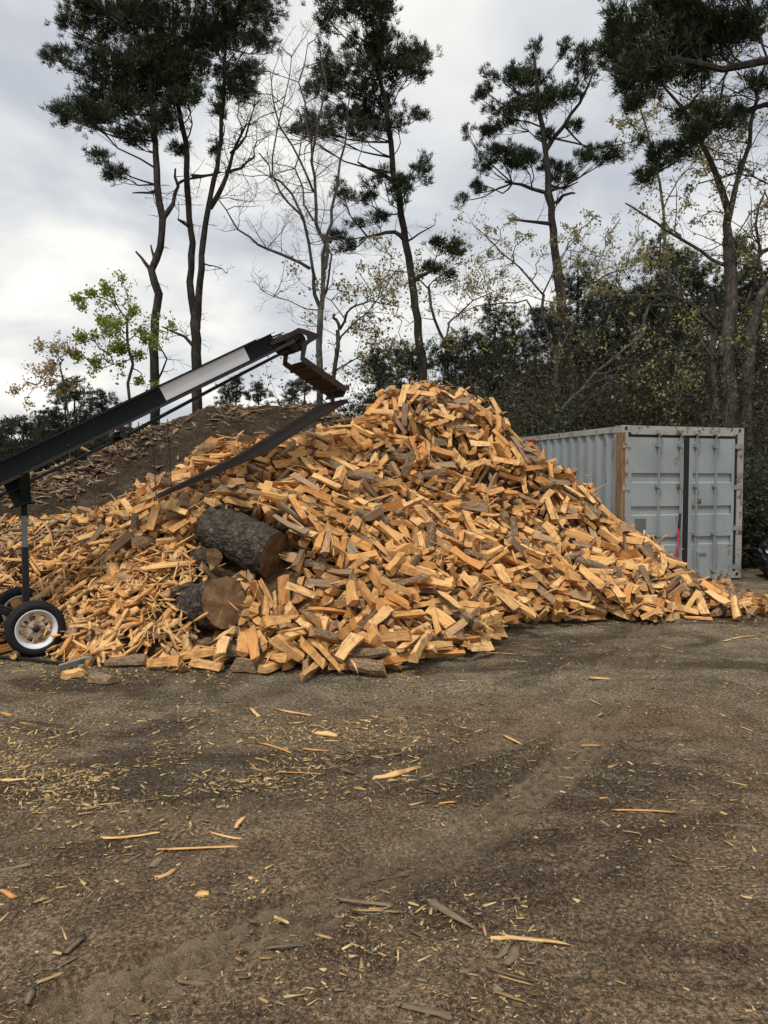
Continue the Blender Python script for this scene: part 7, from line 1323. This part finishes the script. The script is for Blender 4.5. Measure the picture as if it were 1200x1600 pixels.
pine('pitch_pine','pine with open layered crown left of the oak, standing alone against the sky',23,
 [[(905,690,16),(895,600,15),(885,540,13.5),(878,480,12.5),(870,420,11),(866,360,9.5),(858,300,8.5),(852,250,7),(848,200,6),(840,150,5),(835,90,3)]],
 [(790,128,28,15),(765,122,10,7),(830,108,24,15),(834,84,8,11),(862,130,22,15),(748,150,8,5),(770,190,16,8),(800,182,28,15),(850,165,24,14),(905,108,15,18),(930,90,14,15),(872,98,8,9),(890,140,18,11),(790,236,30,10),(765,262,16,9),(750,280,10,7),(727,301,6,6),(830,235,28,12),(870,255,24,11),(915,250,24,9),(955,246,18,9),(983,236,9,8),(972,222,6,5),(880,285,12,9),(900,200,12,7),(733,193,6,5),(820,150,26,14),(815,262,14,6),(860,212,14,8),(745,305,5,5)],104,
 stubs=[([(853,235),(880,195),(905,160),(930,110)],4.2,.3,4),([(864,330),(850,300),(815,290),(790,285)],4.5,.5,7),([(868,318),(880,305),(900,300)],3.5,-.3,1),([(860,290),(878,295),(905,285)],2.5,.3,2),([(864,350),(840,348),(795,342)],3.4,-.3,4)],dens=.9,jy=.9)
pine('pitch_pine','dark pine whose trunk is past the right edge, boughs hanging in at the top right',16,
 [[(1345,690,16),(1340,400,14),(1330,200,12),(1315,0,10),(1300,-150,6)]],
 [(1000,25,36,24),(1060,15,50,26),(1120,8,50,24),(968,85,18,22),(1010,75,42,36),(1068,60,42,36),(1135,42,44,18),(972,140,16,16),(1000,128,26,20),(1035,115,22,18),(1180,15,30,18),(1110,188,38,12),(1145,168,24,10),(1088,212,22,11),(1060,232,16,11),(1032,240,18,13),(1016,268,10,9),(1170,150,24,11),(1055,-30,60,26),(985,165,12,12),(1140,-20,50,24),(950,55,14,14),(1040,60,30,30)],105,
 stubs=[([(1330,130),(1260,100),(1200,97),(1130,110),(1060,95),(1010,90)],8,-.4,8),([(1330,220),(1270,190),(1200,160),(1150,178),(1080,215)],6,.4,5)],dens=1.25,needle=.17,w=.02,jy=.8)
def broad(name,lab,D,limbs,seed,bark,leaf=None,per=5,size=.06,group=None,twigs=10,tl=(.8,1.6),depth=2,up=.25,droop=0.,blobs=(),spread=.10,tr=.016,kids=(3,5),keep_=.42):
    r=random.Random(seed); rs=np.random.RandomState(seed); x0=limbs[0][0][0]; root=at(x0[0],745,D); root.z=0
    t=thing(name,lab,'tree',tuple(root),group); W=Wood(seed); B=Wood(seed+3); allp=[]
    for li,L in enumerate(limbs):
        pts,rp0,rp1=L[0],L[1],L[2]; dy_=L[3] if len(L)>3 else 0; nt_=L[4] if len(L)>4 else twigs
        P=[at(x,y,D+dy_*i/(len(pts)-1)) for i,(x,y) in enumerate(pts)]
        if li==0: P=[Vector((P[0].x,P[0].y,-.15))]+P
        X_=Wood(seed*7+li) if li else W; X_.tips=B.tips; tgt=X_; P=tgt.wob(P,.035 if rp0>8 else .06); tgt.limb(P,rp0*.68*D/FPX,max(rp1*.68*D/FPX,.006),9 if rp0>6 else 5); allp+=P
        for _ in range(nt_):
            i=r.randint(len(P)//4 if li else len(P)//2,len(P)-1); d=Vector((r.gauss(0,1),r.gauss(0,.9),r.gauss(.35,.7))).normalized()
            X_.twig(P[i],d,r.uniform(*tl),tr,depth,up,4,kids)
        if li: X_.b.build('limb',M[bark],t).location=-root
    for x,y,rx,ry,n_ in blobs:       # twiggy leaf clumps
        B_=B; B=Wood(seed*41+x); B.tips=B_.tips; c=at(x,y,D)+Vector((0,r.uniform(-.8,.8),0)); k=min(allp,key=lambda q:(q-c).length); B.limb(B.wob([k,k.lerp(c,.5)+Vector((0,0,.1)),c],.1),.02,.010,4)
        for _ in range(n_):
            s0=c+Vector((r.uniform(-.5,.5)*rx,0,r.uniform(-.5,.5)*ry))*(D/FPX); d=Vector((r.gauss(0,1)*rx/max(rx,ry),r.gauss(0,.7),r.gauss(.2,1)*ry/max(rx,ry))).normalized()
            B.limb([c,s0],.010,.007,3); B.twig(s0,d,(rx+ry)/2*D/FPX*r.uniform(.35,.65),.009,1,.1,3,(2,4),tipd=1)
        B.b.build('limb',M[bark],t).location=-root; B=B_
    W.b.build('trunk',M[bark],t,True).location=-root
    if B.b.v: B.b.build('branches',M[bark],t).location=-root
    if leaf:
        C=np.array([tuple(p) for p,_ in B.tips]); C=C[rs.rand(len(C))<keep_]; V,F,rnd=leaves(C,rs,per,size,spread*.6,droop); foliage('crown',V-np.array(root),F,rnd,M[leaf],t)
    return t
broad('bare_tree','bare grey tree with spreading leafless branches between the tall pines',19.5,
 [([(498,690),(498,600),(500,540),(503,480)],8,7,0,2),([(503,482),(508,420),(506,380),(495,350),(490,300),(488,250),(500,190),(510,130),(500,60)],6,1.5,1.2,12),
 ([(500,480),(490,440),(485,420),(474,340),(455,300),(425,275),(408,240)],5,1.5,-.8,9),([(485,420),(455,403),(420,390),(388,372),(360,345),(345,312)],4,1.2,-.5,10),
 ([(508,420),(512,370),(520,330),(530,250),(545,200),(548,140)],5,1.5,.5,10),([(474,345),(462,330),(440,300),(425,275),(432,210),(445,150),(455,90)],3,1,.5,10),([(490,300),(470,250),(440,200),(425,150),(422,110)],3,1,-.6,12),
 ([(488,250),(480,190),(470,130),(480,70)],3,1,.4,10),([(503,470),(512,440),(515,400),(508,370)],3.5,1.5,.6,3),([(500,485),(470,480),(430,462)],1.6,.8,.4,5),([(490,345),(478,320),(462,265),(468,220),(500,200)],2.5,1,.3,8)],
 201,'gbark',None,twigs=8,tl=(.7,1.5),depth=3,up=.3,tr=.013,kids=(2,4))
broad('slender_tree','slender dark forked tree with sparse tiny leaves just right of the conveyor head',20.5,
 [([(520,690),(520,600),(526,540),(531,515)],6,5,0,1),([(531,515),(541,490),(552,478),(580,470),(620,480)],3.5,1,-.3,6),([(527,540),(545,510),(575,490),(600,440),(615,400)],2.5,.8,.6,8),([(522,580),(560,560),(590,575),(600,600)],2,.8,.6,5),([(531,515),(524,500),(520,492)],4,3.5,0,0),([(540,500),(520,470),(500,455)],1.6,.7,.3,5)],
 202,'gbark','leafyel',per=3,size=.075,twigs=6,tl=(.6,1.3),depth=2,tr=.012,droop=.04,blobs=[(560,425,26,20,3),(600,455,26,26,4),(590,520,30,24,4),(625,540,20,24,3),(570,560,24,20,3)])
broad('young_oak','thin oak with hanging pale leaf tassels behind the leaning pine',24,
 [([(690,690),(692,600),(695,540),(680,500),(668,450)],4.5,3,0,2),([(695,545),(705,505),(740,470),(775,455)],2.6,1,.4,6),([(668,450),(640,425),(600,420)],2,.8,.4,7),([(668,450),(690,430),(720,440)],1.6,.8,-.3,6)],
 203,'obark','leafyel',per=5,size=.065,tl=(.7,1.4),twigs=6,depth=2,tr=.012,droop=.06,blobs=[(600,470,26,18,3),(720,440,20,16,3),(640,510,26,20,3)])
broad('green_maple','small bright green young tree left of the tall pines',19,
 [([(204,690),(204,600),(203,540),(200,500)],4.2,3,0,2),([(200,500),(185,475),(150,462),(118,470)],2,.8,.3,3),([(203,540),(180,520),(150,525)],1.6,.8,.4,4),([(200,500),(203,480),(198,455)],1.6,.7,.2,3),([(204,560),(180,570),(150,575)],1.4,.7,.2,3),([(203,530),(225,505),(262,520)],1.4,.7,.2,2)],
 204,'gbark','leafgreen',per=7,size=.065,keep_=1,tl=(.4,.8),depth=1,twigs=4,tr=.009,blobs=[(112,466,13,8,2),(138,455,14,7,2),(182,462,13,9,2),(128,480,12,6,1),(152,498,14,8,3),(182,520,24,13,5),(215,515,16,14,4),(150,535,22,11,4),(185,548,26,12,5),(130,558,18,8,3),(215,555,16,9,3),(160,572,22,7,3),(222,500,10,7,2),(205,590,14,8,2),(272,512,8,5,1)])
broad('reddish_sapling','pale reddish-leaved sapling at the far left above the dark bushes',18,
 [([(108,690),(104,640),(100,600),(96,570)],2.6,1.8,0,2),([(96,570),(80,552),(72,538)],1.2,.6,.2,4),([(104,610),(80,600),(55,605)],1.2,.6,.2,4),([(100,590),(70,585),(45,620)],1.1,.6,.2,4)],
 205,'gbark','leafred',per=4,size=.055,keep_=1,tl=(.3,.6),depth=1,twigs=4,tr=.007,blobs=[(76,548,13,9,3),(98,552,9,7,2),(66,568,11,7,2),(62,592,12,7,2),(88,580,12,9,3),(52,618,11,6,2),(38,632,6,4,1),(95,610,14,8,2)])
# the big grey oak on the right
broad('oak_tree','big many-stemmed grey oak at the right with a broken dark limb pointing up left',17,
 [([(1140,700),(1138,600),(1135,540),(1143,480),(1140,420),(1138,370)],21,11,0,3),([(1138,372),(1136,330),(1120,275),(1095,225),(1070,170),(1032,132)],10,2.5,.8,6),([(1138,345),(1150,290),(1168,225),(1180,160),(1195,100)],7,2.5,-.6,6),
 ([(1120,690),(1118,610),(1112,560),(1118,500),(1108,460)],9,6,1.0,3),([(1168,700),(1165,600),(1173,525),(1190,462),(1225,415)],14,8,-.6,4),([(1134,415),(1095,392),(1040,358),(1006,335),(978,318)],4.5,1.6,-.8,2),
 ([(1120,512),(1085,480),(1045,462),(990,463),(930,462),(885,478)],6,1.5,-1.2,8),([(1112,560),(1085,500),(1060,478),(1015,478),(1000,525),(958,562),(905,608),(880,640)],5,1.8,-1.6,7),
 ([(1150,440),(1180,405),(1212,385)],7,4,-.3,3),([(1120,280),(1150,270),(1200,285)],3,1.2,.3,4),([(1095,225),(1120,180),(1135,120),(1170,60)],4,1.4,.3,6),([(1070,172),(1100,140),(1100,90)],2.5,1,.2,4),([(1155,560),(1090,552),(1030,548),(985,590)],2.2,.9,-.9,6),([(1150,640),(1100,600),(1050,640)],1.8,.8,-1,6),([(1165,480),(1185,420),(1180,350),(1195,300)],5,2,-.4,5)],
 206,'gbark','leafyel',per=4,size=.055,twigs=6,tl=(.8,1.7),depth=2,tr=.016,droop=.05,blobs=[(1170,340,30,24,5),(1130,300,24,20,4),(1165,420,34,26,6),(1190,250,16,20,3),(1075,295,18,16,4),(1055,335,18,16,3),(1150,480,26,20,4),(1185,380,20,26,4),(1110,330,18,16,3),(1085,180,18,10,2),(1050,180,18,8,2),(1195,480,18,26,4),(1170,560,22,24,3)])
broad('leafy_oak','olive-leaved oak behind the hanging pine boughs at the top',25,
 [([(1058,700),(1055,560),(1045,430),(1035,330),(1020,240)],5,3,0,3),([(1020,240),(1000,170),(975,90),(960,20)],2.8,1,.4,4),([(1020,240),(990,195),(960,185)],1.8,.8,.4,4),([(1035,330),(1060,280),(1090,250)],1.8,.8,-.4,4)],
 207,'obark','leafyel',per=6,size=.075,twigs=4,tl=(.7,1.4),depth=2,tr=.014,droop=.06,blobs=[(960,45,20,16,4),(945,72,16,10,3),(975,15,24,14,4),(968,188,16,9,3),(995,182,14,9,2),(1085,280,22,14,4),(1068,318,18,12,3),(1000,60,18,14,3),(1195,130,12,14,2),(1150,225,22,12,2)])
broad('young_oak','pale-tasselled young oak around the foot of the open-crowned pine',21.5,
 [([(875,700),(872,620),(868,560),(850,500),(848,460)],5,3.5,0,2),([(848,460),(815,420),(785,400),(760,370)],2.6,1,.5,5),([(850,500),(820,470),(790,475),(745,478),(700,505)],2.4,.9,-.5,6),([(868,560),(900,500),(930,440),(945,385)],2.8,1,.3,5),([(848,460),(870,410),(905,370)],2.2,.9,.3,4),([(930,440),(975,420),(1000,370)],1.6,.8,.2,4)],
 208,'obark','leafyel',per=5,size=.06,twigs=4,tl=(.7,1.4),depth=2,tr=.013,droop=.06,blobs=[(758,365,16,12,3),(800,342,26,12,4),(768,395,22,14,4),(815,372,26,14,5),(790,425,22,12,4),(745,420,14,12,2),(860,380,20,16,4),(900,342,22,12,4),(930,345,20,12,3),(895,375,20,14,3),(950,370,16,14,3),(960,345,10,8,2),(975,410,18,12,3),(840,410,20,14,3),(920,400,22,14,3)])
# ---- woods behind -----------------------------------------------------------
def bgpine(seed,H,Wd,lo,dens,hue='needlefar',bare=.3):
    """generic conical-to-rounded pine, metres, standing at its own origin"""
    rs=np.random.RandomState(seed); r=random.Random(seed); W=Wood(seed);B=Wood(seed+1)
    P=[Vector((.15*math.sin(k*.9+seed)*k/8,.15*math.cos(k*.7+seed)*k/8,H*k/9)) for k in range(10)]; P[0].z=-.2
    W.limb(P,.02*H,.02,8); C=[];Dn=[]
    for k in range(int(H*4.6*dens)):
        z=lo+(1-r.random()**1.25)*(H-lo)*.98; u=(z-lo)/(H-lo); R_=Wd*(1-u**1.6)*(.55+.45*min(1,u*4))*r.uniform(.45,1.15)+.2; a=r.uniform(0,6.28)
        i=min(int(z/H*9),8); s0=P[i].lerp(P[i+1],z/H*9-i); e=s0+Vector((math.cos(a)*R_,math.sin(a)*R_,R_*r.uniform(-.15,.5))); B.limb([s0,s0.lerp(e,.5)+Vector((0,0,-.05*R_)),e],.028,.01,4)
        for _ in range(int(3+R_*8)):
            t=r.uniform(.3,1.05); q=s0.lerp(e,t)+Vector((r.gauss(0,.22),r.gauss(0,.22),r.gauss(.03,.13))); C.append(tuple(q)); Dn.append((math.cos(a)*.6,math.sin(a)*.6,.5))
    for k in range(int(H*bare)):
        z=r.uniform(.15,.9)*lo; a=r.uniform(0,6.28); i=min(int(z/H*9),8); B.twig(P[i].lerp(P[i+1],z/H*9-i),Vector((math.cos(a),math.sin(a),.1)),r.uniform(.5,1.6),.018,2,.0,3,(2,3))
    V,F,rnd=tufts(np.array(C),np.array(Dn),rs,24,.19,.030); return W,B,V,F,rnd,hue
def plant(kit,name,lab,cat,loc,rz,s,group,barkm='pbark'):
    """first use builds the meshes, later uses copy them"""
    t=thing(name,lab,cat,loc,group); t.rotation_euler=(0,0,rz); t.scale=(s,s,s*1.0)
    if 'meshes' not in kit:
        W,B,V,F,rnd,hue=kit['geo']; W.b.add(B.b.v,B.b.f); a=W.b.build('trunk' if cat=='tree' else 'stems',M[barkm],t,True); c=foliage('crown',V,F,rnd,M[hue],t); kit['meshes']=[a,c]
    else:
        for q in kit['meshes']: c=q.copy(); sc.collection.objects.link(c); c.parent=t
    return t
KP=[dict(geo=bgpine(301,8.5,1.9,1.6,1.5)),dict(geo=bgpine(302,10,2.2,2.8,1.4)),dict(geo=bgpine(303,7,2.1,.8,1.5)),dict(geo=bgpine(304,11.5,2.4,4.5,1.3))]
def bush(seed,H,Wd,leafm,n=26,per=4,size=.08,stem=.02):
    r=random.Random(seed); rs=np.random.RandomState(seed); W=Wood(seed);B=Wood(seed+5)
    for k in range(n):
        a=r.uniform(0,6.28); d=Vector((math.cos(a)*.55*Wd/H,math.sin(a)*.55*Wd/H,1)).normalized(); (W if k<3 else B).twig(Vector((math.cos(a)*.15,math.sin(a)*.15,-.05)),d,H*r.uniform(.55,1),stem,2,.0,4,(4,6),.75,tipd=1)
    tips=W.tips+B.tips; V,F,rnd=leaves(np.array([tuple(p) for p,_ in tips]),rs,per,size,.13); return W,B,V,F,rnd,leafm
KB=[dict(geo=bush(401,3.2,2.6,'leafolive',30,5,.055)),dict(geo=bush(402,2.4,2.6,'leafdark',26,6,.06)),dict(geo=bush(403,3.6,2.4,'leafolive',22,1,.045,.026))]
WD=['left of the leaning pine','behind the leaning pine base','above the heap summit','right of the heap summit','behind the open-crowned pine','just right of the open-crowned pine','behind the far end of the container','above the container roof','behind the broken oak limb','behind the oak stems','at the right edge behind the oak']
# (px x, px y of the top, depth, kit)
BP=[(598,560,24,2),(648,548,25,0),(697,535,24,2),(1020,440,26,0),(965,462,27,2),(882,478,27,0),(930,520,24,2),(1050,520,23,2),(760,530,25,0),(590,548,30,2),(622,530,33,0),(655,545,29,2),(700,528,31,0),(735,515,34,1),(770,465,33,1),(805,500,28,0),(840,480,36,3),(905,405,31,1),(945,440,36,3),(985,450,29,0),(1030,372,30,1),(1065,390,35,3),(1098,400,27,1),(1010,450,24,2),(1150,370,33,3),(1190,400,28,1),(1225,420,24,0),(960,490,24,2),(870,500,26,2),(1085,470,22.5,2),(745,560,26,2),(1260,390,30,3),(825,540,38,3),(1125,440,38,1),(925,470,40,3),(1060,480,40,3),(780,520,42,1),(1170,450,42,3)]
cnt={}
def where(x):
    return WD[0] if x<640 else WD[1] if x<690 else WD[2] if x<740 else WD[3] if x<800 else WD[4] if x<880 else WD[5] if x<930 else WD[6] if x<985 else WD[7] if x<1040 else WD[8] if x<1110 else WD[9] if x<1180 else WD[10]
rr=random.Random(9); items=[]
for i,(x,y,D,k) in enumerate(BP):
    p=at(x,y,D); H0=[8.5,10,7,11.5][k]; s=p.z/H0; t=plant(KP[k],'background_pine',None,'tree',(p.x,p.y,0),rr.uniform(0,6.28),s,'dark background pines')
    sz=['dense dark pine','tall dark pine','low bushy dark pine','high-crowned dark pine'][k]; items.append((t,f"{sz} {where(x)}",x))
BL=[(0,668,26,0),(40,652,25,2),(85,625,25,0),(122,592,25,2),(155,612,24,2),(68,640,28,0),(20,660,30,2),(60,640,33,0),(105,600,27,2),(140,610,30,0),(165,640,26,2),(-20,655,34,2),(185,632,32,2),(372,592,28,2),(400,600,31,2),(455,596,29,0),(480,585,33,2),(350,612,35,2)]
for i,(x,y,D,k) in enumerate(BL):
    p=at(x,y,D); H0=[8.5,10,7,11.5][k]; s=p.z/H0; t=plant(KP[k],'background_pine',None,'tree',(p.x,p.y,0),rr.uniform(0,6.28),s,'dark background pines')
    rg='low at the left horizon beyond the conveyor' if x<90 else 'beneath the green maple beyond the mound' if x<250 else 'peeping over the mound below the conveyor head'
    items.append((t,f"{'dense' if k==0 else 'bushy'} dark pine {rg}",x))
settle_labels(items)
items=[]
for i in range(30):
    x=690+i*19.3+rr.uniform(-8,8); D=rr.uniform(18.8,25) if x>760 else rr.uniform(20,26)
    k=rr.choice([0,1,2,1,2]); y=rr.uniform(590,655) if i%3 else rr.uniform(545,600); p=at(x,y,D); s=max(.6,p.z/[3.2,2.4,3.6][k]); s=min(s,1.35)
    t=plant(KB[k],'undergrowth_bush',None,'bush',(p.x,p.y,0),rr.uniform(0,6.28),s,'bushes along the edge of the woods','gbark'); items.append((t,f"{['leafy olive bush','dark green bush','twiggy grey bush'][k]} {where(x)}",x))
for x,y,D,k in((1195,700,15.5,1),(1215,640,14.8,2),(1185,735,14.2,1),(1235,700,13.6,2),(640,600,21,1),(600,620,22,1),(560,610,22,0),(1180,600,16.5,2)):
    p=at(x,y,D); s=min(max(.6,p.z/[3.2,2.4,3.6][k]),1.3); t=plant(KB[k],'undergrowth_bush',None,'bush',(p.x,p.y,0),rr.uniform(0,6.28),s,'bushes along the edge of the woods','gbark')
    items.append((t,f"{['leafy olive bush','dark green bush','twiggy grey bush'][k]} {'tangled right beside the container' if x>1100 else 'behind the heap left of the summit'}",x))
settle_labels(items)
# far woods that read as one mass
rs=np.random.RandomState(77); C=[]
for az_ in np.arange(-75,76,.55):
    D=rs.uniform(52,66); X_=D*math.sin(R(az_)); Y_=D*math.cos(R(az_)); H=rs.uniform(3.2,5.5)+(5.0 if az_>6 else 0)
    n=46; v=rs.normal(0,1,(n,3)); v/=np.linalg.norm(v,axis=1,keepdims=True); v*=rs.rand(n,1)**.33; C.append(np.array([X_,Y_,H*.52])+v*np.array([1.8,1.8,H*.52]))
C=np.concatenate(C); Dn=np.tile([0,0,.4],(len(C),1)); V,F,rnd=tufts(C,Dn,rs,12,.7,.20); o=foliage('far_woods',V,F,rnd,M['needlefar'],None); tag(o,'distant dark line of woods beyond the yard','woods',kind='stuff')
